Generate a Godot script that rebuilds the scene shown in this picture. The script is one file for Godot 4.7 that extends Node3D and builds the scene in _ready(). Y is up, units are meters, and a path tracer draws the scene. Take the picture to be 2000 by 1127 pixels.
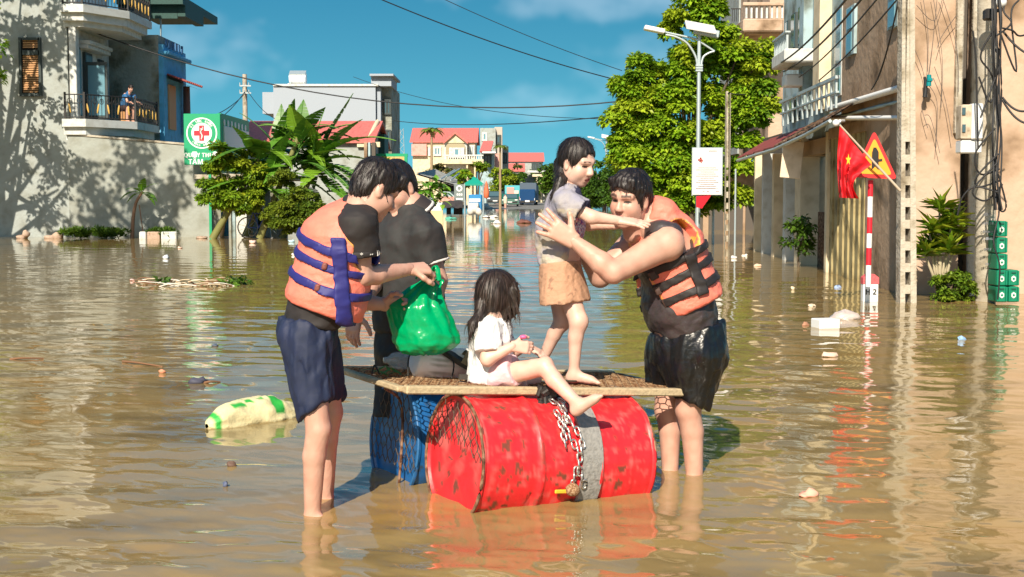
extends Node3D

const FOCAL := 2600.0          # focal length of the lens for a picture 2000 wide
const EYE_HEIGHT := 1.36
const UNIT := EYE_HEIGHT / 1.43
const TILT := 0.0685           # the camera looks down by this many radians
var rng := RandomNumberGenerator.new()
var taken := {}
var mats := {}
var texs := {}

# ---------------------------------------------------------------- places
func at(u: float, v: float, d: float) -> Vector3:
	# the point that lies d units deep (d * UNIT metres) and is seen at u, v of the 2000 x 1127 picture
	var dx := (u - 1000.0) / FOCAL
	var dy := -(v - 563.5) / FOCAL
	var r := Vector3(dx, -sin(TILT) + dy * cos(TILT), -cos(TILT) - dy * sin(TILT))
	return Vector3(0, EYE_HEIGHT, 0) + r * (d * UNIT / -r.z)

func px(n: float, d: float) -> float:
	return n * d * UNIT / FOCAL

func on_water(u: float, v: float, y := 0.0) -> Vector3:
	var p := at(u, v, 1.0)
	var r := p - Vector3(0, EYE_HEIGHT, 0)
	return Vector3(0, EYE_HEIGHT, 0) + r * ((y - EYE_HEIGHT) / r.y)

# ---------------------------------------------------------------- nodes
func numbered(called: String) -> String:
	if not taken.has(called):
		taken[called] = 0
		return called
	taken[called] += 1
	return "%s_%03d" % [called, taken[called]]

func tag(o: Node, label: String, category: String, group := "") -> Node:
	o.set_meta("label", label)
	o.set_meta("category", category)
	if group != "":
		o.set_meta("group", group)
	return o

func thing(called: String, label: String, category: String, where := Vector3.ZERO, turn := 0.0, group := "") -> Node3D:
	var o := Node3D.new()
	o.name = numbered(called)
	o.position = where
	o.rotation.y = turn
	add_child(o)
	tag(o, label, category, group)
	return o

func part(called: String, m: Mesh, mat: Material, parent: Node3D) -> MeshInstance3D:
	var o := MeshInstance3D.new()
	o.name = called
	o.mesh = m
	o.material_override = mat
	parent.add_child(o, true)
	return o

func solo(called: String, m: Mesh, mat: Material, label: String, category: String, group := "", where := Vector3.ZERO, turn := 0.0) -> MeshInstance3D:
	var o := MeshInstance3D.new()
	o.name = numbered(called)
	o.mesh = m
	o.material_override = mat
	o.position = where
	o.rotation.y = turn
	add_child(o)
	tag(o, label, category, group)
	return o

func struct(called: String, m: Mesh, mat: Material) -> MeshInstance3D:
	var o := MeshInstance3D.new()
	o.name = numbered(called)
	o.mesh = m
	o.material_override = mat
	o.set_meta("kind", "structure")
	add_child(o)
	return o

func again(o: Node3D, where: Vector3, turn: float, label := "") -> Node3D:
	var c: Node3D = o.duplicate()
	var base := String(o.name)
	if base.right(4).begins_with("_") and base.right(3).is_valid_int():
		base = base.left(base.length() - 4)
	c.name = numbered(base)
	add_child(c)
	c.position = where
	c.rotation.y = turn
	if label != "":
		c.set_meta("label", label)
	return c

# ---------------------------------------------------------------- materials
func noise(freq: float, seed_: int, octaves := 4, kind := FastNoiseLite.TYPE_SIMPLEX_SMOOTH) -> FastNoiseLite:
	var n := FastNoiseLite.new()
	n.noise_type = kind
	n.seed = seed_
	n.frequency = freq
	n.fractal_octaves = octaves
	return n

func ramp_tex(called: String, freq: float, stops: Array, size := 512, octaves := 5, kind := FastNoiseLite.TYPE_SIMPLEX_SMOOTH) -> NoiseTexture2D:
	if texs.has(called):
		return texs[called]
	var t := NoiseTexture2D.new()
	t.width = size
	t.height = size
	t.seamless = true
	t.noise = noise(freq, texs.size() + 11, octaves, kind)
	var g := Gradient.new()
	var off := PackedFloat32Array()
	var cs := PackedColorArray()
	for s in stops:
		off.append(s[0])
		cs.append(s[1] if s[1] is Color else Color(s[1], s[1], s[1]))
	g.offsets = off
	g.colors = cs
	t.color_ramp = g
	texs[called] = t
	return t

func bump_tex(called: String, freq: float, strength := 4.0, size := 512, octaves := 5) -> NoiseTexture2D:
	if texs.has(called):
		return texs[called]
	var t := NoiseTexture2D.new()
	t.width = size
	t.height = size
	t.seamless = true
	t.as_normal_map = true
	t.bump_strength = strength
	t.noise = noise(freq, texs.size() + 31, octaves)
	texs[called] = t
	return t

func mat(called: String, c: Vector3, rough := 0.8, wear := "", scale := 0.4, bump := "", bump_scale := 1.0) -> StandardMaterial3D:
	if mats.has(called):
		return mats[called]
	var m := StandardMaterial3D.new()
	m.resource_name = called
	m.albedo_color = Color(c.x, c.y, c.z).linear_to_srgb()
	m.roughness = rough
	if wear != "" or bump != "":
		m.uv1_triplanar = true
		m.uv1_world_triplanar = true
		m.uv1_scale = Vector3.ONE * scale
	if wear != "":
		m.albedo_texture = texs[wear]
	if bump != "":
		m.normal_enabled = true
		m.normal_texture = texs[bump]
		m.normal_scale = bump_scale
	mats[called] = m
	return m

func vmat(called: String, rough := 0.7, backlight := 0.0, bump := "", scale := 1.0, bump_scale := 1.0) -> StandardMaterial3D:
	# colours come from the mesh
	if mats.has(called):
		return mats[called]
	var m := mat(called, Vector3.ONE, rough, "", scale, bump, bump_scale)
	m.vertex_color_use_as_albedo = true
	if backlight > 0.0:
		m.backlight_enabled = true
		m.backlight = Color(backlight, backlight, backlight)
		m.cull_mode = BaseMaterial3D.CULL_DISABLED
	return m

func metal(called: String, c: Vector3, rough := 0.4, metallic := 1.0) -> StandardMaterial3D:
	var m := mat(called, c, rough)
	m.metallic = metallic
	return m

func make_textures() -> void:
	ramp_tex("stain", 0.006, [[0.0, 0.62], [0.35, 0.86], [0.6, 1.0], [1.0, 0.92]])
	ramp_tex("mottle", 0.03, [[0.0, 0.75], [0.5, 0.95], [1.0, 1.0]])
	ramp_tex("plaster", 0.012, [[0.0, Color(0.84, 0.82, 0.78)], [0.4, Color(0.96, 0.95, 0.94)], [0.7, Color(1, 1, 1)], [1.0, Color(0.94, 0.92, 0.89)]])
	ramp_tex("grime", 0.008, [[0.0, Color(0.5, 0.45, 0.38)], [0.28, Color(0.82, 0.79, 0.74)], [0.5, Color(0.97, 0.95, 0.93)], [1.0, Color(1, 1, 1)]])
	ramp_tex("rust", 0.02, [[0.0, Color(0.3, 0.2, 0.14)], [0.35, Color(0.6, 0.45, 0.32)], [0.6, Color(0.9, 0.86, 0.8)], [1.0, Color(1, 1, 1)]])
	bump_tex("rough_bump", 0.05, 6.0)
	bump_tex("soft_bump", 0.012, 8.0)
	bump_tex("cloth_bump", 0.02, 10.0, 512, 3)
	bump_tex("skin_bump", 0.12, 2.0, 256, 3)

# ---------------------------------------------------------------- plain geometry
class Builder:
	var v := PackedVector3Array()
	var n := PackedVector3Array()
	var t := PackedVector2Array()
	var c := PackedColorArray()
	var i := PackedInt32Array()
	var col := Color.WHITE

	func put(p: Vector3, nn: Vector3, uv := Vector2.ZERO) -> int:
		v.append(p)
		n.append(nn)
		t.append(uv)
		c.append(col)
		return v.size() - 1

	func face(a: int, b: int, d: int) -> void:
		var g := (v[b] - v[a]).cross(v[d] - v[a])
		if g.dot(n[a] + n[b] + n[d]) > 0.0:
			i.append_array(PackedInt32Array([a, d, b]))
		else:
			i.append_array(PackedInt32Array([a, b, d]))

	func tri(a: Vector3, b: Vector3, d: Vector3) -> void:
		var nn := (b - a).cross(d - a).normalized()
		face(put(a, nn), put(b, nn, Vector2(1, 0)), put(d, nn, Vector2(1, 1)))

	func quad(a: Vector3, b: Vector3, d: Vector3, e: Vector3, out := Vector3.ZERO) -> void:
		# corners in order round the quad; out only chooses the side that is the front
		var nn := (b - a).cross(e - a)
		if nn.length_squared() < 1e-14:
			nn = (d - b).cross(e - b)
		nn = nn.normalized()
		if out != Vector3.ZERO and nn.dot(out) < 0.0:
			nn = -nn
		var k := put(a, nn, Vector2(0, 1))
		put(b, nn, Vector2(1, 1))
		put(d, nn, Vector2(1, 0))
		put(e, nn, Vector2(0, 0))
		face(k, k + 1, k + 2)
		face(k, k + 2, k + 3)

	func box(at_: Vector3, size: Vector3, basis := Basis(), bevel := 0.0) -> void:
		if bevel > 0.0:
			chamfer_box(at_, size, basis, bevel)
			return
		var h := size / 2.0
		for ax in 3:
			for s in [-1.0, 1.0]:
				var o := Vector3.ZERO
				o[ax] = s
				var e1 := Vector3.ZERO
				e1[(ax + 1) % 3] = 1.0
				var e2 := Vector3.ZERO
				e2[(ax + 2) % 3] = 1.0
				var q := []
				for k in [[-1, -1], [1, -1], [1, 1], [-1, 1]]:
					q.append(at_ + basis * ((o + e1 * float(k[0]) + e2 * float(k[1])) * h))
				quad(q[0], q[1], q[2], q[3], basis * o)

	func chamfer_box(at_: Vector3, size: Vector3, basis: Basis, bevel: float) -> void:
		var h := size / 2.0
		var b := minf(bevel, minf(h.x, minf(h.y, h.z)) * 0.9)
		var g := h - Vector3.ONE * b
		for ax in 3:
			var a1 := (ax + 1) % 3
			var a2 := (ax + 2) % 3
			for s in [-1.0, 1.0]:
				var q := []
				for k in [[-1, -1], [1, -1], [1, 1], [-1, 1]]:
					var w := Vector3.ZERO
					w[ax] = s * h[ax]
					w[a1] = k[0] * g[a1]
					w[a2] = k[1] * g[a2]
					q.append(at_ + basis * w)
				var o := Vector3.ZERO
				o[ax] = s
				quad(q[0], q[1], q[2], q[3], basis * o)
				for s2 in [-1.0, 1.0]:   # the edge between faces ax and a1
					var e := []
					for k in [[0, -1], [0, 1], [1, 1], [1, -1]]:
						var w := Vector3.ZERO
						w[ax] = s * (h[ax] if k[0] == 0 else g[ax])
						w[a1] = s2 * (g[a1] if k[0] == 0 else h[a1])
						w[a2] = k[1] * g[a2]
						e.append(at_ + basis * w)
					var o2 := Vector3.ZERO
					o2[ax] = s
					o2[a1] = s2
					quad(e[0], e[1], e[2], e[3], basis * o2)
		for sx in [-1.0, 1.0]:
			for sy in [-1.0, 1.0]:
				for sz in [-1.0, 1.0]:
					var s3 := Vector3(sx, sy, sz)
					var nn := (basis * s3).normalized()
					var p1 := put(at_ + basis * (s3 * Vector3(h.x, g.y, g.z)), nn)
					var p2 := put(at_ + basis * (s3 * Vector3(g.x, h.y, g.z)), nn)
					var p3 := put(at_ + basis * (s3 * Vector3(g.x, g.y, h.z)), nn)
					face(p1, p2, p3)

	func cyl(a: Vector3, b: Vector3, ra: float, rb: float, seg := 12, caps := true) -> void:
		var ax := (b - a).normalized()
		var e1 := ax.cross(Vector3.UP if absf(ax.y) < 0.9 else Vector3.RIGHT).normalized()
		var e2 := ax.cross(e1)
		var k := v.size()
		for j in seg + 1:
			var w := TAU * j / seg
			var o := e1 * cos(w) + e2 * sin(w)
			put(a + o * ra, o, Vector2(float(j) / seg, 0))
			put(b + o * rb, o, Vector2(float(j) / seg, 1))
		for j in seg:
			face(k + j * 2, k + j * 2 + 2, k + j * 2 + 1)
			face(k + j * 2 + 1, k + j * 2 + 2, k + j * 2 + 3)
		if caps:
			for e in [[a, ra, -ax], [b, rb, ax]]:
				if e[1] <= 0.0:
					continue
				var m := put(e[0], e[2])
				for j in seg:
					var w := TAU * j / seg
					put(e[0] + (e1 * cos(w) + e2 * sin(w)) * e[1], e[2])
				for j in seg:
					face(m, m + 1 + j, m + 1 + (j + 1) % seg)

	func tube(path: PackedVector3Array, r0: float, r1: float, seg := 6, flat := 1.0, flat_dir := Vector3.UP) -> void:
		# a swept round (or flattened) bar with closed ends
		var m := path.size()
		var k := v.size()
		for q in m:
			var d := (path[mini(q + 1, m - 1)] - path[maxi(q - 1, 0)]).normalized()
			var up := flat_dir if absf(d.dot(flat_dir)) < 0.95 else Vector3(0.3, 0.2, 0.93)
			var e1 := d.cross(up).normalized()
			var e2 := e1.cross(d)
			var r := lerpf(r0, r1, float(q) / maxi(m - 1, 1))
			for j in seg:
				var w := TAU * j / seg
				var o := e1 * cos(w) + e2 * sin(w) * flat
				put(path[q] + o * r, (e1 * cos(w) + e2 * sin(w) / flat).normalized(), Vector2(float(j) / seg, float(q) / m))
		for q in m - 1:
			for j in seg:
				var j2 := (j + 1) % seg
				face(k + q * seg + j, k + q * seg + j2, k + (q + 1) * seg + j)
				face(k + (q + 1) * seg + j, k + q * seg + j2, k + (q + 1) * seg + j2)
		for e in [0, m - 1]:
			var d2 := (path[1] - path[0]).normalized() * -1.0 if e == 0 else (path[m - 1] - path[m - 2]).normalized()
			var cc := put(path[e], d2)
			for j in seg:
				put(v[k + e * seg + j], d2)
			for j in seg:
				face(cc, cc + 1 + j, cc + 1 + (j + 1) % seg)

	func ball(at_: Vector3, r: Vector3, basis := Basis(), seg := 10) -> void:
		var k := v.size()
		var rows := maxi(4, seg / 2 + 1)
		for y in rows + 1:
			for j in seg + 1:
				var lat := PI * y / rows
				var w := TAU * j / seg
				var o := Vector3(sin(lat) * cos(w), cos(lat), sin(lat) * sin(w))
				put(at_ + basis * (o * r), (basis * (o / r)).normalized(), Vector2(float(j) / seg, float(y) / rows))
		for y in rows:
			for j in seg:
				var a := k + y * (seg + 1) + j
				face(a, a + 1, a + seg + 1)
				face(a + seg + 1, a + 1, a + seg + 2)

	func lathe(profile: PackedVector2Array, xf: Transform3D, seg := 24) -> void:
		# profile points are (radius, along the y axis); normals come from the profile
		var m := profile.size()
		var k := v.size()
		for q in m:
			var d := (profile[mini(q + 1, m - 1)] - profile[maxi(q - 1, 0)]).normalized()
			for j in seg + 1:
				var w := TAU * j / seg
				var o := Vector3(cos(w) * profile[q].x, profile[q].y, sin(w) * profile[q].x)
				var nn := Vector3(cos(w) * d.y, -d.x, sin(w) * d.y)
				put(xf * o, (xf.basis * nn).normalized(), Vector2(float(j) / seg, profile[q].y))
		for q in m - 1:
			for j in seg:
				var a := k + q * (seg + 1) + j
				face(a, a + 1, a + seg + 1)
				face(a + seg + 1, a + 1, a + seg + 2)

	func prism(poly: PackedVector2Array, depth: float, xf: Transform3D) -> void:
		# the polygon in the xy plane, drawn out from z = 0 to z = depth
		var idx := Geometry2D.triangulate_polygon(poly)
		for z in [0.0, depth]:
			var nn := (xf.basis * Vector3(0, 0, -1.0 if z == 0.0 else 1.0)).normalized()
			var k := v.size()
			for p in poly:
				put(xf * Vector3(p.x, p.y, z), nn, p)
			for q in range(0, idx.size(), 3):
				face(k + idx[q], k + idx[q + 1], k + idx[q + 2])
		var inside := Geometry2D.is_polygon_clockwise(poly)
		for q in poly.size():
			var a := poly[q]
			var b := poly[(q + 1) % poly.size()]
			var o := Vector2(b.y - a.y, a.x - b.x) * (-1.0 if inside else 1.0)
			quad(xf * Vector3(a.x, a.y, 0), xf * Vector3(b.x, b.y, 0), xf * Vector3(b.x, b.y, depth), xf * Vector3(a.x, a.y, depth), xf.basis * Vector3(o.x, o.y, 0))

	func add(o: Builder) -> void:
		var k := v.size()
		v.append_array(o.v)
		n.append_array(o.n)
		t.append_array(o.t)
		c.append_array(o.c)
		for q in o.i:
			i.append(q + k)

	func mesh() -> ArrayMesh:
		var a := []
		a.resize(Mesh.ARRAY_MAX)
		a[Mesh.ARRAY_VERTEX] = v
		a[Mesh.ARRAY_NORMAL] = n
		a[Mesh.ARRAY_TEX_UV] = t
		a[Mesh.ARRAY_COLOR] = c
		a[Mesh.ARRAY_INDEX] = i
		var m := ArrayMesh.new()
		m.add_surface_from_arrays(Mesh.PRIMITIVE_TRIANGLES, a)
		return m

func curve(pts: Array, steps := 6) -> PackedVector3Array:
	# a smooth path through the points
	var out := PackedVector3Array()
	for q in pts.size() - 1:
		var p0: Vector3 = pts[maxi(q - 1, 0)]
		var p1: Vector3 = pts[q]
		var p2: Vector3 = pts[q + 1]
		var p3: Vector3 = pts[mini(q + 2, pts.size() - 1)]
		for s in steps:
			out.append(p1.cubic_interpolate(p2, p0, p3, float(s) / steps))
	out.append(pts[-1])
	return out

func sag(a: Vector3, b: Vector3, drop: float, steps := 14) -> PackedVector3Array:
	var out := PackedVector3Array()
	for q in steps + 1:
		var s := float(q) / steps
		out.append(a.lerp(b, s) - Vector3.UP * drop * 4.0 * s * (1.0 - s))
	return out

# ---------------------------------------------------------------- bodies and cloth: distance fields meshed by surface nets
class Prim:
	var kind := 0        # 0 round cone, 1 ellipsoid, 2 half space, 3 rounded box, 4 cone with flat ends
	var op := 0          # 0 join, 1 cut away, 2 keep inside
	var a := Vector3.ZERO
	var ba := Vector3.ZERO
	var ibb := 0.0
	var ra := 0.0
	var dr := 0.0
	var k := 0.02
	var f := Vector3.ZERO
	var u := 0.0
	var inv := Basis()
	var half := Vector3.ZERO
	var len := 0.0

	func d(p: Vector3) -> float:
		var w := p - a
		if kind == 0:
			if u != 0.0:
				w -= f * (w.dot(f) * u)
			var h := clampf(w.dot(ba) * ibb, 0.0, 1.0)
			return (w - ba * h).length() - ra - dr * h
		if kind == 1:
			return ((inv * w).length() - 1.0) * ra
		if kind == 2:
			return w.dot(f)
		if kind == 4:
			if u != 0.0:
				w -= f * (w.dot(f) * u)
			var h4 := w.dot(ba) * ibb
			var rad := (w - ba * h4).length() - ra - dr * clampf(h4, 0.0, 1.0)
			return maxf(rad, maxf(-h4, h4 - 1.0) * len)
		var q := (inv * w).abs() - half
		return q.max(Vector3.ZERO).length() + minf(maxf(q.x, maxf(q.y, q.z)), 0.0) - ra

func cone(a: Vector3, b: Vector3, ra: float, rb: float, k := 0.02, side := Vector3.ZERO, wide := 1.0, op := 0, flat := false) -> Prim:
	var q := Prim.new()
	q.kind = 4 if flat else 0
	q.op = op
	q.a = a
	var ba := b - a
	q.ra = ra
	q.dr = rb - ra
	q.k = k
	if wide != 1.0:
		q.f = side.normalized()
		q.u = 1.0 - 1.0 / wide
		ba -= q.f * (ba.dot(q.f) * q.u)
	q.ba = ba
	q.ibb = 1.0 / maxf(ba.length_squared(), 1e-9)
	q.len = ba.length()
	return q

func egg(c: Vector3, r: Vector3, basis := Basis(), k := 0.02, op := 0) -> Prim:
	var q := Prim.new()
	q.kind = 1
	q.op = op
	q.a = c
	q.k = k
	q.ra = minf(r.x, minf(r.y, r.z))
	q.inv = Basis.from_scale(Vector3.ONE / r) * basis.inverse()
	return q

func slab(a: Vector3, n: Vector3, k := 0.01, op := 2) -> Prim:
	# keeps what lies behind the plane through a (n points away from what stays)
	var q := Prim.new()
	q.kind = 2
	q.op = op
	q.a = a
	q.f = n.normalized()
	q.k = k
	return q

func block(c: Vector3, half: Vector3, basis := Basis(), r := 0.01, k := 0.01, op := 0) -> Prim:
	var q := Prim.new()
	q.kind = 3
	q.op = op
	q.a = c
	q.half = half
	q.inv = basis.inverse()
	q.ra = r
	q.k = k
	return q

static func blend(d: float, e: float, op: int, k: float) -> float:
	if op == 0:
		var h := maxf(k - absf(d - e), 0.0)
		return minf(d, e) - (h * h * 0.25 / k if k > 0.0 else 0.0)
	if op == 1:
		e = -e
	var g := maxf(k - absf(d - e), 0.0)
	return maxf(d, e) + (g * g * 0.25 / k if k > 0.0 else 0.0)

static func whole(prims: Array, p: Vector3) -> float:
	var d := 1e3
	for q: Prim in prims:
		d = blend(d, q.d(p), q.op, q.k)
	return d

class Job:
	var prims := []
	var cell := 0.01
	var lo := Vector3.ZERO
	var hi := Vector3.ZERO
	var fold: FastNoiseLite
	var fold_amp := 0.0
	var fold_scale := Basis()
	var grow := 0.0
	var paint: Callable
	var out := Builder.new()

func job(prims: Array, cell: float, lo: Vector3, hi: Vector3, paint: Callable, fold_amp := 0.0, fold_freq := 10.0, fold_seed := 1, fold_scale := Basis(), grow := 0.0) -> Job:
	var j := Job.new()
	j.prims = prims
	j.cell = cell
	j.lo = lo.min(hi)
	j.hi = lo.max(hi)
	j.paint = paint
	j.grow = grow
	if fold_amp > 0.0:
		j.fold = noise(fold_freq, fold_seed, 3)
		j.fold_amp = fold_amp
		j.fold_scale = fold_scale
	return j

func bounds(prims: Array, margin: float) -> Array:
	var lo := Vector3.ONE * 1e9
	var hi := -lo
	for q: Prim in prims:
		if q.op != 0:
			continue
		var r := Vector3.ONE * (maxf(q.ra, q.ra + q.dr))
		var ends := [q.a]
		if q.kind == 0 or q.kind == 4:
			var w := 1.0 / (1.0 - q.u)
			r *= w
			ends.append(q.a + q.ba)
			ends.append(q.a + q.ba + q.f * (q.ba.dot(q.f) * (w - 1.0)))
		elif q.kind == 1:
			var b := q.inv.inverse()
			r = b.x.abs() + b.y.abs() + b.z.abs()
		elif q.kind == 3:
			var b3 := q.inv.inverse()
			r += (b3.x * q.half.x).abs() + (b3.y * q.half.y).abs() + (b3.z * q.half.z).abs()
		for e: Vector3 in ends:
			lo = lo.min(e - r)
			hi = hi.max(e + r)
	return [lo - Vector3.ONE * margin, hi + Vector3.ONE * margin]

func auto_job(prims: Array, cell: float, paint: Callable, fold_amp := 0.0, fold_freq := 10.0, fold_seed := 1, fold_scale := Basis(), grow := 0.0) -> Job:
	var b := bounds(prims, cell * 2.0 + grow + fold_amp)
	return job(prims, cell, b[0], b[1], paint, fold_amp, fold_freq, fold_seed, fold_scale, grow)

static func run_job(j: Job) -> void:
	var h := j.cell
	var nb := Vector3i(((j.hi - j.lo) / (h * 4.0)).ceil()) + Vector3i.ONE
	var nx := nb.x * 4 + 1
	var ny := nb.y * 4 + 1
	var nz := nb.z * 4 + 1
	var field := PackedFloat32Array()
	field.resize(nx * ny * nz)
	field.fill(1.0)
	var reach := h * 4.0 * 0.8661
	var live := PackedInt32Array()
	var joins := []
	var others := []
	var kmax := 0.0
	for q: Prim in j.prims:
		if q.op == 0:
			joins.append(q)
			kmax = maxf(kmax, q.k)
		else:
			others.append(q)
	var sy := nx
	var sz := nx * ny
	var dist := PackedFloat32Array()
	dist.resize(joins.size())
	for bz in nb.z:
		for by in nb.y:
			for bx in nb.x:
				var o := j.lo + Vector3(bx, by, bz) * (h * 4.0)
				var c := o + Vector3.ONE * (h * 2.0)
				var d := 1e3
				var near := 1e3
				for q in joins.size():
					var e: float = joins[q].d(c)
					dist[q] = e
					near = minf(near, e)
					d = blend(d, e, 0, joins[q].k)
				if d - j.grow > reach + j.fold_amp:
					continue
				for q: Prim in others:
					d = blend(d, q.d(c), q.op, q.k)
				d -= j.grow
				var base := bx * 4 + by * 4 * sy + bz * 4 * sz
				if absf(d) > reach + j.fold_amp:
					if d < 0.0:
						for z in 4:
							for y in 4:
								for x in 4:
									field[base + x + y * sy + z * sz] = -1.0
					continue
				live.append(bx)
				live.append(by)
				live.append(bz)
				var some := []
				for q in joins.size():
					if dist[q] < near + kmax + reach * 2.0:
						some.append(joins[q])
				some.append_array(others)
				for z in 4:
					for y in 4:
						for x in 4:
							var p := o + Vector3(x, y, z) * h
							var e := 1e3
							for q: Prim in some:
								e = blend(e, q.d(p), q.op, q.k)
							if j.fold_amp > 0.0:
								e += j.fold.get_noise_3dv(j.fold_scale * p) * j.fold_amp
							field[base + x + y * sy + z * sz] = e - j.grow
	# one vertex in each cell that the surface crosses
	var number := {}
	var out := j.out
	var corner := PackedInt32Array([0, 1, sy, sy + 1, sz, sz + 1, sz + sy, sz + sy + 1])
	for q in range(0, live.size(), 3):
		for z in 4:
			for y in 4:
				for x in 4:
					var cx := live[q] * 4 + x
					var cy := live[q + 1] * 4 + y
					var cz := live[q + 2] * 4 + z
					if cx >= nx - 1 or cy >= ny - 1 or cz >= nz - 1:
						continue
					var at0 := cx + cy * sy + cz * sz
					var f0 := field[at0]
					var mixed := false
					for w in 8:
						if (field[at0 + corner[w]] < 0.0) != (f0 < 0.0):
							mixed = true
							break
					if not mixed:
						continue
					var sum := Vector3.ZERO
					var cnt := 0
					for w in 8:
						for b in 3:
							var w2 := w | (1 << b)
							if w2 == w:
								continue
							var fa := field[at0 + corner[w]]
							var fb := field[at0 + corner[w2]]
							if (fa < 0.0) == (fb < 0.0):
								continue
							var s := fa / (fa - fb)
							var p := Vector3(w & 1, (w >> 1) & 1, (w >> 2) & 1)
							p[b] += s
							sum += p
							cnt += 1
					number[at0] = out.v.size()
					out.v.append(j.lo + (Vector3(cx, cy, cz) + sum / cnt) * h)
	for at0: int in number:
		var f0 := field[at0]
		# the three edges that start at this cell's corner 0
		for b in 3:
			var step := 1 if b == 0 else sy if b == 1 else sz
			var s1 := sy if b == 0 else sz if b == 1 else 1
			var s2 := sz if b == 0 else 1 if b == 1 else sy
			var f1 := field[at0 + step]
			if (f0 < 0.0) == (f1 < 0.0):
				continue
			if not (number.has(at0 - s1) and number.has(at0 - s2) and number.has(at0 - s1 - s2)):
				continue
			var i0: int = number[at0]
			var i1: int = number[at0 - s1]
			var i2: int = number[at0 - s1 - s2]
			var i3: int = number[at0 - s2]
			if f0 < 0.0:
				out.i.append_array(PackedInt32Array([i0, i2, i1, i0, i3, i2]))
			else:
				out.i.append_array(PackedInt32Array([i0, i1, i2, i0, i2, i3]))
	out.n.resize(out.v.size())
	out.n.fill(Vector3.ZERO)
	for q in range(0, out.i.size(), 3):
		var a := out.i[q]
		var b := out.i[q + 1]
		var c := out.i[q + 2]
		var g := (out.v[c] - out.v[a]).cross(out.v[b] - out.v[a])
		out.n[a] += g
		out.n[b] += g
		out.n[c] += g
	out.t.resize(out.v.size())
	out.c.resize(out.v.size())
	for q in out.v.size():
		out.n[q] = out.n[q].normalized()
		out.c[q] = j.paint.call(out.v[q], out.n[q])
		out.t[q] = Vector2(out.v[q].x + out.v[q].z, out.v[q].y)

func run_jobs(jobs: Array) -> void:
	var id := WorkerThreadPool.add_group_task(func(q: int): run_job(jobs[q]), jobs.size(), -1, true)
	WorkerThreadPool.wait_for_group_task_completion(id)

func joined(jobs: Array) -> ArrayMesh:
	var b := Builder.new()
	for j: Job in jobs:
		b.add(j.out)
	return b.mesh()

# ---------------------------------------------------------------- people
const SKIN := Vector3(0.56, 0.315, 0.235)
const PALE := Vector3(0.64, 0.40, 0.315)

func lin(c: Vector3) -> Color:
	return Color(c.x, c.y, c.z)

func frame(fw: Vector3, tilt: float, roll := 0.0) -> Basis:
	# x to the person's left, y up, z forward; tilt bows the head forward
	var h := Vector3(fw.x, 0, fw.z).normalized()
	var z := h * cos(tilt) - Vector3.UP * sin(tilt)
	var y := Vector3.UP * cos(tilt) + h * sin(tilt)
	return Basis(y.cross(z), y, z) * Basis(Vector3(0, 0, 1), roll)

func skin_paint(base: Vector3, n: FastNoiseLite) -> Callable:
	return func(p: Vector3, _nn: Vector3) -> Color:
		var w := n.get_noise_3dv(p * 14.0)
		return Color(base.x * (1.0 + w * 0.1), base.y * (1.0 + w * 0.2), base.z * (1.0 + w * 0.22))

func head_prims(c: Vector3, b: Basis, s: float, child := false) -> Array:
	var P := func(x: float, y: float, z: float) -> Vector3: return c + b * (Vector3(x, y, z) * s)
	var o := []
	o.append(egg(P.call(0, 0.035, -0.012), Vector3(0.074, 0.09, 0.096) * s, b, 0.02))
	if child:
		o.append(egg(P.call(0, -0.045, 0.024), Vector3(0.06, 0.066, 0.068) * s, b, 0.03 * s))
		o.append(egg(P.call(0, -0.096, 0.056), Vector3(0.022, 0.018, 0.02) * s, b, 0.03 * s))
	else:
		o.append(egg(P.call(0, -0.045, 0.02), Vector3(0.061, 0.078, 0.07) * s, b, 0.03 * s))
		o.append(egg(P.call(0, -0.104, 0.058), Vector3(0.028, 0.02, 0.024) * s, b, 0.03 * s))
	for e in [-1.0, 1.0]:
		o.append(egg(P.call(0.037 * e, -0.032, 0.052), Vector3.ONE * (0.03 * s), b, 0.025 * s))
		o.append(egg(P.call(0.052 * e, -0.065, 0.01), Vector3(0.018, 0.03, 0.03) * s, b, 0.03 * s))
		o.append(cone(P.call(0.015 * e, 0.025, 0.083), P.call(0.046 * e, 0.027, 0.068), 0.013 * s, 0.012 * s, 0.02 * s))
		var eb := b * Basis(Vector3.UP, 0.35 * e) * Basis(Vector3.RIGHT, -0.2)
		o.append(egg(P.call(0.075 * e, -0.008, -0.012), Vector3(0.011, 0.033, 0.021) * s, eb, 0.008 * s))
		o.append(egg(P.call(0.011 * e, -0.034, 0.094), Vector3(0.01, 0.009, 0.012) * s, b, 0.008 * s))
	o.append(cone(P.call(0, 0.018, 0.083), P.call(0, -0.028, 0.103), 0.009 * s, 0.0125 * s, 0.014 * s))
	o.append(cone(P.call(-0.02, -0.061, 0.077), P.call(0.02, -0.061, 0.077), 0.0085 * s, 0.0085 * s, 0.012 * s))
	o.append(cone(P.call(-0.015, -0.073, 0.077), P.call(0.015, -0.073, 0.077), 0.009 * s, 0.009 * s, 0.012 * s))
	o.append(cone(P.call(0, -0.04, -0.02), P.call(0, -0.16, -0.035), 0.052 * s, 0.052 * s, 0.03 * s))
	for e in [-1.0, 1.0]:
		o.append(egg(P.call(0.032 * e, 0.004, 0.1), Vector3(0.02, 0.011, 0.018) * s, b, 0.012 * s, 1))
		o.append(egg(P.call(0.09 * e, -0.006, 0.002), Vector3(0.01, 0.02, 0.012) * s, b, 0.008 * s, 1))
	return o

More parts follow.
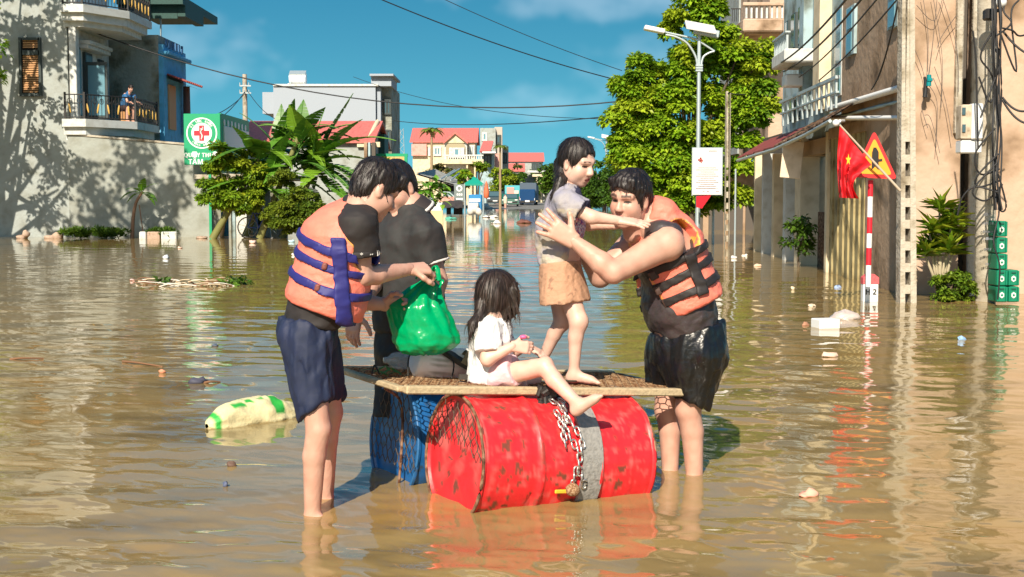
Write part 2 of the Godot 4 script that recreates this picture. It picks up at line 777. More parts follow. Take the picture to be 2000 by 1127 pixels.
func head_paint(c: Vector3, b: Basis, s: float, base: Vector3, n: FastNoiseLite, brow := 0.005, open_mouth := 0.0) -> Callable:
	var inv := b.inverse()
	return func(p: Vector3, _nn: Vector3) -> Color:
		var q := inv * (p - c) / s
		var w := n.get_noise_3dv(p * 18.0)
		var col := Vector3(base.x * (1.0 + w * 0.05), base.y * (1.0 + w * 0.08), base.z * (1.0 + w * 0.08))
		var ax := absf(q.x)
		if q.z > 0.03:
			var blush := clampf(1.0 - Vector2(ax - 0.042, q.y + 0.03).length() / 0.03, 0.0, 1.0)
			col = col.lerp(Vector3(base.x * 0.98, base.y * 0.74, base.z * 0.74), blush * 0.6)
			var by := 0.028 + 0.004 * (1.0 - absf(ax - 0.032) / 0.02)
			if ax > 0.011 and ax < 0.052 and absf(q.y - by) < brow:
				col = col.lerp(Vector3(0.03, 0.02, 0.017), 0.85)
			var ex := (ax - 0.032) / 0.017
			if absf(ex) < 1.0:
				var lid := 0.0042 * sqrt(1.0 - ex * ex)
				var dy := q.y - 0.002
				if absf(dy) < lid + 0.0015:
					col = Vector3(0.025, 0.016, 0.014)
				elif absf(dy) < 0.009:
					col *= 0.82
			if q.z > 0.05 and ax < 0.026 and absf(q.y + 0.067) < 0.0105 * (1.0 - pow(ax / 0.028, 2.0)):
				col = Vector3(0.55, 0.2, 0.19)
				if absf(q.y + 0.067) < 0.0018 + open_mouth:
					col = Vector3(0.14, 0.03, 0.03)
			if q.z > 0.085 and absf(ax - 0.008) < 0.004 and absf(q.y + 0.042) < 0.003:
				col *= 0.45
		return lin(col)

func short_hair(c: Vector3, b: Basis, s: float, bangs := 0.0) -> Array:
	var P := func(x: float, y: float, z: float) -> Vector3: return c + b * (Vector3(x, y, z) * s)
	var o := []
	o.append(egg(P.call(0, 0.042, -0.014), Vector3(0.085, 0.097, 0.105) * s, b, 0.02))
	o.append(egg(P.call(0, 0.07, 0.03), Vector3(0.07, 0.07, 0.07) * s, b, 0.02))
	o.append(egg(P.call(0, -0.02, -0.06), Vector3(0.066, 0.06, 0.045) * s, b, 0.03))
	for e in [-1.0, 1.0]:
		o.append(cone(P.call(0.07 * e, 0.02, 0.025), P.call(0.072 * e, -0.02, 0.018), 0.012 * s, 0.007 * s, 0.012))
	if bangs > 0.0:
		for k in 9:
			var x := -0.055 + 0.0135 * k
			var l := bangs * (0.5 + 0.5 * absf(sin(k * 2.3 + 0.4)))
			o.append(cone(P.call(x, 0.092, 0.07), P.call(x * 1.05 + 0.006 * sin(k * 1.7), 0.078 - l, 0.098 - absf(x) * 0.35), 0.018 * s, 0.005 * s, 0.012))
	o.append(egg(P.call(0, -0.045, 0.075), Vector3(0.08, 0.108, 0.07) * s, b, 0.012, 1) if bangs <= 0.0 else egg(P.call(0, -0.05, 0.074), Vector3(0.08, 0.122 if bangs < 0.02 else 0.09, 0.075) * s, b, 0.01, 1))
	for e in [-1.0, 1.0]:
		o.append(egg(P.call(0.085 * e, -0.03, -0.01), Vector3(0.03, 0.05, 0.026) * s, b, 0.012, 1))
	return o

func hair_paint(n: FastNoiseLite, base := Vector3(0.014, 0.01, 0.009)) -> Callable:
	return func(p: Vector3, _nn: Vector3) -> Color:
		var w := 1.0 + 0.5 * n.get_noise_3dv(p * Vector3(60, 14, 60))
		return lin(base * w)

func hair_fold(b: Basis) -> Basis:
	return Basis.from_scale(Vector3(1, 0.18, 0.6)) * b.transposed()

func hand_prims(wrist: Vector3, dir: Vector3, back: Vector3, thumb: Vector3, s: float, curl: Array, spread := 0.12, thumb_curl := 0.3) -> Array:
	# dir along the fingers, back out of the back of the hand, thumb towards the thumb's side
	var o := []
	dir = dir.normalized()
	thumb = (thumb - dir * thumb.dot(dir)).normalized()
	back = (back - dir * back.dot(dir) - thumb * back.dot(thumb)).normalized()
	var lens := [0.073, 0.081, 0.075, 0.06]
	for q in 4:
		var side := 0.03 - 0.02 * q
		var k: Vector3 = wrist + (dir * (0.09 - 0.004 * absf(q - 1.2)) + thumb * side) * s
		o.append(cone(wrist + thumb * (side * 0.6 * s), k, 0.016 * s, 0.0125 * s, 0.018 * s))
		var d := (dir + thumb * (spread * (1.0 - 0.7 * q))).normalized()
		var p := k
		var r := 0.0105 * s
		for ph in 3:
			d = (d.rotated(thumb.cross(dir).cross(dir).normalized() if false else thumb, 0.0)).normalized()
			var ax := d.cross(-back).normalized()
			d = d.rotated(ax, curl[q] * (0.8 if ph == 0 else 1.0))
			var e: Vector3 = p + d * (lens[q] * [0.45, 0.31, 0.24][ph] * s)
			o.append(cone(p, e, r, r * 0.9, 0.004 * s))
			p = e
			r *= 0.9
	var tb: Vector3 = wrist + (dir * 0.022 + thumb * 0.024) * s
	var td := (dir * 0.6 + thumb * 0.8 - back * 0.25).normalized()
	var tr := 0.0125 * s
	for ph in 3:
		var e2: Vector3 = tb + td * ([0.042, 0.034, 0.026][ph] * s)
		o.append(cone(tb, e2, tr * (1.25 if ph == 0 else 1.0), tr * 0.92, 0.008 * s))
		tb = e2
		td = td.rotated(td.cross(dir - back * 0.6).normalized(), thumb_curl)
		tr *= 0.92
	return o

func leg_prims(hip: Vector3, knee: Vector3, ankle: Vector3, toe: Vector3, r: Array, calf_back: Vector3) -> Array:
	# r: thigh, knee, calf, ankle
	var o := []
	o.append(cone(hip, knee, r[0], r[1], 0.012))
	var mid: Vector3 = knee.lerp(ankle, 0.3) + calf_back * (r[2] * 0.22)
	o.append(cone(knee, mid, r[1], r[2], 0.012))
	o.append(cone(mid, ankle, r[2], r[3], 0.012))
	o.append(egg(knee - calf_back * (r[1] * 0.3), Vector3(0.7, 1.0, 0.7) * (r[1] * 0.85), Basis(), 0.02))
	var f := toe - ankle
	var heel: Vector3 = ankle - Vector3(f.x, 0, f.z).normalized() * r[3] * 0.7 - Vector3.UP * r[3] * 0.9
	o.append(egg(heel, Vector3.ONE * (r[3] * 0.95), Basis(), 0.025))
	o.append(cone(ankle, ankle.lerp(toe, 0.6), r[3] * 0.95, r[3] * 0.72, 0.025))
	o.append(cone(heel, ankle.lerp(toe, 0.72), r[3] * 0.7, r[3] * 0.66, 0.025))
	var side := f.cross(Vector3.UP).normalized()
	for q in 5:
		var sgn := 0.9 - 0.45 * q
		var base: Vector3 = ankle.lerp(toe, 0.66) + side * (r[3] * 0.62 * sgn)
		o.append(cone(base, ankle.lerp(toe, 1.0 - 0.035 * q) + side * (r[3] * 0.8 * sgn), r[3] * 0.42, r[3] * (0.3 if q == 0 else 0.23), 0.012))
	return o

var todo := []                 # every field still to be meshed, run together on all cores

func later(j: Job) -> Job:
	todo.append(j)
	return j

func cloth_paint(base: Vector3, n: FastNoiseLite, amount := 0.12, wet_below := -9.0) -> Callable:
	return func(p: Vector3, _nn: Vector3) -> Color:
		var w := n.get_noise_3dv(p * 9.0) + 0.5 * n.get_noise_3dv(p * 40.0)
		var k := 1.0 + w * amount
		if p.y < wet_below:
			k *= 0.8
		return lin(base * k)

var n_skin: FastNoiseLite
var n_cloth: FastNoiseLite
var people := []               # [person, [[name, jobs, material, parent name], ...]]

func person(label: String, where: Vector3) -> Array:
	var t := thing("person", label, "person", where)
	var rec := [t, []]
	people.append(rec)
	return rec

func hair_piece(rec: Array, j: Job, hc: Vector3, hb: Basis, hs: float, long: float, base := Vector3(0.014, 0.01, 0.009)) -> void:
	strand_info[j] = [hc + hb * Vector3(0, 0.1, -0.04) * hs, hb, long, base, hc]
	piece(rec, "hair", [j], vmat("hair", 0.5))

func piece(rec: Array, called: String, jobs: Array, m: Material, under := "") -> void:
	for j in jobs:
		later(j)
	rec[1].append([called, jobs, m, under])

var lettered := []             # sleeve ends that carry letters
var strand_info := {}          # hair job -> [crown, head frame, length, base colour]

func strands(b: Builder, info: Array) -> void:
	# loose hairs lying over the modelled hair, flowing away from the crown
	var count := b.v.size()
	var crown: Vector3 = info[0]
	var hb: Basis = info[1]
	var base: Vector3 = info[3]
	for q in 1500:
		var k := rng.randi() % count
		var p := b.v[k]
		var n := b.n[k]
		var local: Vector3 = hb.inverse() * (p - (info[4] as Vector3))
		if local.z > 0.035 and rng.randf() < 0.9:
			continue
		var flow: Vector3 = (p - crown).normalized() * 0.8 - hb.y * 0.7 - Vector3.UP * 0.25 + rand_dir() * (0.12 if float(info[2]) > 0.05 else 0.22)
		var long: float = float(info[2]) * rng.randf_range(0.4, 1.2)
		b.col = lin(base * rng.randf_range(0.5, 3.0))
		p += n * 0.001
		var prev := PackedVector3Array()
		for s in 4:
			var t := (flow - n * (flow.dot(n) - 0.06)).normalized()
			var side := n.cross(t).normalized() * (0.0011 * (1.0 - s / 4.0) + 0.0002)
			var now := PackedVector3Array([p - side, p + side])
			if s > 0:
				b.quad(prev[0], prev[1], now[1], now[0], n)
			prev = now
			p += t * (long / 3.0)
			n = (n + (p - crown).normalized() * 0.15 + t * 0.1 + hb.y * 0.0).normalized()

func finish_people() -> void:
	run_jobs(todo)
	for rec in people:
		var t: Node3D = rec[0]
		var made := {}
		for e in rec[1]:
			var parent: Node3D = made[e[3]] if e[3] != "" else t
			var m: ArrayMesh
			if strand_info.has(e[1][0]):
				var b := Builder.new()
				b.add(e[1][0].out)
				strands(b, strand_info[e[1][0]])
				m = b.mesh()
			else:
				m = joined(e[1])
			var o := part(e[0], m, e[2], parent)
			if parent == t:
				o.position = -t.position
			if not made.has(e[0]):
				made[e[0]] = o

func letter_cuffs() -> void:
	for e in lettered:
		var t: Node3D = e[0][0]
		var ax: Vector3 = e[2]
		var o: Vector3 = (e[3] - ax * (e[3] as Vector3).dot(ax)).normalized()
		for q in 6:
			var d := o.rotated(ax, -1.25 + 0.5 * q)
			var tm := TextMesh.new()
			var sf := SystemFont.new()
			sf.font_names = PackedStringArray(["Droid Serif"])
			tm.font = sf
			tm.text = ["G", "D", "~", "*", "G", "D"][q]
			tm.font_size = 48
			tm.pixel_size = 0.03 / 48.0
			tm.depth = 0.003
			var l := part("lettering", tm, mat("cuff_print", Vector3(0.6, 0.58, 0.55), 0.7), t)
			var y := -ax
			l.transform = Transform3D(Basis(y.cross(d), y, d), e[1] + d * 0.0872 - t.position)

func orange_paint(cuts: Array, n: FastNoiseLite) -> Callable:
	return func(p: Vector3, _nn: Vector3) -> Color:
		for q: Prim in cuts:
			var d := q.d(p)
			if d > 0.002 and d < 0.008:
				return Color(0.85, 0.42, 0.08)
		var w := n.get_noise_3dv(p * 10.0)
		return Color(0.86 + 0.04 * w, 0.21 + 0.03 * w, 0.145 + 0.02 * w)

func man_with_bag() -> void:
	var rec := person("man in orange life vest with blue straps and wet navy shorts, gripping the green bag", on_water(615, 1000))
	var fw := Vector3(0.9, 0, -0.43).normalized()
	var rt := Vector3(-fw.z, 0, fw.x)
	var pelvis := at(602, 655, 6.0)
	var waist := at(615, 590, 6.0)
	var chest := at(660, 480, 6.0)
	var neck := at(703, 402, 6.0)
	var hb := frame(Vector3(0.86, 0, -0.5), 0.5, 0.0)
	var hc := at(733, 371, 5.98)
	var hs := 1.0
	var shr := at(699, 440, 5.88)
	var elr := at(706, 540, 5.9)
	var wrr := at(800, 526, 6.14)
	var shl := at(668, 428, 6.17)
	var ell := at(690, 588, 6.25)
	var wrl := at(748, 594, 6.3)
	var hipr := at(595, 655, 5.9)
	var knr := at(622, 838, 5.9)
	var anr := at(610, 1012, 5.95)
	var hipl := at(622, 655, 6.12)
	var knl := at(646, 805, 6.2)
	var anl := at(636, 984, 6.28)
	var body := [
		cone(pelvis, chest, 0.085, 0.12, 0.03, rt, 1.3), cone(chest, neck, 0.115, 0.06, 0.05, rt, 1.2),
		cone(neck, hc - hb.y * 0.09 - hb.z * 0.03, 0.062, 0.056, 0.03),
		cone(neck - Vector3.UP * 0.03, shr, 0.06, 0.066, 0.05), cone(neck - Vector3.UP * 0.03, shl, 0.06, 0.066, 0.05),
		cone(shr, elr, 0.056, 0.043, 0.013), cone(elr, elr.lerp(wrr, 0.3), 0.043, 0.044, 0.013), cone(elr.lerp(wrr, 0.3), wrr, 0.044, 0.027, 0.013),
		cone(shl, ell, 0.056, 0.044, 0.013), cone(ell, wrl, 0.046, 0.029, 0.013)]
	body.append_array(leg_prims(hipr, knr, anr, at(668, 1036, 5.88), [0.072, 0.053, 0.049, 0.034], -fw))
	body.append_array(leg_prims(hipl, knl, anl, at(690, 1003, 6.2), [0.07, 0.052, 0.048, 0.034], -fw))
	var hand_r := hand_prims(wrr, at(838, 524, 6.2) - wrr, Vector3(-0.1, 0.75, 0.65), Vector3(0.1, -0.5, 0.9), 1.0, [0.75, 0.85, 0.95, 1.0], 0.02, 0.5)
	var hand_l := hand_prims(wrl, Vector3(1, 0, 0.1), Vector3(0, 0.4, -0.9), Vector3(0, 0.9, 0.4), 1.0, [0.8, 0.8, 0.9, 0.9], 0.02, 0.5)
	var sp := skin_paint(SKIN, n_skin)
	piece(rec, "body", [auto_job(body, 0.01, sp), auto_job(head_prims(hc, hb, hs), 0.0042, head_paint(hc, hb, hs, SKIN, n_skin)),
		auto_job(hand_r, 0.0036, sp), auto_job(hand_l, 0.004, sp)], vmat("skin", 0.48, 0.0, "skin_bump", 7.0, 0.12))
	hair_piece(rec, auto_job(short_hair(hc, hb, hs, 0.03), 0.0042, hair_paint(n_skin), 0.008, 55.0, 5, hair_fold(hb)), hc, hb, hs, 0.04)
	# the black T-shirt
	var sl := shr.lerp(elr, 0.57)
	var shirt := [cone(at(607, 640, 6.0), chest, 0.12, 0.135, 0.05, rt, 1.3), cone(chest, neck - (neck - chest) * 0.2, 0.13, 0.075, 0.05, rt, 1.2),
		cone(neck - Vector3.UP * 0.03, shr, 0.07, 0.078, 0.05), cone(neck - Vector3.UP * 0.03, shl, 0.07, 0.072, 0.04),
		cone(chest.lerp(shr, 0.5), shr, 0.1, 0.074, 0.05), cone(shr - (sl - shr) * 0.25, sl, 0.076, 0.084, 0.04, rt, 1.0, 0, true), cone(shl, shl.lerp(ell, 0.5), 0.08, 0.078, 0.03, rt, 1.0, 0, true)]
	shirt.append(slab(at(602, 634, 6.0), Vector3(-0.1, -1, 0), 0.02))
	piece(rec, "shirt", [auto_job(shirt, 0.009, cloth_paint(Vector3(0.021, 0.018, 0.017), n_cloth), 0.012, 9.0, 3, Basis.from_scale(Vector3(0.7, 1.3, 0.7)))], vmat("black_cloth", 0.75, 0.0, "cloth_bump", 2.0, 0.5))
	# lettered cuff round the sleeve end
	var ax := (elr - shr).normalized()
	var cuff := [cone(sl - ax * 0.02, sl + ax * 0.008, 0.086, 0.086, 0.0, rt, 1.0, 0, true)]
	lettered.append([rec, sl - ax * 0.006, ax, rt])
	piece(rec, "sleeve_cuff", [auto_job(cuff, 0.008, func(_p: Vector3, _n: Vector3) -> Color: return Color(0.02, 0.019, 0.019))], vmat("black_cloth"))
	# navy shorts, wet and clinging
	var hemr := at(618, 812, 5.9)
	var shorts := [cone(at(604, 615, 6.0), pelvis, 0.114, 0.112, 0.02, rt, 1.35), egg(pelvis - fw * 0.015, Vector3(0.115, 0.12, 0.158), frame(fw, 0.0) * Basis(Vector3.UP, PI / 2), 0.03),
		cone(at(597, 660, 5.93), at(617, 815, 5.9), 0.106, 0.08, 0.03), cone(at(616, 660, 6.1), at(642, 772, 6.2), 0.1, 0.077, 0.03),
		slab(at(603, 622, 6.0), Vector3(0.05, 1, 0), 0.01), slab(at(618, 800, 5.9), Vector3(0.55, -0.82, 0.15), 0.01)]
	var np := cloth_paint(Vector3(0.012, 0.02, 0.055), n_cloth, 0.2)
	piece(rec, "shorts", [auto_job(shorts, 0.009, np, 0.018, 11.0, 8, Basis.from_scale(Vector3(1.5, 0.4, 1.5)))], vmat("navy_cloth", 0.36, 0.0, "cloth_bump", 2.0, 0.4))
	# the life vest
	var wv := at(640, 572, 6.0)
	var cv := at(664, 470, 6.0)
	var ax2 := (cv - wv).normalized()
	var arm_cuts := [cone(at(700, 445, 5.95) + rt * 0.06, at(700, 445, 5.95) + rt * 0.5, 0.092, 0.094, 0.012, Vector3.ZERO, 1.0, 1),
		cone(at(707, 495, 5.95) + rt * 0.06, at(707, 495, 5.95) + rt * 0.5, 0.074, 0.076, 0.012, Vector3.ZERO, 1.0, 1)]
	var neck_cut := cone(at(706, 408, 6.0), hc, 0.082, 0.1, 0.02, Vector3.ZERO, 1.0, 1)
	var vest := [cone(wv - ax2 * 0.03, cv, 0.174, 0.16, 0.05, rt, 1.18), cone(cv, at(700, 408, 6.0), 0.155, 0.082, 0.05, rt, 1.3)]
	vest.append_array(arm_cuts)
	vest.append(cone(at(680, 440, 6.05) - rt * 0.1, at(680, 440, 6.05) - rt * 0.5, 0.1, 0.1, 0.012, Vector3.ZERO, 1.0, 1))
	vest.append(neck_cut)
	vest.append(slab(at(620, 603, 6.0), Vector3(-0.33, -0.94, 0), 0.02))
	var quilt := Basis.from_scale(Vector3(0.5, 1.6, 0.5))
	piece(rec, "life_vest", [auto_job(vest, 0.008, orange_paint(arm_cuts, n_cloth), 0.008, 10.0, 21, quilt)], vmat("vest_cloth", 0.6, 0.0, "cloth_bump", 2.2, 0.5))
	var blue := func(_p: Vector3, _n: Vector3) -> Color: return Color(0.02, 0.022, 0.16)
	for e in [[at(640, 474, 6.0), Vector3(-0.24, 0.97, 0)], [at(640, 507, 6.0), Vector3(-0.27, -0.96, 0) * -1.0], [at(640, 550, 6.0), Vector3(0.38, 0.92, 0)]]:
		var nn: Vector3 = (Vector3(0.27, 0.96, 0) + rt * 0.1).normalized()
		var c0: Vector3 = e[0]
		var st := vest.duplicate()
		st.append(slab(c0 + nn * 0.007, nn, 0.0))
		st.append(slab(c0 - nn * 0.007, -nn, 0.0))
		piece(rec, "strap", [auto_job(st, 0.007, blue, 0.008, 10.0, 21, quilt, 0.010)], vmat("blue_webbing", 0.6), "life_vest")
	var vs := vest.duplicate()
	var ax3 := Vector3(0.975, 0.05, 0).normalized()
	vs.append(slab(at(666, 540, 5.8) + ax3 * 0.016, ax3, 0.0))
	vs.append(slab(at(666, 540, 5.8) - ax3 * 0.016, -ax3, 0.0))
	vs.append(slab(wv + rt * 0.08, -rt, 0.0))
	vs.append(slab(at(664, 472, 5.8), Vector3.UP, 0.0))
	piece(rec, "strap", [auto_job(vs, 0.007, blue, 0.008, 10.0, 21, quilt, 0.015)], vmat("blue_webbing"), "life_vest")
	for e in [[656, 479, 5.79], [634, 520, 5.79], [620, 562, 5.79]]:
		var bb := Basis(Vector3(0, 0, 1), -0.28)
		var bc := at(e[0], e[1], e[2])
		piece(rec, "buckle", [auto_job([block(bc, Vector3(0.009, 0.013, 0.006), bb, 0.003)], 0.006, func(_p: Vector3, _n: Vector3) -> Color: return Color(0.2, 0.06, 0.05))], vmat("vest_cloth"), "life_vest")

func man_in_polo() -> void:
	var rec := person("man in black polo shirt with thin white edging, head bowed behind the green bag", at(798, 905, 7.0))
	var fw := Vector3(-0.5, 0, 0.86).normalized()
	var rt := Vector3(-fw.z, 0, fw.x)
	var neck := at(797, 398, 6.95)
	var chest := at(797, 470, 6.95)
	var pelvis := at(797, 650, 6.98)
	var shl := at(828, 455, 6.82)
	var shr := at(752, 450, 7.06)
	var ell := at(854, 548, 6.82)
	var wrl := at(840, 640, 6.78)
	var elr := at(726, 555, 6.85)
	var wrr := at(697, 612, 6.62)
	var hb := frame(Vector3(-0.55, 0, 0.84), 0.42, 0.1)
	var hc := at(775, 368, 6.93)
	var hs := 1.03
	var body := [cone(pelvis, chest, 0.13, 0.14, 0.05, rt, 1.25), cone(chest, neck, 0.12, 0.06, 0.05, rt, 1.3), cone(neck, hc - hb.y * 0.08 - hb.z * 0.03, 0.065, 0.06, 0.03),
		cone(neck - Vector3.UP * 0.04, shl, 0.06, 0.07, 0.05), cone(neck - Vector3.UP * 0.04, shr, 0.06, 0.07, 0.05),
		cone(shl, ell, 0.06, 0.05, 0.013), cone(ell, wrl, 0.05, 0.032, 0.013), cone(shr, elr, 0.06, 0.05, 0.013), cone(elr, wrr, 0.05, 0.032, 0.013)]
	body.append_array(leg_prims(at(775, 665, 7.05), at(770, 800, 7.0), at(772, 915, 7.05), at(740, 930, 6.9), [0.09, 0.065, 0.062, 0.04], -fw))
	body.append_array(leg_prims(at(822, 665, 6.95), at(826, 800, 6.9), at(830, 915, 6.95), at(800, 935, 6.8), [0.09, 0.065, 0.062, 0.04], -fw))
	var sp := skin_paint(SKIN, n_skin)
	piece(rec, "body", [auto_job(body, 0.011, sp), auto_job(head_prims(hc, hb, hs), 0.0045, head_paint(hc, hb, hs, SKIN, n_skin)),
		auto_job(hand_prims(wrr, at(688, 648, 6.58) - wrr, Vector3(-0.6, 0.1, 0.7), Vector3(0.6, -0.2, 0.5), 1.0, [0.35, 0.4, 0.45, 0.5], 0.05), 0.004, sp),
		auto_job(hand_prims(wrl, Vector3(-0.4, -1, 0.3), Vector3(0.8, 0, 0.4), Vector3(0, -0.2, 1), 1.0, [0.5, 0.5, 0.6, 0.6], 0.03), 0.004, sp)], vmat("skin"))
	hair_piece(rec, auto_job(short_hair(hc, hb, hs), 0.0045, hair_paint(n_skin), 0.004, 55.0, 6, hair_fold(hb)), hc, hb, hs, 0.022)
	var cut_l := shl.lerp(ell, 0.62)
	var shirt := [cone(at(798, 640, 6.97), chest, 0.15, 0.155, 0.06, rt, 1.25), cone(chest, neck - Vector3.UP * 0.03, 0.14, 0.075, 0.03, rt, 1.3),
		cone(neck - Vector3.UP * 0.055, shl, 0.072, 0.085, 0.03), cone(neck - Vector3.UP * 0.055, shr, 0.072, 0.083, 0.03),
		cone(shl, cut_l, 0.082, 0.084, 0.04, rt, 1.0, 0, true), cone(shr, shr.lerp(elr, 0.6), 0.088, 0.088, 0.04, rt, 1.0, 0, true),
		slab(at(798, 648, 6.97), Vector3.DOWN, 0.02)]
	piece(rec, "polo_shirt", [auto_job(shirt, 0.009, cloth_paint(Vector3(0.026, 0.024, 0.024), n_cloth), 0.01, 9.0, 13, Basis.from_scale(Vector3(1, 0.8, 1)))], vmat("black_cloth"))
	var ca := (ell - shl).normalized()
	var trim := [cone(cut_l - ca * 0.006, cut_l + ca * 0.006, 0.088, 0.088, 0.0, rt, 1.0, 0, true)]
	var white := func(_p: Vector3, _n: Vector3) -> Color: return Color(0.6, 0.56, 0.53)
	piece(rec, "sleeve_edging", [auto_job(trim, 0.006, white)], vmat("black_cloth"))
	var up := (hc - neck).normalized()
	neck -= up * 0.045
	var collar := [cone(neck - up * 0.03, neck + up * 0.05, 0.106, 0.08, 0.0, rt, 1.1, 0, true), cone(neck - up * 0.2, neck + up * 0.2, 0.068, 0.068, 0.0, rt, 1.1, 1),
		cone(neck + fw * 0.1 - up * 0.06, neck + fw * 0.12 + up * 0.1, 0.03, 0.06, 0.0, Vector3.ZERO, 1.0, 1)]
	piece(rec, "collar", [auto_job(collar, 0.006, cloth_paint(Vector3(0.03, 0.022, 0.022), n_cloth))], vmat("black_cloth"))
	var edge := [cone(neck - up * 0.017, neck - up * 0.009, 0.1025, 0.1005, 0.0, rt, 1.1, 0, true), cone(neck - up * 0.2, neck + up * 0.2, 0.068, 0.068, 0.0, rt, 1.1, 1),
		cone(neck + fw * 0.1 - up * 0.06, neck + fw * 0.12 + up * 0.1, 0.03, 0.06, 0.0, Vector3.ZERO, 1.0, 1)]
	piece(rec, "collar_edging", [auto_job(edge, 0.005, white, 0.0, 1.0, 1, Basis(), 0.003)], vmat("black_cloth"))
	var pants := [cone(at(798, 630, 6.98), at(798, 680, 6.98), 0.145, 0.15, 0.05, rt, 1.15), cone(at(775, 680, 7.05), at(770, 815, 7.0), 0.11, 0.1, 0.05), cone(at(822, 680, 6.95), at(826, 815, 6.9), 0.11, 0.1, 0.05),
		slab(at(798, 632, 6.98), Vector3.UP), slab(at(798, 812, 6.98), Vector3.DOWN)]
	piece(rec, "shorts", [auto_job(pants, 0.011, cloth_paint(Vector3(0.012, 0.012, 0.014), n_cloth), 0.012, 9.0, 15)], vmat("navy_cloth"))

func man_with_girl() -> void:
	var rec := person("stocky man in orange life vest with black straps, steadying the standing girl", on_water(1330, 918))
	var fw := Vector3(-0.93, 0, 0.37).normalized()
	var rt := Vector3(-fw.z, 0, fw.x)    # away from the camera
	var lf := -rt
	var pelvis := at(1340, 665, 6.88)
	var belly := at(1325, 600, 6.85)
	var chest := at(1302, 500, 6.82)
	var neck := at(1277, 420, 6.8)
	var hb := frame(Vector3(-0.6, 0, 0.8), 0.16, -0.1)
	var hc := at(1231, 389, 6.7)
	var hs := 1.06
	var shl := at(1302, 476, 6.6)
	var ell := at(1198, 532, 6.45)
	var wrl := at(1120, 470, 6.46)
	var shr := at(1250, 462, 7.02)
	var elr := at(1172, 540, 6.95)
	var wrr := at(1132, 480, 6.86)
	var body := [cone(pelvis, belly, 0.14, 0.145, 0.06, rt, 1.15), cone(belly, chest, 0.145, 0.135, 0.06, rt, 1.2), cone(chest, neck, 0.13, 0.075, 0.06, rt, 1.2), cone(neck, hc - hb.y * 0.08 - hb.z * 0.02, 0.075, 0.066, 0.04),
		cone(neck - Vector3.UP * 0.05, shl, 0.075, 0.085, 0.05), cone(neck - Vector3.UP * 0.05, shr, 0.075, 0.08, 0.05),
		cone(shl, ell, 0.08, 0.052, 0.013), cone(ell, ell.lerp(wrl, 0.3), 0.052, 0.052, 0.013), cone(ell.lerp(wrl, 0.3), wrl, 0.052, 0.03, 0.013),
		cone(shr, elr, 0.075, 0.055, 0.013), cone(elr, wrr, 0.055, 0.033, 0.013)]
	body.append_array(leg_prims(at(1315, 680, 6.98), at(1302, 800, 6.95), at(1309, 935, 6.93), at(1270, 955, 6.8), [0.098, 0.06, 0.054, 0.039], -fw))
	body.append_array(leg_prims(at(1362, 680, 6.78), at(1344, 800, 6.8), at(1357, 942, 6.83), at(1315, 965, 6.7), [0.1, 0.062, 0.055, 0.04], -fw))
	var sp := skin_paint(SKIN, n_skin)
	var hand_l := hand_prims(wrl, at(1082, 446, 6.46) - wrl, Vector3(0.1, 0.15, 1), Vector3(0.2, 1, 0), 1.16, [0.12, 0.08, 0.08, 0.1], 0.28, 0.05)
	var hand_r := hand_prims(wrr, Vector3(-0.9, 0.5, 0.2), Vector3(0.1, 0.1, -1), Vector3(0.3, 1, 0), 1.1, [0.2, 0.2, 0.2, 0.2], 0.2, 0.1)
	piece(rec, "body", [auto_job(body, 0.01, sp), auto_job(head_prims(hc, hb, hs), 0.0042, head_paint(hc, hb, hs, SKIN, n_skin, 0.006)), auto_job(hand_l, 0.004, sp), auto_job(hand_r, 0.0045, sp)], vmat("skin"))
	hair_piece(rec, auto_job(short_hair(hc, hb, hs, 0.006), 0.0042, hair_paint(n_skin), 0.008, 50.0, 9, hair_fold(hb)), hc, hb, hs, 0.045)
	# sleeveless dark shirt
	var shirt := [cone(at(1342, 655, 6.88), belly, 0.155, 0.162, 0.05, rt, 1.15), cone(belly, chest, 0.16, 0.14, 0.05, rt, 1.15), cone(chest, neck - (neck - chest) * 0.2, 0.14, 0.07, 0.05, rt, 1.25), cone(neck - Vector3.UP * 0.06, neck.lerp(shl, 0.8), 0.066, 0.09, 0.04), cone(neck - Vector3.UP * 0.06, neck.lerp(shr, 0.8), 0.066, 0.088, 0.04),
		cone(shl + lf * 0.025 - Vector3.UP * 0.02, ell, 0.087, 0.062, 0.01, Vector3.ZERO, 1.0, 1), slab(at(1335, 668, 6.88), Vector3(-0.25, -0.95, 0), 0.03)]
	piece(rec, "shirt", [auto_job(shirt, 0.009, cloth_paint(Vector3(0.05, 0.04, 0.042), n_cloth), 0.012, 9.0, 23)], vmat("wet_cloth", 0.45, 0.0, "cloth_bump", 2.0, 0.4))
	var shorts := [cone(at(1343, 640, 6.88), at(1342, 690, 6.88), 0.178, 0.185, 0.05, rt, 1.08), cone(at(1312, 690, 6.98), at(1300, 768, 6.95), 0.125, 0.098, 0.05), cone(at(1364, 690, 6.8), at(1348, 790, 6.8), 0.14, 0.098, 0.05),
		slab(at(1338, 640, 6.88), Vector3(-0.2, 1, 0), 0.02), slab(at(1335, 778, 6.85), Vector3(-0.32, -0.95, 0), 0.01)]
	piece(rec, "shorts", [auto_job(shorts, 0.009, cloth_paint(Vector3(0.01, 0.01, 0.011), n_cloth, 0.2), 0.022, 8.0, 28, Basis.from_scale(Vector3(1.4, 0.4, 1.4)))], vmat("wet_black_cloth", 0.33, 0.0, "cloth_bump", 2.0, 0.35))
	# the life vest, open at the front
	var wv := at(1326, 565, 6.86)
	var cv := at(1300, 480, 6.84)
	var ax := (cv - wv).normalized()
	var front := fw * 0.2
	var arm_cuts := [cone(at(1292, 464, 6.84) + lf * 0.1, at(1292, 464, 6.84) + lf * 0.6, 0.088, 0.09, 0.012, Vector3.ZERO, 1.0, 1)]
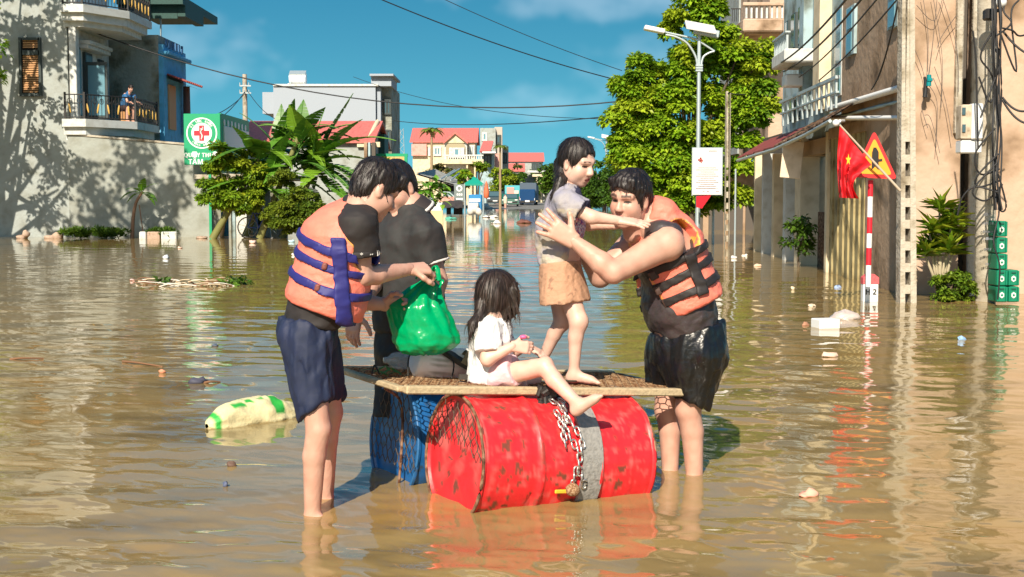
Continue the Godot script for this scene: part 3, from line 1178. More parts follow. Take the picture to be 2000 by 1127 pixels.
	var vest := [cone(wv - ax * 0.04, cv, 0.19, 0.168, 0.05, rt, 1.28), cone(cv, at(1281, 424, 6.8), 0.165, 0.105, 0.04, rt, 1.4)]
	vest.append_array(arm_cuts)
	vest.append(cone(shr + rt * 0.02, shr + rt * 0.5, 0.11, 0.11, 0.012, Vector3.ZERO, 1.0, 1))
	vest.append(cone(at(1258, 425, 6.8), hc + (hc - neck) * 0.4, 0.078, 0.105, 0.02, Vector3.ZERO, 1.0, 1))
	var en := Vector3(-0.87, -0.49, 0.0)
	var ey := Vector3(-0.49, 0.87, 0.0)
	var open_cut := block(at(1282, 575, 6.84) + en * 0.3 + Vector3(0, 0, 0.2), Vector3(0.3, 0.6, 0.3), Basis(en, ey, en.cross(ey)), 0.0, 0.012, 1)
	vest.append(open_cut)
	vest.append(slab(at(1345, 600, 6.86), Vector3(0.4, -0.9, 0), 0.02))
	var quilt := Basis.from_scale(Vector3(0.6, 1.4, 0.6))
	var cuts := arm_cuts.duplicate()
	cuts.append(open_cut)
	piece(rec, "life_vest", [auto_job(vest, 0.008, orange_paint(cuts, n_cloth), 0.008, 10.0, 25, quilt)], vmat("vest_cloth"))
	var black := func(_p: Vector3, _n: Vector3) -> Color: return Color(0.022, 0.018, 0.018)
	for e in [[1325, 508, 0.45], [1338, 535, 0.5], [1350, 568, 0.45]]:
		var nn := Vector3(-float(e[2]), 0.88, 0).normalized()
		var c0 := at(e[0], e[1], 6.65)
		var st := vest.duplicate()
		st.append(slab(c0 + nn * 0.009, nn, 0.0))
		st.append(slab(c0 - nn * 0.009, -nn, 0.0))
		piece(rec, "strap", [auto_job(st, 0.007, black, 0.008, 10.0, 25, quilt, 0.010)], vmat("black_webbing", 0.6), "life_vest")
	var vs := vest.duplicate()
	var a3 := Vector3(0.94, 0.35, 0).normalized()
	vs.append(slab(at(1357, 530, 6.65) + a3 * 0.014, a3, 0.0))
	vs.append(slab(at(1357, 530, 6.65) - a3 * 0.014, -a3, 0.0))
	vs.append(slab(wv + lf * 0.05, -lf, 0.0))
	vs.append(slab(at(1345, 490, 6.65), Vector3(-0.3, 0.9, 0), 0.0))
	vs.append(slab(at(1362, 572, 6.65), Vector3(0.3, -0.9, 0), 0.0))
	piece(rec, "strap", [auto_job(vs, 0.007, black, 0.008, 10.0, 25, quilt, 0.015)], vmat("black_webbing"), "life_vest")
	for e in [[1276, 538, 6.68], [1287, 566, 6.68], [1303, 590, 6.68]]:
		piece(rec, "buckle", [auto_job([block(at(e[0], e[1], e[2]), Vector3(0.018, 0.018, 0.012), Basis(Vector3(0, 0, 1), 0.5), 0.004)], 0.006, func(_p: Vector3, _n: Vector3) -> Color: return Color(0.06, 0.03, 0.02))], vmat("vest_cloth"), "life_vest")

func girl_standing() -> void:
	var rec := person("girl with ponytail standing barefoot on the raft in grey tie-dye shirt and tan skirt", at(1115, 752, 6.68))
	var fw := Vector3(0.92, 0, 0.39).normalized()
	var rt := Vector3(-fw.z, 0, fw.x)     # towards the camera
	var neck := at(1108, 358, 6.68)
	var chest := at(1104, 400, 6.68)
	var waist := at(1094, 500, 6.68)
	var pelvis := at(1098, 545, 6.68)
	var hb := frame(Vector3(0.78, 0, 0.62), 0.3, 0.06)
	var hc := at(1127, 318, 6.66)
	var hs := 0.9
	var shr := at(1104, 396, 6.55)
	var elr := at(1155, 424, 6.5)
	var wrr := at(1212, 431, 6.52)
	var shl := at(1112, 394, 6.8)
	var ell := at(1150, 438, 6.85)
	var wrl := at(1205, 440, 6.8)
	var body := [cone(pelvis, chest, 0.08, 0.078, 0.04, rt, 1.25), cone(chest, neck, 0.07, 0.04, 0.04, rt, 1.2), cone(neck, hc - hb.y * 0.06 - hb.z * 0.02, 0.04, 0.038, 0.03),
		cone(neck - Vector3.UP * 0.03, shr, 0.04, 0.042, 0.03), cone(neck - Vector3.UP * 0.03, shl, 0.04, 0.042, 0.03),
		cone(shr, elr, 0.037, 0.03, 0.02), cone(elr, wrr, 0.031, 0.021, 0.02), cone(shl, ell, 0.036, 0.03, 0.02), cone(ell, wrl, 0.03, 0.021, 0.02)]
	body.append_array(leg_prims(at(1106, 560, 6.66), at(1130, 628, 6.6), at(1121, 730, 6.62), at(1172, 748, 6.58), [0.056, 0.044, 0.035, 0.023], -fw))
	body.append_array(leg_prims(at(1090, 560, 6.76), at(1098, 628, 6.76), at(1055, 712, 6.82), at(1098, 740, 6.75), [0.054, 0.04, 0.034, 0.023], -fw))
	var sp := skin_paint(PALE, n_skin)
	var hand_r := hand_prims(wrr, Vector3(1, -0.12, 0.1), Vector3(0.05, 0.9, 0.45), Vector3(0, 0.4, -0.9), 0.8, [0.1, 0.08, 0.1, 0.14], 0.16, 0.1)
	var hand_l := hand_prims(wrl, Vector3(1, -0.05, 0.1), Vector3(0, 1, 0.2), Vector3(0, 0.2, 0.9), 0.78, [0.15, 0.12, 0.12, 0.14], 0.1, 0.1)
	piece(rec, "body", [auto_job(body, 0.0085, sp), auto_job(head_prims(hc, hb, hs, true), 0.0038, head_paint(hc, hb, hs, PALE, n_skin, 0.0035, 0.003)), auto_job(hand_r, 0.0035, sp), auto_job(hand_l, 0.0035, sp)], vmat("skin"))
	var P := func(x: float, y: float, z: float) -> Vector3: return hc + hb * (Vector3(x, y, z) * hs)
	var hair := [egg(P.call(0, 0.04, -0.014), Vector3(0.084, 0.094, 0.106) * hs, hb, 0.02), egg(P.call(0, -0.01, -0.06), Vector3(0.06, 0.06, 0.045) * hs, hb, 0.03)]
	hair.append(egg(P.call(0, -0.048, 0.092), Vector3(0.09, 0.118, 0.078) * hs, hb, 0.01, 1))
	for e in [-1.0, 1.0]:
		hair.append(egg(P.call(0.085 * e, -0.03, -0.004), Vector3(0.03, 0.042, 0.034) * hs, hb, 0.01, 1))
	var tail := [P.call(0, -0.03, -0.098), at(1097, 350, 6.63), at(1086, 382, 6.6), at(1077, 412, 6.6)]
	for q in 3:
		hair.append(cone(tail[q], tail[q + 1], [0.036, 0.026, 0.024][q], [0.026, 0.024, 0.008][q], 0.01))
	hair_piece(rec, auto_job(hair, 0.004, hair_paint(n_skin), 0.004, 60.0, 12, hair_fold(hb)), hc, hb, hs, 0.06)
	var sl := shr.lerp(elr, 0.66)
	var shirt := [cone(at(1092, 508, 6.68), at(1098, 440, 6.68), 0.088, 0.1, 0.05, rt, 1.15), cone(at(1098, 440, 6.68), chest, 0.1, 0.088, 0.05, rt, 1.15), cone(chest, at(1108, 372, 6.68), 0.08, 0.05, 0.04, rt, 1.3), cone(at(1066, 450, 6.66), at(1072, 500, 6.68), 0.05, 0.045, 0.05),
		cone(neck - Vector3.UP * 0.035, shr, 0.046, 0.056, 0.04), cone(neck - Vector3.UP * 0.035, shl, 0.046, 0.056, 0.04), cone(shr, sl, 0.06, 0.066, 0.02, rt, 1.0, 0, true), cone(shl, shl.lerp(ell, 0.66), 0.06, 0.064, 0.02, rt, 1.0, 0, true),
		cone(at(1108, 352, 6.68), at(1112, 320, 6.68), 0.05, 0.06, 0.01, Vector3.ZERO, 1.0, 1), slab(at(1094, 522, 6.68), Vector3(0.05, -1, 0), 0.01)]
	var print_at := at(1152, 445, 6.55)
	var navy_at := chest + fw * 0.11
	var dye := func(p: Vector3, nn: Vector3) -> Color:
		var w := n_cloth.get_noise_3dv(p * Vector3(5, 9, 5)) + 0.4 * n_cloth.get_noise_3dv(p * 20.0)
		var col := Vector3(0.30, 0.28, 0.335).lerp(Vector3(0.46, 0.40, 0.31), clampf(0.5 + w * 1.6, 0.0, 1.0))
		if p.y > chest.y - 0.02:
			col = col.lerp(Vector3(0.27, 0.265, 0.325), 0.65)
		if nn.dot(fw) > 0.75 and p.y > chest.y - 0.06 and (p - chest).dot(fw) > 0.045:
			col = Vector3(0.03, 0.035, 0.075)
		if nn.dot(fw) > 0.45 and p.y < at(1150, 425, 6.6).y and p.y > at(1150, 468, 6.6).y:
			col = [Vector3(0.75, 0.72, 0.74), Vector3(0.16, 0.04, 0.3), Vector3(0.75, 0.25, 0.3)][int(floor(absf(n_cloth.get_noise_3dv(p * 30.0)) * 7.0)) % 3]
		return lin(col)
	piece(rec, "shirt", [auto_job(shirt, 0.0075, dye, 0.013, 10.0, 31, Basis.from_scale(Vector3(1.2, 0.8, 1.2)))], vmat("light_cloth", 0.85, 0.0, "cloth_bump", 2.4, 0.6))
	var skirt := [cone(at(1094, 510, 6.68), at(1102, 590, 6.68), 0.094, 0.12, 0.0, rt, 1.2, 0, true)]
	piece(rec, "skirt", [auto_job(skirt, 0.008, func(p: Vector3, _n: Vector3) -> Color:
		var w := n_cloth.get_noise_3dv(p * 12.0)
		var k := 0.62 if w > 0.42 else 1.0 + 0.1 * w
		return Color(0.47 * k, 0.265 * k, 0.165 * k), 0.009, 9.0, 33, Basis.from_scale(Vector3(1.3, 0.5, 1.3)))], vmat("light_cloth"))
	piece(rec, "anklet", [auto_job([cone(at(1118, 741, 6.62), at(1118, 744, 6.62), 0.032, 0.034, 0.0, rt, 1.0, 0, true)], 0.004, func(_p: Vector3, _n: Vector3) -> Color: return Color(0.05, 0.04, 0.03))], vmat("black_cloth"))

func girl_sitting() -> void:
	var rec := person("small girl in white T-shirt and pink shorts sitting on the raft edge", at(962, 752, 6.42))
	var fw := Vector3(0.86, 0, -0.5).normalized()
	var rt := Vector3(-fw.z, 0, fw.x)
	var neck := at(970, 622, 6.4)
	var chest := at(960, 660, 6.4)
	var pelvis := at(958, 728, 6.42)
	var hb := frame(Vector3(0.72, 0, -0.69), 0.12)
	var hc := at(972, 578, 6.4)
	var hs := 0.92
	var shr := at(950, 642, 6.31)
	var elr := at(952, 702, 6.26)
	var wrr := at(1002, 676, 6.24)
	var shl := at(975, 640, 6.5)
	var ell := at(985, 700, 6.5)
	var wrl := at(1028, 676, 6.4)
	var body := [cone(pelvis, chest, 0.08, 0.075, 0.04, rt, 1.2), cone(chest, neck, 0.065, 0.036, 0.04, rt, 1.2), cone(neck, hc - hb.y * 0.06, 0.036, 0.036, 0.02),
		cone(shr, elr, 0.034, 0.03, 0.02), cone(elr, wrr, 0.031, 0.02, 0.02), cone(shl, ell, 0.034, 0.03, 0.02), cone(ell, wrl, 0.03, 0.02, 0.02)]
	body.append_array(leg_prims(at(972, 733, 6.36), at(1064, 716, 6.26), at(1132, 792, 6.12), at(1178, 772, 6.08), [0.056, 0.04, 0.037, 0.025], Vector3(-0.6, -0.7, 0).normalized()))
	body.append_array(leg_prims(at(975, 735, 6.5), at(1040, 738, 6.62), at(1012, 746, 6.4), at(985, 750, 6.4), [0.055, 0.042, 0.038, 0.025], Vector3(-0.6, -0.7, 0).normalized()))
	var sp := skin_paint(PALE, n_skin)
	piece(rec, "body", [auto_job(body, 0.0085, sp), auto_job(head_prims(hc, hb, hs, true), 0.004, head_paint(hc, hb, hs, PALE, n_skin, 0.003)),
		auto_job(hand_prims(wrr, Vector3(1, -0.1, -0.1), Vector3(0, 0.3, 0.95), Vector3(0, 0.95, -0.2), 0.72, [0.6, 0.65, 0.7, 0.7], 0.03, 0.5), 0.0035, sp),
		auto_job(hand_prims(wrl, Vector3(1, -0.5, 0), Vector3(0, 0.8, 0.5), Vector3(0, 0.3, -0.9), 0.72, [0.2, 0.25, 0.3, 0.3], 0.1, 0.2), 0.0035, sp)], vmat("skin"))
	var P := func(x: float, y: float, z: float) -> Vector3: return hc + hb * (Vector3(x, y, z) * hs)
	var hair := [egg(P.call(0, 0.035, -0.014), Vector3(0.09, 0.1, 0.112) * hs, hb, 0.03), egg(P.call(0, -0.02, -0.045), Vector3(0.08, 0.075, 0.07) * hs, hb, 0.03),
		egg(P.call(-0.055, -0.03, 0.035), Vector3(0.035, 0.085, 0.06) * hs, hb, 0.03), egg(P.call(0.06, -0.03, 0.035), Vector3(0.03, 0.08, 0.05) * hs, hb, 0.03)]
	hair.append(egg(P.call(0.01, -0.05, 0.12), Vector3(0.055, 0.11, 0.06) * hs, hb, 0.01, 1))
	# ponytail and loose strands
	var tail := [P.call(0, -0.05, -0.1), at(938, 612, 6.3), at(924, 634, 6.26), at(919, 654, 6.26)]
	for q in 3:
		hair.append(cone(tail[q], tail[q + 1], [0.034, 0.022, 0.024][q], [0.022, 0.024, 0.008][q], 0.008))
	for e in [[995, 600, 997, 628], [1002, 590, 1006, 622], [1006, 580, 1011, 612], [988, 605, 990, 632], [982, 610, 984, 626]]:
		hair.append(cone(at(e[0], e[1] - 25, 6.34), at(e[0], e[1], 6.34), 0.014, 0.009, 0.01))
		hair.append(cone(at(e[0], e[1], 6.34), at(e[2], e[3], 6.34), 0.009, 0.003, 0.006))
	hair_piece(rec, auto_job(hair, 0.004, hair_paint(n_skin, Vector3(0.022, 0.014, 0.011)), 0.004, 60.0, 41, hair_fold(hb)), hc, hb, hs, 0.08, Vector3(0.022, 0.014, 0.011))
	var sl := shr.lerp(elr, 0.75)
	var shirt := [cone(at(956, 735, 6.42), chest, 0.105, 0.088, 0.05, rt, 1.12), cone(chest, at(970, 628, 6.4), 0.08, 0.045, 0.04, rt, 1.3), cone(shr - Vector3.UP * -0.01, sl, 0.056, 0.064, 0.02, rt, 1.0, 0, true), cone(neck - Vector3.UP * 0.03, shr, 0.045, 0.055, 0.04), cone(neck - Vector3.UP * 0.03, shl, 0.045, 0.055, 0.04),
		cone(shl, shl.lerp(ell, 0.75), 0.055, 0.062, 0.02, rt, 1.0, 0, true), cone(at(970, 616, 6.4), hc, 0.045, 0.06, 0.01, Vector3.ZERO, 1.0, 1), slab(at(955, 748, 6.42), Vector3(-0.1, -1, 0), 0.01)]
	var mark := at(984, 672, 6.4)
	piece(rec, "shirt", [auto_job(shirt, 0.0075, func(p: Vector3, nn: Vector3) -> Color:
		var w := n_cloth.get_noise_3dv(p * 9.0)
		if nn.dot(fw) > 0.5 and absf(p.y - mark.y) < 0.035 and n_cloth.get_noise_3dv(p * 45.0) > 0.08:
			return Color(0.18, 0.17, 0.2)
		return Color(0.78 + 0.03 * w, 0.77 + 0.03 * w, 0.76 + 0.03 * w), 0.013, 11.0, 43, Basis.from_scale(Vector3(1.2, 0.7, 1.2)))], vmat("light_cloth"))
	var shorts := [cone(at(958, 722, 6.42), at(960, 738, 6.42), 0.1, 0.105, 0.04, rt, 1.15), cone(at(968, 732, 6.37), at(1006, 722, 6.32), 0.078, 0.074, 0.03, rt, 1.0, 0, true), cone(at(972, 735, 6.5), at(1008, 738, 6.56), 0.07, 0.066, 0.03, rt, 1.0, 0, true), slab(at(960, 750, 6.42), Vector3.DOWN, 0.01)]
	piece(rec, "shorts", [auto_job(shorts, 0.0075, cloth_paint(Vector3(0.78, 0.5, 0.53), n_cloth, 0.05), 0.009, 12.0, 44)], vmat("light_cloth"))

func build_people() -> void:
	n_skin = noise(1.0, 71, 3)
	n_cloth = noise(1.0, 72, 3)
	man_in_polo()
	man_with_bag()
	man_with_girl()
	girl_standing()
	girl_sitting()

# ---------------------------------------------------------------- the raft and what lies on it
var e1 := Vector3.ZERO         # along the drums, to the right and away
var e2 := Vector3.ZERO         # across the drums, away from the camera
var e3 := Vector3.ZERO         # up from the deck
var deck0 := Vector3.ZERO      # near left corner of the deck

func deck(s: float, t: float, h := 0.0) -> Vector3:
	return deck0 + e1 * s + e2 * t + e3 * h

func hex_net(o: Vector3, u: Vector3, v: Vector3, w: float, h: float, cell: float, r: float, inside: Callable, lift: Callable, b: Builder) -> void:
	# net of six-sided meshes in the plane of u and v
	var dx := cell
	var dy := cell * 0.87
	var up := u.cross(v).normalized()
	var nx := int(w / dx) + 1
	var ny := int(h / dy) + 1
	var place := func(x: float, y: float) -> Vector3: return o + u * x + v * y + up * lift.call(x, y)
	for j in ny:
		for i in nx:
			var x := (i + (0.5 if j % 2 else 0.0)) * dx
			var y := j * dy
			var jig := Vector2(rng.randf_range(-1, 1), rng.randf_range(-1, 1)) * cell * 0.1
			var a := Vector2(x, y - dy * 0.2) + jig
			var c := Vector2(x, y + dy * 0.2) + jig
			for e in [[a, c], [c, Vector2(x + dx * 0.5, y + dy * 0.8)], [c, Vector2(x - dx * 0.5, y + dy * 0.8)]]:
				var p: Vector2 = e[0]
				var q: Vector2 = e[1]
				if not (inside.call(p.x, p.y) and inside.call(q.x, q.y)):
					continue
				b.cyl(place.call(p.x, p.y), place.call(q.x, q.y), r, r, 4, false)

func drum(t: Node3D, called: String, c0: Vector3, ax: Vector3, length: float, r: float, m: Material, rim: Material, seed_: int, paint: Vector3, faded: Vector3, rusted: Vector3) -> MeshInstance3D:
	var prof := PackedVector2Array()
	for e in [[0.001, 0.018], [r * 0.12, 0.018], [r * 0.2, 0.018], [r * 0.28, 0.018], [r * 0.36, 0.018], [r * 0.44, 0.018], [r * 0.52, 0.018], [r * 0.6, 0.018], [r * 0.68, 0.018], [r * 0.76, 0.018], [r * 0.84, 0.018], [r - 0.02, 0.018], [r - 0.008, 0.014], [r - 0.004, -0.002], [r + 0.006, -0.004], [r + 0.008, 0.008], [r, 0.014]]:
		prof.append(Vector2(e[0], e[1]))
	for q in 81:
		var s := 0.02 + (length - 0.04) * q / 80.0
		var bump := 0.0
		for hoop in [0.33, 0.67]:
			var dd: float = (s / length - hoop) / 0.014
			bump += 0.013 * exp(-dd * dd)
		for cor in 10:
			var d2 := (s / length - 0.06 - 0.1 * cor) / 0.012
			bump += 0.0018 * exp(-d2 * d2)
		prof.append(Vector2(r + bump, s))
	for e in [[r, length - 0.014], [r + 0.008, length - 0.008], [r + 0.006, length + 0.004], [r - 0.004, length + 0.002], [r - 0.008, length - 0.014], [r - 0.02, length - 0.018], [0.001, length - 0.018]]:
		prof.append(Vector2(e[0], e[1]))
	var bx := ax.cross(Vector3.UP).normalized()
	var b := Builder.new()
	b.lathe(prof, Transform3D(Basis(bx, ax, bx.cross(ax)), c0), 128)
	var n := noise(1.0, seed_, 3)
	var upv := bx.cross(ax)
	for q in b.v.size():
		var w := b.v[q] - c0
		var s := w.dot(ax)
		var out := (w - ax * s)
		var dent := n.get_noise_3dv(w * 4.5) * 0.012 + maxf(0.0, n.get_noise_3dv(w * 9.0 + Vector3.ONE * 7.0) - 0.25) * -0.02
		b.v[q] += out.normalized() * dent * clampf(out.length() / r, 0.0, 1.0) if out.length() > 0.01 else Vector3.ZERO
		if s < 0.03 or s > length - 0.03:
			b.v[q] += ax * n.get_noise_3dv(w * 5.0) * 0.012 * clampf((r - out.length()) / 0.06, 0.0, 1.0)
	for q in b.v.size():
		# paint: faded and scuffed above, rust where it has flaked
		var w := b.v[q] - c0
		var s := w.dot(ax)
		var out := w - ax * s
		var ang := atan2(out.dot(upv), out.dot(bx))
		var face := s < 0.03 or s > length - 0.03
		var c := paint
		var scuff := n.get_noise_3dv(w * Vector3(7, 7, 7) + Vector3.ONE * 3.0)
		if face:
			c = c.lerp(faded, clampf((scuff + 0.12) * 2.2, 0.0, 1.0) * clampf(0.55 + w.y * 3.0, 0.0, 1.0) * 0.7)
		else:
			var streak := n.get_noise_2d(s * 42.0, ang * 2.5) * 0.6 + n.get_noise_2d(s * 9.0, ang * 4.0)
			c = c.lerp(faded, clampf((streak - 0.1) * 1.6, 0.0, 1.0) * 0.42)
		var rust := n.get_noise_3dv(w * Vector3(16, 16, 16)) + 0.55 * n.get_noise_3dv(w * 4.0 + Vector3(9, 2, 5)) + 0.25 * n.get_noise_3dv(w * 50.0)
		c = c.lerp(rusted, clampf((rust - 0.42) * 14.0, 0.0, 1.0) * 0.9)
		if not face and absf(s - length * 0.33) < 0.008 and scuff > 0.12:
			c = c.lerp(rusted, 0.6)
		b.c[q] = lin(c)
	var o := part(called, b.mesh(), m, t)
	for k in 2:
		var s2 := -0.002 if k == 0 else length + 0.002
		var path := PackedVector3Array()
		for q in 49:
			var w := TAU * q / 48
			path.append(c0 + ax * s2 + (bx * cos(w) + bx.cross(ax) * sin(w)) * (r + 0.002))
		var rb := Builder.new()
		rb.tube(path, 0.008, 0.008, 6)
		part("drum_rim", rb.mesh(), rim, o)
	return o

func paint_mat(called: String, c: Vector3, stops: Array, freq: float, scale: float, rough := 0.45) -> StandardMaterial3D:
	ramp_tex(called, freq, stops, 512, 6)
	var m := mat(called, c, rough, called, scale, "soft_bump", 0.25)
	m.uv1_world_triplanar = false
	return m

func link(c: Vector3, dir: Vector3, side: Vector3, long: float, wide: float, r: float) -> Builder:
	var b := Builder.new()
	var path := PackedVector3Array()
	for q in 13:
		var w := TAU * q / 12
		var y := sin(w)
		path.append(c + side * (cos(w) * wide) + dir * (signf(y) * pow(absf(y), 0.6) * long))
	b.tube(path, r, r, 5)
	return b

func build_raft() -> void:
	var c0 := at(887, 897, 6.18)
	var c1 := at(1212, 891, 6.62)
	e1 = (c1 - c0).normalized()
	e2 = e1.cross(Vector3.UP).normalized() * -1.0
	if e2.z > 0.0:
		e2 = -e2
	e3 = e2.cross(e1).normalized()
	if e3.y < 0.0:
		e3 = -e3
	deck0 = at(790, 761, 6.0)
	var r := 0.288
	var len := c0.distance_to(c1)
	var t := thing("raft", "home-made raft of one red and one blue steel drum under a netted wooden frame", "raft", Vector3(c0.x, 0, c0.z))
	var h := Node3D.new()
	ramp_tex("drum_wear", 0.02, [[0.0, 0.86], [0.5, 0.97], [1.0, 1.0]], 512, 6)
	var red := vmat("drum_paint", 0.4, 0.0, "soft_bump", 1.4, 0.22)
	red.albedo_texture = texs["drum_wear"]
	var blue := red
	h.free()
	var rusty := mat("rusty_rim", Vector3(0.32, 0.2, 0.14), 0.8, "rust", 2.5)
	var parent := t
	parent.position = Vector3.ZERO
	var red_o := drum(parent, "red_drum", c0, e1, len, r, red, rusty, 3, Vector3(0.80, 0.026, 0.032), Vector3(0.82, 0.24, 0.21), Vector3(0.13, 0.06, 0.035))
	var b0 := at(770, 860, 6.77)
	drum(parent, "blue_drum", b0, e1, len, r, blue, mat("blue_rim", Vector3(0.02, 0.12, 0.3), 0.5), 8, Vector3(0.012, 0.11, 0.33), Vector3(0.05, 0.2, 0.42), Vector3(0.05, 0.07, 0.09))
	# the frame
	var wood := mat("old_wood", Vector3(0.52, 0.41, 0.25), 0.85, "mottle", 2.2, "rough_bump", 0.5)
	var L := 1.64 * UNIT
	var W := 0.80 * UNIT
	var fb := Basis(e1, e3, e1.cross(e3))
	for e in [[0.0, 0.0, 1], [0.0, W, 1], [0.0, 0.0, 2], [L, 0.0, 2], [L * 0.35, 0.0, 2], [L * 0.68, 0.0, 2]]:
		var b := Builder.new()
		var a := deck(e[0], e[1])
		var inner: bool = e[0] > 0.01 and e[0] < L - 0.01
		if e[2] == 1:
			b.box(a + e1 * (L / 2), Vector3(L, 0.036, 0.05), fb, 0.006)
		else:
			b.box(a + e2 * (W / 2) - (e3 * 0.002), Vector3(0.045, 0.026 if not inner else 0.02, W - 0.053), fb, 0.006)
		part("frame_bar", b.mesh(), wood, parent)
	# netting over the frame, two layers
	var rope := mat("net_rope", Vector3(0.42, 0.31, 0.2), 0.9, "rust", 6.0)
	var nb := Builder.new()
	var ln := noise(3.0, 17, 2)
	for layer in 1:
		hex_net(deck(0.01, 0.01, 0.018 + layer * 0.006), e1.rotated(e3, layer * 0.12), e2.rotated(e3, layer * 0.12), L - 0.04, W - 0.03, 0.047, 0.003,
			func(x: float, y: float) -> bool: return x >= 0 and y >= -0.01 and x < L - 0.03 and y < W - 0.02,
			func(x: float, y: float) -> float: return -(0.004 + 0.008 * absf(ln.get_noise_2d(x, y))), nb)
	part("netting", nb.mesh(), rope, parent)
	# netting that hangs over the drum ends
	var bx := e1.cross(Vector3.UP).normalized()
	var by := bx.cross(e1) * (1.0 if bx.cross(e1).y > 0.0 else -1.0)
	var hb := Builder.new()
	hex_net(b0 - e1 * 0.012 - bx * r - by * r, bx, by, r * 2, r * 2, 0.062, 0.0024,
		func(x: float, y: float) -> bool: return Vector2(x - r, y - r).length() < r and y > r * 0.55,
		func(_x: float, _y: float) -> float: return 0.0, hb)
	part("hanging_net", hb.mesh(), mat("thin_rope", Vector3(0.1, 0.07, 0.05), 0.9), parent)
	hb = Builder.new()
	var hr := r
	hex_net(c0 - e1 * 0.012 - bx * r - by * r, bx, by, r * 2, r * 2, 0.062, 0.0026,
		func(x: float, y: float) -> bool: return Vector2(x - hr, y - hr).length() < hr and (y - hr) > (hr * 0.25 - absf(x - hr) * 0.2),
		func(_x: float, _y: float) -> float: return 0.0, hb)
	part("hanging_net", hb.mesh(), mat("thin_rope", Vector3(0.1, 0.07, 0.05), 0.9), parent)
	# rope down the blue drum
	var rb := Builder.new()
	rb.tube(curve([deck(0.03, 0.28, -0.03), b0 - e1 * 0.03 + bx * 0.12 + by * 0.2, b0 - e1 * 0.03 + bx * 0.16, b0 - e1 * 0.03 + bx * 0.15 - by * 0.3] if bx.x > 0 else [deck(0.03, 0.28, -0.03), b0 - e1 * 0.03 - bx * 0.12 + by * 0.2, b0 - e1 * 0.03 - bx * 0.16, b0 - e1 * 0.03 - bx * 0.15 - by * 0.3]), 0.007, 0.007, 6)
	part("rope", rb.mesh(), rusty, parent)
	# grey strap round the red drum
	var on_drum := func(s: float, ang: float, lift: float) -> Vector3:
		# ang 0 on top, growing towards the camera
		return c0 + e1 * s + (by * cos(ang) + (e2 * -1.0) * sin(ang)) * (r + lift)
	var sb := Builder.new()
	var rows := 40
	for q in rows:
		for side in 2:
			var a0 := TAU * q / rows
			var a1 := TAU * (q + 1) / rows
			var s0 := len * 0.555
			var s1 := s0 + 0.105
			if side == 0:
				sb.quad(on_drum.call(s0, a0, 0.016), on_drum.call(s1, a0, 0.016), on_drum.call(s1, a1, 0.016), on_drum.call(s0, a1, 0.016), on_drum.call(s0, a0, 1.0) - on_drum.call(s0, a0, 0.0))
			else:
				for s in [s0, s1]:
					sb.quad(on_drum.call(s, a0, 0.0), on_drum.call(s, a1, 0.0), on_drum.call(s, a1, 0.016), on_drum.call(s, a0, 0.016), e1 * (1 if s == s1 else -1))
	part("webbing_strap", sb.mesh(), mat("grey_webbing", Vector3(0.3, 0.29, 0.27), 0.85, "mottle", 3.0, "cloth_bump", 0.8), parent)
	# chain hanging from the frame, two strands and a loose end
	var steel := metal("chain_steel", Vector3(0.62, 0.6, 0.56), 0.38, 0.9)
	var chain := Node3D.new()
	chain.name = "chain"
	parent.add_child(chain)
	for strand in 3:
		var n: int = [15, 15, 6][strand]
		for q in n:
			var ang := 0.42 + 0.098 * q
			var s := len * 0.47 + 0.018 * sin(q * 0.8 + strand * 2.0) + strand * 0.026 + 0.01 * q * 0.35
			if strand == 2:
				ang = 0.72 + 0.095 * q
				s = len * 0.455 - 0.01
			var p: Vector3 = on_drum.call(s, ang, 0.016 + 0.005 * strand)
			var d: Vector3 = (on_drum.call(s + 0.002, ang + 0.05, 0.016) - on_drum.call(s, ang, 0.016)).normalized()
			var nn: Vector3 = (on_drum.call(s, ang, 1.0) - on_drum.call(s, ang, 0.0)).normalized()
			var sd := d.cross(nn).normalized()
			if q % 2:
				sd = (sd * 0.5 + nn * 0.85).normalized()
			part("link", link(p, d, sd, 0.021, 0.0125, 0.0048).mesh(), steel, chain)
	# black ratchet and torn rag where the chain leaves the frame
	var kb := Builder.new()
	var kc: Vector3 = on_drum.call(len * 0.455, 0.28, 0.03)
	for q in 9:
		kb.box(kc + Vector3(rng.randf_range(-0.035, 0.04), rng.randf_range(-0.05, 0.03), rng.randf_range(-0.02, 0.03)), Vector3(0.062, 0.034, 0.036) * rng.randf_range(0.7, 1.3), Basis(Vector3(rng.randf(), rng.randf(), 1).normalized(), rng.randf() * 3.0), 0.006)
	part("ratchet", kb.mesh(), mat("black_iron", Vector3(0.02, 0.018, 0.017), 0.5), parent)
	var tb := Builder.new()
	tb.box(on_drum.call(len * 0.44, 1.9, 0.02), Vector3(0.06, 0.018, 0.012), fb, 0.004)
	part("yellow_tag", tb.mesh(), mat("yellow_plastic", Vector3(0.7, 0.42, 0.03), 0.5), parent)
	var fb2 := Builder.new()
	fb2.ball(on_drum.call(len * 0.5, 1.86, 0.03), Vector3(0.034, 0.03, 0.026), Basis(), 12)
	part("rope_knot", fb2.mesh(), mat("pale_rope", Vector3(0.5, 0.36, 0.24), 0.9, "rust", 8.0), parent)
	# things on the deck
	deck_things()

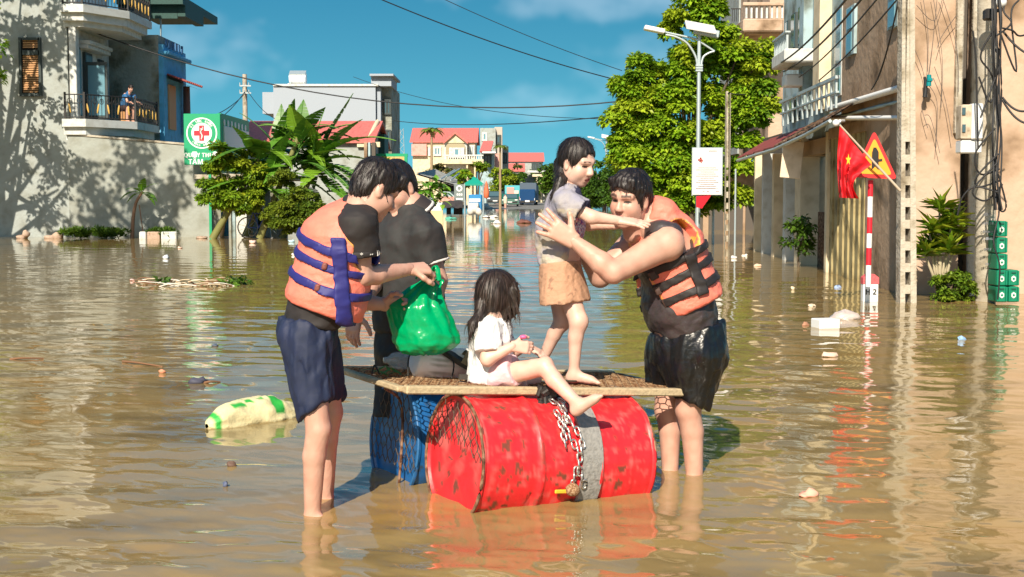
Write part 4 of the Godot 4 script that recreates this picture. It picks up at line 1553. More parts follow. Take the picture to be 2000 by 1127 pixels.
func ring_mesh(levels: Array, depth: float, pleats: int, pleat_amp: float, seed_: int, d: float) -> Builder:
	# closed skin through rings [v, left u, right u] of the picture plane at depth d, as deep as depth times its width
	var b := Builder.new()
	var seg := 56
	var n := noise(1.0, seed_, 3)
	var rows := []
	for q in levels.size() - 1:
		for s in 5:
			var k := s / 5.0
			var a: Array = levels[q]
			var c: Array = levels[q + 1]
			rows.append([lerpf(a[0], c[0], k), lerpf(a[1], c[1], k), lerpf(a[2], c[2], k)])
	rows.append(levels[-1])
	for q in rows.size():
		var l := at(rows[q][1], rows[q][0], d)
		var rr := at(rows[q][2], rows[q][0], d)
		var c := (l + rr) / 2
		var hw := l.distance_to(rr) / 2
		var f := float(q) / (rows.size() - 1)
		for j in seg:
			var w := TAU * j / seg
			var amp := pleat_amp * (1.0 - f) * (1.0 - f) + 0.03
			var k := 1.0 + amp * sin(w * pleats + 2.0 * n.get_noise_2d(w * 2.0, f * 3.0)) * 0.6 + 0.11 * n.get_noise_3d(cos(w) * 2.2, sin(w) * 2.2, f * 3.4)
			var o := Vector3(cos(w) * hw * minf(k, 1.06), 0.012 * n.get_noise_3d(cos(w) * 3, f * 5, sin(w) * 3), sin(w) * hw * depth * k)
			b.put(c + o, Vector3.UP, Vector2(float(j) / seg, f))
	for q in rows.size() - 1:
		for j in seg:
			var a := q * seg + j
			var a2 := q * seg + (j + 1) % seg
			b.i.append_array(PackedInt32Array([a, a2, a + seg, a + seg, a2, a2 + seg]))
	for e in [0, (rows.size() - 1) * seg]:
		var c2 := Vector3.ZERO
		for j in seg:
			c2 += b.v[e + j]
		var m := b.put(c2 / seg, Vector3.UP)
		for j in seg:
			b.i.append_array(PackedInt32Array([m, e + (j + 1) % seg, e + j] if e == 0 else [m, e + j, e + (j + 1) % seg]))
	smooth(b)
	return b

func smooth(b: Builder) -> void:
	var nn := PackedVector3Array()
	nn.resize(b.v.size())
	var mid := Vector3.ZERO
	for p in b.v:
		mid += p
	mid /= b.v.size()
	for q in range(0, b.i.size(), 3):
		var g := (b.v[b.i[q + 2]] - b.v[b.i[q]]).cross(b.v[b.i[q + 1]] - b.v[b.i[q]])
		for e in 3:
			nn[b.i[q + e]] += g
	var turn := 0.0
	for q in b.v.size():
		turn += nn[q].dot(b.v[q] - mid)
	if turn < 0.0:
		for q in range(0, b.i.size(), 3):
			var k := b.i[q + 1]
			b.i[q + 1] = b.i[q + 2]
			b.i[q + 2] = k
	for q in b.v.size():
		b.n[q] = nn[q].normalized() * (1.0 if turn >= 0.0 else -1.0)

func sandal_mesh(o: Transform3D) -> Array:
	var sole := PackedVector2Array()
	for q in 28:
		var w := TAU * q / 28
		var x := cos(w)
		sole.append(Vector2(x * 0.115, sin(w) * (0.036 + 0.009 * x) * (1.0 - 0.1 * absf(x))))
	var b := Builder.new()
	b.prism(sole, 0.024, o)
	var s := Builder.new()
	for q in 12:
		var a := PI * q / 12
		var a2 := PI * (q + 1) / 12
		var p := func(w: float, x: float, k: float) -> Vector3: return o * Vector3(x, cos(w) * 0.042 * k, 0.02 + sin(w) * 0.052 * k)
		s.quad(p.call(a, 0.0, 1.0), p.call(a, 0.085, 0.9), p.call(a2, 0.085, 0.9), p.call(a2, 0.0, 1.0))
		s.quad(p.call(a, 0.0, 0.9), p.call(a, 0.085, 0.8), p.call(a2, 0.085, 0.8), p.call(a2, 0.0, 0.9))
		s.quad(p.call(a, 0.0, 1.0), p.call(a2, 0.0, 1.0), p.call(a2, 0.0, 0.9), p.call(a, 0.0, 0.9))
		s.quad(p.call(a, 0.085, 0.9), p.call(a2, 0.085, 0.9), p.call(a2, 0.085, 0.8), p.call(a, 0.085, 0.8))
	return [b, s]

func deck_things() -> void:
	# green plastic bag
	var bag := ring_mesh([[538, 829, 846], [548, 826, 850], [560, 803, 860], [578, 775, 862], [596, 756, 870], [615, 759, 879], [636, 764, 890], [654, 768, 899], [668, 769, 896], [680, 774, 884], [688, 786, 868], [692, 806, 850]], 0.72, 11, 0.22, 4, 6.32)
	var gm := mat("green_plastic", Vector3(0.0, 0.34, 0.12), 0.2)
	gm.backlight_enabled = true
	gm.backlight = Color(0.0, 0.55, 0.15)
	gm.normal_enabled = true
	gm.normal_texture = texs["cloth_bump"]
	gm.normal_scale = 0.3
	gm.uv1_triplanar = true
	gm.uv1_scale = Vector3.ONE * 1.6
	var t := thing("plastic_bag", "bulging green plastic bag held up by its knotted neck", "bag", at(830, 690, 6.32))
	var o := part("bag_body", bag.mesh(), gm, t)
	o.position = -t.position
	for e in [[838, 540, 852, 520, 858, 548], [832, 540, 822, 525, 812, 545], [846, 545, 862, 548, 858, 562]]:
		var eb := Builder.new()
		eb.tube(curve([at(e[0], e[1], 6.3), at(e[2], e[3], 6.26), at(e[4], e[5], 6.25)]), 0.018, 0.01, 7, 0.4)
		o = part("bag_ear", eb.mesh(), gm, t)
		o.position = -t.position
	# rolled white sack
	var axis := (deck(0.72, 0.42) - deck(0.28, 0.42)).normalized()
	var sn := noise(1.0, 9, 3)
	var sb := Builder.new()
	var prof := PackedVector2Array()
	for e in [[0.001, 0], [0.05, 0.0], [0.062, 0.012], [0.065, 0.05], [0.066, 0.1], [0.064, 0.2], [0.062, 0.3], [0.058, 0.35], [0.045, 0.365], [0.001, 0.366]]:
		prof.append(Vector2(e[0], e[1]))
	var s0 := deck(0.215, 0.40, 0.085)
	var sx := axis.cross(e3).normalized()
	sb.lathe(prof, Transform3D(Basis(sx, axis, sx.cross(axis)), s0), 32)
	for q in sb.v.size():
		var w := sb.v[q] - s0
		sb.v[q] += sb.n[q] * (sn.get_noise_3dv(w * Vector3(9, 14, 14)) * 0.013)
		sb.v[q] -= e3 * maxf(0.0, (-(w.dot(e3)) - 0.045)) * 0.8
		var along := w.dot(axis)
		var k := 0.9 if along < 0.1 else 0.82
		if along > 0.1 and absf(fmod(along, 0.075) - 0.03) < 0.006:
			k = 0.4
		sb.c[q] = Color(k, k * 0.96, k * (0.98 if along < 0.1 else 0.86))
	solo("rolled_sack", sb.mesh(), vmat("sack_cloth", 0.8, 0.0, "cloth_bump", 4.0, 0.6), "white and grey rolled sack lying on the raft under the green bag", "sack")
	# clear bottle at its left end
	var bt := Builder.new()
	var bp := PackedVector2Array()
	for e in [[0.001, 0], [0.038, 0.002], [0.042, 0.012], [0.042, 0.1], [0.034, 0.125], [0.016, 0.145], [0.014, 0.165], [0.001, 0.166]]:
		bp.append(Vector2(e[0], e[1]))
	bt.lathe(bp, Transform3D(Basis(sx, -axis, sx.cross(-axis)), deck(0.3, 0.56, 0.07)), 20)
	var clear := mat("clear_plastic", Vector3(0.8, 0.86, 0.88), 0.08)
	clear.transparency = BaseMaterial3D.TRANSPARENCY_ALPHA
	clear.albedo_color.a = 0.25
	solo("water_bottle", bt.mesh(), clear, "clear plastic bottle lying at the left end of the rolled sack", "bottle")
	var cb := Builder.new()
	cb.tube(curve([deck(0.17, 0.35, 0.02), deck(0.2, 0.4, 0.12), deck(0.3, 0.36, 0.16), deck(0.37, 0.3, 0.1), deck(0.36, 0.28, 0.02)]), 0.004, 0.004, 5)
	solo("cord", cb.mesh(), mat("black_cord", Vector3(0.02, 0.018, 0.016), 0.7), "thin black cord looped over the rolled sack", "cord")
	cb = Builder.new()
	cb.tube(curve([deck(0.02, 0.42, 0.02), deck(0.03, 0.42, 0.06), deck(0.05, 0.4, 0.02)]), 0.004, 0.004, 5)
	solo("cord", cb.mesh(), mat("black_cord", Vector3(0.02, 0.018, 0.016), 0.7), "short loop of black cord at the raft's left corner", "cord")
	# a pair of sandals, one leaning on the other
	var olive := mat("olive_rubber", Vector3(0.22, 0.175, 0.1), 0.75, "mottle", 3.0)
	var dark := mat("dark_rubber", Vector3(0.035, 0.03, 0.022), 0.7)
	var f := frame(Vector3(0.55, 0, 0.35), 0.0)
	for k in 2:
		var tb: Transform3D
		if k == 0:
			tb = Transform3D(Basis(Vector3(0.80, -0.5, -0.2).normalized(), Vector3(0.25, 0.05, -0.97).normalized(), Vector3(0.8, -0.5, -0.2).normalized().cross(Vector3(0.25, 0.05, -0.97).normalized()).normalized()).orthonormalized(), at(895, 708, 6.52))
		else:
			tb = Transform3D(Basis(e1, e2, e1.cross(e2) * (1.0 if e1.cross(e2).y > 0 else -1.0)).orthonormalized(), deck(0.48, 0.22, 0.022))
		if tb.basis.z.y < 0:
			tb.basis = Basis(tb.basis.x, -tb.basis.y, -tb.basis.z)
		var parts := sandal_mesh(tb)
		var st := thing("sandal", "olive slide sandal propped up on its side behind the sitting girl" if k == 0 else "dark slide sandal lying flat behind the sitting girl", "sandal", tb.origin, 0.0, "pair of sandals on the raft")
		o = part("sole", parts[0].mesh(), dark, st)
		o.position = -st.position
		o = part("sandal_strap", parts[1].mesh(), olive if k == 0 else dark, st)
		o.position = -st.position
	var cd := Builder.new()
	cd.ball(at(1022, 658, 6.24), Vector3(0.017, 0.01, 0.014), Basis(), 10)
	solo("sweet", cd.mesh(), mat("pink_sweet", Vector3(0.75, 0.12, 0.3), 0.5), "small pink sweet in the sitting girl's fingers", "sweet")
	var gb := Builder.new()
	for q in 16:
		var c := deck(rng.randf_range(0.02, 0.2), rng.randf_range(0.35, 0.6), 0.03)
		var d := Vector3(rng.randf_range(-1, 1), rng.randf_range(0.0, 0.3), rng.randf_range(-1, 1)).normalized()
		var sd := d.cross(Vector3.UP).normalized() * 0.009
		gb.quad(c - sd, c + d * 0.05, c + sd, c - d * 0.05)
	solo("leaf_litter", gb.mesh(), mat("fresh_leaf", Vector3(0.06, 0.2, 0.02), 0.6), "few green leaves caught on the left corner of the raft's net", "leaves")

# ---------------------------------------------------------------- sky and water
func clouds() -> ImageTexture:
	var w := 2048
	var h := 1024
	var im := Image.create_empty(w, h, false, Image.FORMAT_RGBA8)
	im.fill(Color(1, 1, 1, 0))
	var n := noise(1.0, 40, 5)
	var r := RandomNumberGenerator.new()
	r.seed = 77
	var blobs := [[470, 108, 120, 36, 0.6], [540, 118, 60, 24, 0.5], [762, 128, 66, 26, 0.75], [1112, 6, 56, 16, 0.4], [1014, 232, 24, 14, 0.35], [1060, 268, 70, 22, 0.3], [890, 238, 26, 12, 0.2], [430, 205, 90, 22, 0.25], [400, 60, 60, 20, 0.12], [1120, 255, 40, 16, 0.25]]
	var list := []
	for b in blobs:
		list.append([(b[0] - 1000.0) / FOCAL, (385.0 - b[1]) / FOCAL, b[2] / FOCAL, b[3] / FOCAL, b[4]])
	for q in 130:
		var az := r.randf_range(-PI, PI)
		if absf(az) < 0.42:
			continue
		list.append([az, r.randf_range(0.02, 0.8), r.randf_range(0.03, 0.12), r.randf_range(0.01, 0.035), r.randf_range(0.15, 0.4)])
	for b in list:
		var cx: float = (b[0] / TAU + 0.5) * w
		var cy: float = (0.5 - b[1] / PI) * h
		var rx: float = b[2] / TAU * w * 1.4
		var ry: float = b[3] / PI * h * 1.4
		for y in range(maxi(0, int(cy - ry)), mini(h / 2, int(cy + ry) + 1)):
			for x in range(int(cx - rx), int(cx + rx) + 1):
				var d := Vector2((x - cx) / rx, (y - cy) / ry)
				var f := 1.0 - d.length_squared()
				if f <= 0.0:
					continue
				var k := clampf(f * 1.3 - 0.25 + 0.9 * n.get_noise_2d(x * 0.07, y * 0.13), 0.0, 1.0) * float(b[4])
				var xx := posmod(x, w)
				var old := im.get_pixel(xx, y)
				im.set_pixel(xx, y, Color(1.0, 0.96, 0.94, 1.0 - (1.0 - old.a) * (1.0 - k)))
	return ImageTexture.create_from_image(im)

var ring_spots := []

func wave(x: float, z: float, n1: FastNoiseLite, n2: FastNoiseLite, n3: FastNoiseLite) -> float:
	var d := -z
	var near := clampf(1.35 - d / 40.0, 0.22, 1.0) * (0.55 + 0.9 * clampf(0.5 + 1.4 * n2.get_noise_2d(x * 0.16 + 40.0, z * 0.21), 0.0, 1.0))
	var h := n1.get_noise_2d(x * 0.55, z * 1.1) * 0.009
	h += n2.get_noise_2d(x * 1.7 + 0.4 * z, z * 3.2) * 0.0062
	if d < 30.0:
		h += n3.get_noise_2d(x * 4.2 - z, z * 8.0) * 0.0038 * clampf(1.5 - d / 20.0, 0.0, 1.0)
	h *= near
	if d < 14.0:
		h += n3.get_noise_2d(x * 9.0 + 5.0, z * 15.0) * 0.0017
	if d < 11.0:
		for s: Vector3 in ring_spots:
			var r := Vector2(x - s.x, z - s.y).length()
			if r < 0.9:
				h += sin(r * 62.0) * 0.0028 * s.z * exp(-r * 4.5)
	return h

func build_water() -> void:
	for e in [[610, 1000, 1.0], [638, 970, 0.8], [1309, 918, 0.9], [1356, 922, 0.9], [900, 985, 0.5], [1240, 955, 0.4]]:
		var p := on_water(e[0], e[1])
		ring_spots.append(Vector3(p.x, p.z, e[2]))
	var n1 := noise(1.0, 101, 2)
	var n2 := noise(1.0, 102, 2)
	var n3 := noise(1.0, 103, 2)
	var b := Builder.new()
	var cols := 270
	var r := 1.1
	var rows := 0
	while r < 300.0:
		for q in cols + 1:
			var x := (float(q) / cols * 2.0 - 1.0) * (r * 0.72 + 0.6)
			b.put(Vector3(x, wave(x, -r, n1, n2, n3), -r), Vector3.UP, Vector2(x, -r))
		r *= 1.0066 if r < 60.0 else 1.02
		rows += 1
	for q in rows - 1:
		for j in cols:
			var a := q * (cols + 1) + j
			b.i.append_array(PackedInt32Array([a, a + cols + 1, a + 1, a + 1, a + cols + 1, a + cols + 2]))
	smooth_up(b)
	var m := StandardMaterial3D.new()
	m.resource_name = "muddy_water"
	ramp_tex("silt", 0.01, [[0.0, Color(0.78, 0.78, 0.8)], [0.5, Color(1, 1, 1)], [1.0, Color(1.0, 0.95, 0.85)]], 512, 4)
	m.albedo_texture = texs["silt"]
	m.albedo_color = Color(0.30, 0.21, 0.085).linear_to_srgb()
	m.roughness = 0.05
	m.metallic_specular = 0.42
	m.uv1_scale = Vector3(0.11, 0.22, 1)
	struct("water", b.mesh(), m)
	var p := Builder.new()
	for e in [[-900, 900, -900, -300], [-900, 900, -1.1, 60], [-900, -216, -300, -1.1], [216, 900, -300, -1.1]]:
		p.quad(Vector3(e[0], -0.05, e[2]), Vector3(e[1], -0.05, e[2]), Vector3(e[1], -0.05, e[3]), Vector3(e[0], -0.05, e[3]), Vector3.UP)
	# between the fan of fine waves and its surroundings
	for s in [-1.0, 1.0]:
		p.quad(Vector3(s * 1.2, -0.05, -1.1), Vector3(s * 216, -0.05, -300), Vector3(s * 216.5, -0.05, -300), Vector3(s * 216.5, -0.05, -1.1), Vector3.UP)
	struct("water", p.mesh(), m)

func smooth_up(b: Builder) -> void:
	b.n.fill(Vector3.ZERO)
	for q in range(0, b.i.size(), 3):
		var i0 := b.i[q]
		var i1 := b.i[q + 1]
		var i2 := b.i[q + 2]
		var g := (b.v[i2] - b.v[i0]).cross(b.v[i1] - b.v[i0])
		if g.y < 0.0:
			b.i[q + 1] = i2
			b.i[q + 2] = i1
			g = -g
		b.n[i0] += g
		b.n[i1] += g
		b.n[i2] += g
	for q in b.n.size():
		b.n[q] = b.n[q].normalized()

# ---------------------------------------------------------------- the street
func panel(b: Builder, u0: float, u1: float, v0: float, v1: float, d: float, thick: float, bevel := 0.0) -> void:
	# a box whose front, at depth d, covers these pixels and which goes back by thick metres
	var p0 := at((u0 + u1) / 2, v1, d)
	var p1 := at((u0 + u1) / 2, v0, d)
	var w := px(u1 - u0, d)
	b.box(Vector3(p0.x, (p0.y + p1.y) / 2, p0.z - thick / 2), Vector3(w, absf(p1.y - p0.y), thick), Basis(), bevel)

func bpanel(u0: float, u1: float, v0: float, v1: float, d: float, thick: float, bevel := 0.0) -> Mesh:
	var b := Builder.new()
	panel(b, u0, u1, v0, v1, d, thick, bevel)
	return b.mesh()

const SLANT := 0.045
func fd(u: float) -> float:
	return 4.885 / ((u - 1000.0) / FOCAL - SLANT)

func face_at(u: float, v: float, out := 0.0) -> Vector3:
	# on the fronts of the right-hand houses, pushed towards the street by out metres
	return at(u, v, fd(u)) + Vector3(-1, 0, -SLANT).normalized() * out

func street_box(b: Builder, ua: float, ub: float, y0: float, y1: float, out0: float, out1: float, bevel := 0.0) -> void:
	# a box along the right-hand fronts between two columns of the picture, heights in metres
	var a := at(ua, 400, fd(ua))
	var c := at(ub, 400, fd(ub))
	var dir := Vector3(c.x - a.x, 0, c.z - a.z)
	var n := Vector3(-1, 0, -SLANT).normalized()
	var m := Vector3((a.x + c.x) / 2, (y0 + y1) / 2, (a.z + c.z) / 2) + n * ((out0 + out1) / 2)
	b.box(m, Vector3(absf(out1 - out0), absf(y1 - y0), dir.length()), Basis(-n, Vector3.UP, (-n).cross(Vector3.UP)), bevel)

func sbox(ua: float, ub: float, y0: float, y1: float, out0: float, out1: float, bevel := 0.0) -> Mesh:
	var b := Builder.new()
	street_box(b, ua, ub, y0, y1, out0, out1, bevel)
	return b.mesh()

func fy(u: float, v: float) -> float:
	return at(u, v, fd(u)).y

func make_materials() -> void:
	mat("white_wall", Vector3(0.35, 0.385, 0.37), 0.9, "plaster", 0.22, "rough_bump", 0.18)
	mat("garden_wall", Vector3(0.325, 0.35, 0.32), 0.92, "plaster", 0.16, "rough_bump", 0.18)
	mat("white_trim", Vector3(0.6, 0.625, 0.61), 0.8, "plaster", 0.5)
	mat("grey_wall", Vector3(0.32, 0.35, 0.315), 0.92, "grime", 0.2, "rough_bump", 0.4)
	mat("blue_wall", Vector3(0.10, 0.40, 0.68), 0.85, "plaster", 0.3)
	mat("pale_blue_wall", Vector3(0.36, 0.50, 0.56), 0.85, "grime", 0.3)
	mat("peach_wall", Vector3(0.54, 0.40, 0.30), 0.92, "grime", 0.16, "rough_bump", 0.18)
	mat("brown_wall", Vector3(0.40, 0.29, 0.2), 0.92, "grime", 0.2, "rough_bump", 0.18)
	mat("cream_wall", Vector3(0.70, 0.60, 0.42), 0.9, "plaster", 0.3)
	mat("pink_wall", Vector3(0.72, 0.36, 0.31), 0.9, "plaster", 0.3)
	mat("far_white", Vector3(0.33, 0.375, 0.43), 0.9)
	mat("concrete", Vector3(0.47, 0.44, 0.37), 0.92, "grime", 0.5, "rough_bump", 0.5)
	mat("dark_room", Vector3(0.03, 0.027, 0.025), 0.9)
	mat("dark_gap", Vector3(0.10, 0.085, 0.07), 0.95)
	mat("roof_red", Vector3(0.64, 0.165, 0.14), 0.7, "mottle", 0.3)
	mat("roof_dark_red", Vector3(0.30, 0.06, 0.05), 0.7, "mottle", 0.5)
	mat("black_iron", Vector3(0.02, 0.018, 0.017), 0.5)
	mat("gold", Vector3(0.55, 0.34, 0.08), 0.4)
	mat("dark_frame", Vector3(0.035, 0.05, 0.05), 0.5)
	mat("shutter_wood", Vector3(0.46, 0.24, 0.10), 0.6)
	mat("glass_dark", Vector3(0.06, 0.11, 0.13), 0.08)
	mat("glass_blue", Vector3(0.14, 0.28, 0.34), 0.1)
	mat("sign_green", Vector3(0.0, 0.30, 0.13), 0.5)
	mat("sign_white", Vector3(0.76, 0.77, 0.76), 0.5)
	mat("sign_red", Vector3(0.62, 0.015, 0.03), 0.5)
	mat("rust_sheet", Vector3(0.30, 0.2, 0.13), 0.9, "rust", 1.2)
	mat("green_sheet", Vector3(0.008, 0.065, 0.055), 0.6, "mottle", 0.6)
	mat("yellow_gate", Vector3(0.40, 0.34, 0.17), 0.7, "grime", 0.5)
	mat("grey_gate", Vector3(0.24, 0.27, 0.28), 0.7, "grime", 0.5)
	mat("stone", Vector3(0.5, 0.36, 0.27), 0.9, "mottle", 1.0)
	mat("asphalt", Vector3(0.20, 0.19, 0.17), 0.9, "mottle", 0.1)
	metal("galvanised", Vector3(0.45, 0.52, 0.54), 0.45, 0.5)
	mat("lamp_white", Vector3(0.75, 0.76, 0.76), 0.4)
	mat("cable_black", Vector3(0.018, 0.018, 0.02), 0.6)
	mat("tarp_green", Vector3(0.0, 0.25, 0.18), 0.6)

func letters(text: String, size: float, mat_: Material, parent: Node3D, where: Vector3, turn := 0.0, font := "Droid Sans", bold := true) -> void:
	var tm := TextMesh.new()
	var sf := SystemFont.new()
	sf.font_names = PackedStringArray([font])
	sf.font_weight = 700 if bold else 400
	tm.font = sf
	tm.text = text
	tm.font_size = 64
	tm.pixel_size = size / 46.0
	tm.depth = 0.01
	var o := part("lettering", tm, mat_, parent)
	o.position = where
	o.rotation.y = turn

func window(parent: Node3D, u0: float, u1: float, v0: float, v1: float, d: float, frame_m: Material, glass: Material, bars := 1) -> void:
	var w := Builder.new()
	var f := px(3.5, d)
	var a := at(u0, v1, d)
	var c := at(u1, v0, d)
	var z := a.z
	for e in [[(a.x + c.x) / 2, a.y, c.x - a.x + f, f], [(a.x + c.x) / 2, c.y, c.x - a.x + f, f], [a.x, (a.y + c.y) / 2, f, c.y - a.y - f], [c.x, (a.y + c.y) / 2, f, c.y - a.y - f]]:
		w.box(Vector3(e[0], e[1], z + 0.02), Vector3(e[2], e[3], 0.1))
	for q in bars:
		w.box(Vector3(lerpf(a.x, c.x, (q + 1.0) / (bars + 1)), (a.y + c.y) / 2, z + 0.015), Vector3(f * 0.7, c.y - a.y - f, 0.07))
	var o := part("window", w.mesh(), frame_m, parent)
	for q in bars + 1:
		var g := Builder.new()
		g.box(Vector3(lerpf(a.x, c.x, (q + 0.5) / (bars + 1)), (a.y + c.y) / 2, z + 0.01), Vector3((c.x - a.x) / (bars + 1) - f, c.y - a.y - f, 0.03))
		part("pane", g.mesh(), glass, o)

func railing(parent: Node3D, path: Array, h: float, m: Material, gold: Material, gap := 0.14) -> void:
	# iron railing with a gilt ornament in every other bay; path points are at its foot
	var rails := Builder.new()
	for q in path.size() - 1:
		var a: Vector3 = path[q]
		var c: Vector3 = path[q + 1]
		for y in [0.06, h]:
			rails.tube(PackedVector3Array([a + Vector3.UP * y, c + Vector3.UP * y]), 0.022, 0.022, 5)
		rails.box(c + Vector3.UP * (h / 2 + 0.03), Vector3(0.06, h + 0.1, 0.06))
	rails.box(path[0] + Vector3.UP * (h / 2 + 0.03), Vector3(0.06, h + 0.1, 0.06))
	var o := part("railing", rails.mesh(), m, parent)
	for q in path.size() - 1:
		var a: Vector3 = path[q]
		var c: Vector3 = path[q + 1]
		var n := int(a.distance_to(c) / gap)
		for s in range(1, n):
			var p := a.lerp(c, float(s) / n)
			var b := Builder.new()
			b.cyl(p + Vector3.UP * 0.06, p + Vector3.UP * h, 0.012, 0.012, 5, false)
			if s % 2:
				var dir := (c - a).normalized()
				var ring := PackedVector3Array()
				for w in 13:
					ring.append(p + Vector3.UP * (h * 0.75 + sin(TAU * w / 12) * 0.09) + dir * cos(TAU * w / 12) * 0.08)
				b.tube(ring, 0.01, 0.01, 4)
			part("baluster", b.mesh(), m, o)
			if s % 3 == 1:
				var g := Builder.new()
				g.ball(p + Vector3.UP * h * 0.45 + Vector3(0, 0, 0.02), Vector3(0.035, h * 0.22, 0.025), Basis(Vector3(0, 0, 1), 0.25 * sin(s)), 8)
				part("ornament", g.mesh(), gold, o)

func left_houses() -> void:
	var d := 48.0
	# the white corner house
	var h := thing("white_house", "tall white corner house dappled with leaf shadow, gilt-railed balconies on its right", "house", at(60, 462, d) * Vector3(1, 0, 1))
	var own := Node3D.new()
	own.free()
	h.position = Vector3.ZERO
	part("wall", bpanel(-420, 140, -260, 470, d, 4.2 * UNIT), mats["white_wall"], h)
	part("corner_pilaster", bpanel(138, 152, -260, 262, d - 0.15, 0.35, 0.02), mats["white_trim"], h)
	# the slatted window in its front
	var wf := Builder.new()
	for e in [[38, 43, 73, 188], [76, 81, 73, 188], [43, 76, 73, 78], [43, 76, 98, 107], [43, 76, 182, 188]]:
		panel(wf, e[0], e[1], e[2], e[3], d - 0.12, 0.14)
	var win := part("window", wf.mesh(), mats["dark_frame"], h)
	for q in 24:
		var v := 79.0 + q * 4.35
		if v > 96.0 and v < 107.0:
			continue
		var sb := Builder.new()
		var p := at(60, v, d - 0.06)
		sb.box(p, Vector3(px(30, d), 0.06, 0.012), Basis(Vector3.RIGHT, -0.6))
		part("slat", sb.mesh(), mats["shutter_wood"], win)
	part("pane", bpanel(43, 76, 78, 182, d - 0.01, 0.02), mats["dark_room"], win)
	# street front, facing right
	var x := at(150, 300, d).x
	var zf := -d * UNIT
	var zb := -52.4 * UNIT
	var wall := Builder.new()
	wall.box(Vector3(x - 0.6, 4.5, (zf + zb) / 2 - 0.2), Vector3(1.0, 13, zf - zb - 0.4))
	part("street_wall", wall.mesh(), mats["white_trim"], h)
	var y := func(v: float) -> float: return at(180, v, 49.0).y
	for e in [[-48.4, 0.5, 95, 232], [-49.6, 0.8, 100, 232], [-51.2, 0.5, 105, 232]]:
		var fb := Builder.new()
		fb.box(Vector3(x - 0.06, (y.call(e[2]) + y.call(e[3])) / 2, e[0] * UNIT), Vector3(0.12, y.call(e[2]) - y.call(e[3]), e[1]))
		var dr := part("door", fb.mesh(), mats["dark_frame"], h)
		var pb := Builder.new()
		pb.box(Vector3(x + 0.01, (y.call(e[2]) + y.call(e[3])) / 2, e[0] * UNIT), Vector3(0.04, y.call(e[2]) - y.call(e[3]) - 0.2, e[1] - 0.14))
		part("pane", pb.mesh(), mats["glass_blue"], dr)
	# the open leaf of the middle door
	var ob := Builder.new()
	ob.box(Vector3(x + 0.38, (y.call(120) + y.call(232)) / 2, -49.2 * UNIT), Vector3(0.75, y.call(120) - y.call(232), 0.05))
	var leaf := part("door", ob.mesh(), mats["dark_frame"], h)
	var lb := Builder.new()
	lb.box(Vector3(x + 0.38, (y.call(120) + y.call(232)) / 2, -49.2 * UNIT + 0.02), Vector3(0.58, y.call(120) - y.call(232) - 0.25, 0.05))
	part("pane", lb.mesh(), mats["glass_blue"], leaf)
	# cornices over the doors
	for e in [[84, 8, 0.5], [92, 6, 0.35]]:
		var cb := Builder.new()
		cb.box(Vector3(x + 0.1, y.call(e[0]), -50.0 * UNIT), Vector3(e[2], 0.14, 2.6), Basis(), 0.02)
		part("cornice", cb.mesh(), mats["white_trim"], h)
	# two balconies with a cut corner
	for e in [[-28.0, 0], [182.0, 1]]:
		var foot: float = y.call(e[0] + (48 if e[1] == 0 else 55))
		var out := 1.55 if e[1] == 0 else 1.75
		var poly := PackedVector2Array([Vector2(x - 0.3, -zf - 0.55), Vector2(x + 0.5, -zf - 0.55), Vector2(x + out, -zf + 1.2), Vector2(x + out, -zb - 0.1), Vector2(x - 0.3, -zb - 0.1)])
		for s in [[0.0, 1.0, 0.26], [-0.26, 0.93, 0.26], [-0.44, 0.84, 0.18]]:
			var sb := Builder.new()
			var pp := PackedVector2Array()
			for p in poly:
				pp.append(Vector2(x - 0.3 + (p.x - x + 0.3) * s[1], -zf + 1.9 + (p.y + zf - 1.9) * s[1]))
			sb.prism(pp, s[2], Transform3D(Basis(Vector3(1, 0, 0), Vector3(0, 0, -1), Vector3(0, 1, 0)), Vector3(0, foot + s[0] - 0.26, 0)))
			part("balcony_slab", sb.mesh(), mats["white_trim"], h)
		var pts := [Vector3(x - 0.2, foot, zf + 0.5), Vector3(x + 0.45, foot, zf + 0.5), Vector3(x + out - 0.06, foot, zf - 1.2), Vector3(x + out - 0.06, foot, zb + 0.15)]
		railing(h, pts, 0.82, mats["black_iron"], mats["gold"])
		if e[1] == 1:
			balcony_person(Vector3(x + 1.05, foot, zf - 2.1))
	# metal roof high over the street front
	var canopy := thing("roof_canopy", "green sheet-metal roof on thin posts over the grey house's terrace", "roof", Vector3.ZERO)
	part("roof_sheet", bpanel(228, 356, -8, 8, 53.6, 6.0), mats["green_sheet"], canopy)
	part("roof_edge", bpanel(232, 346, 8, 36, 54.0, 0.08), mats["green_sheet"], canopy)
	part("roof_edge", bpanel(346, 362, 4, 32, 54.0, 3.0), mats["green_sheet"], canopy)
	for u in [272.0, 314.0]:
		var pb := Builder.new()
		pb.cyl(at(u, 72, 54.5), at(u, 12, 54.5), 0.035, 0.035, 6)
		part("post", pb.mesh(), mats["galvanised"], canopy)
	# grey side of the blue house, and its blue front to the street
	var g := thing("blue_house", "narrow blue-fronted house with a bare grey side wall and small tiled awning", "house", Vector3.ZERO)
	part("side_wall", bpanel(150, 316, 68, 470, 52.6, 3.4 * UNIT), mats["grey_wall"], g)
	var bx := at(317, 300, 52.6).x
	var fb := Builder.new()
	fb.box(Vector3(bx - 0.05, at(317, 86, 52.6).y / 2 + 0.0, -54.4 * UNIT), Vector3(0.3, at(317, 86, 52.6).y, 3.6 * UNIT))
	part("front_wall", fb.mesh(), mats["blue_wall"], g)
	var pb2 := Builder.new()
	var yb := func(v: float) -> float: return at(335, v, 54.4).y
	pb2.box(Vector3(bx + 0.12, yb.call(112), -54.4 * UNIT), Vector3(0.42, 0.14, 3.7 * UNIT), Basis(), 0.03)
	part("cornice", pb2.mesh(), mats["blue_wall"], g)
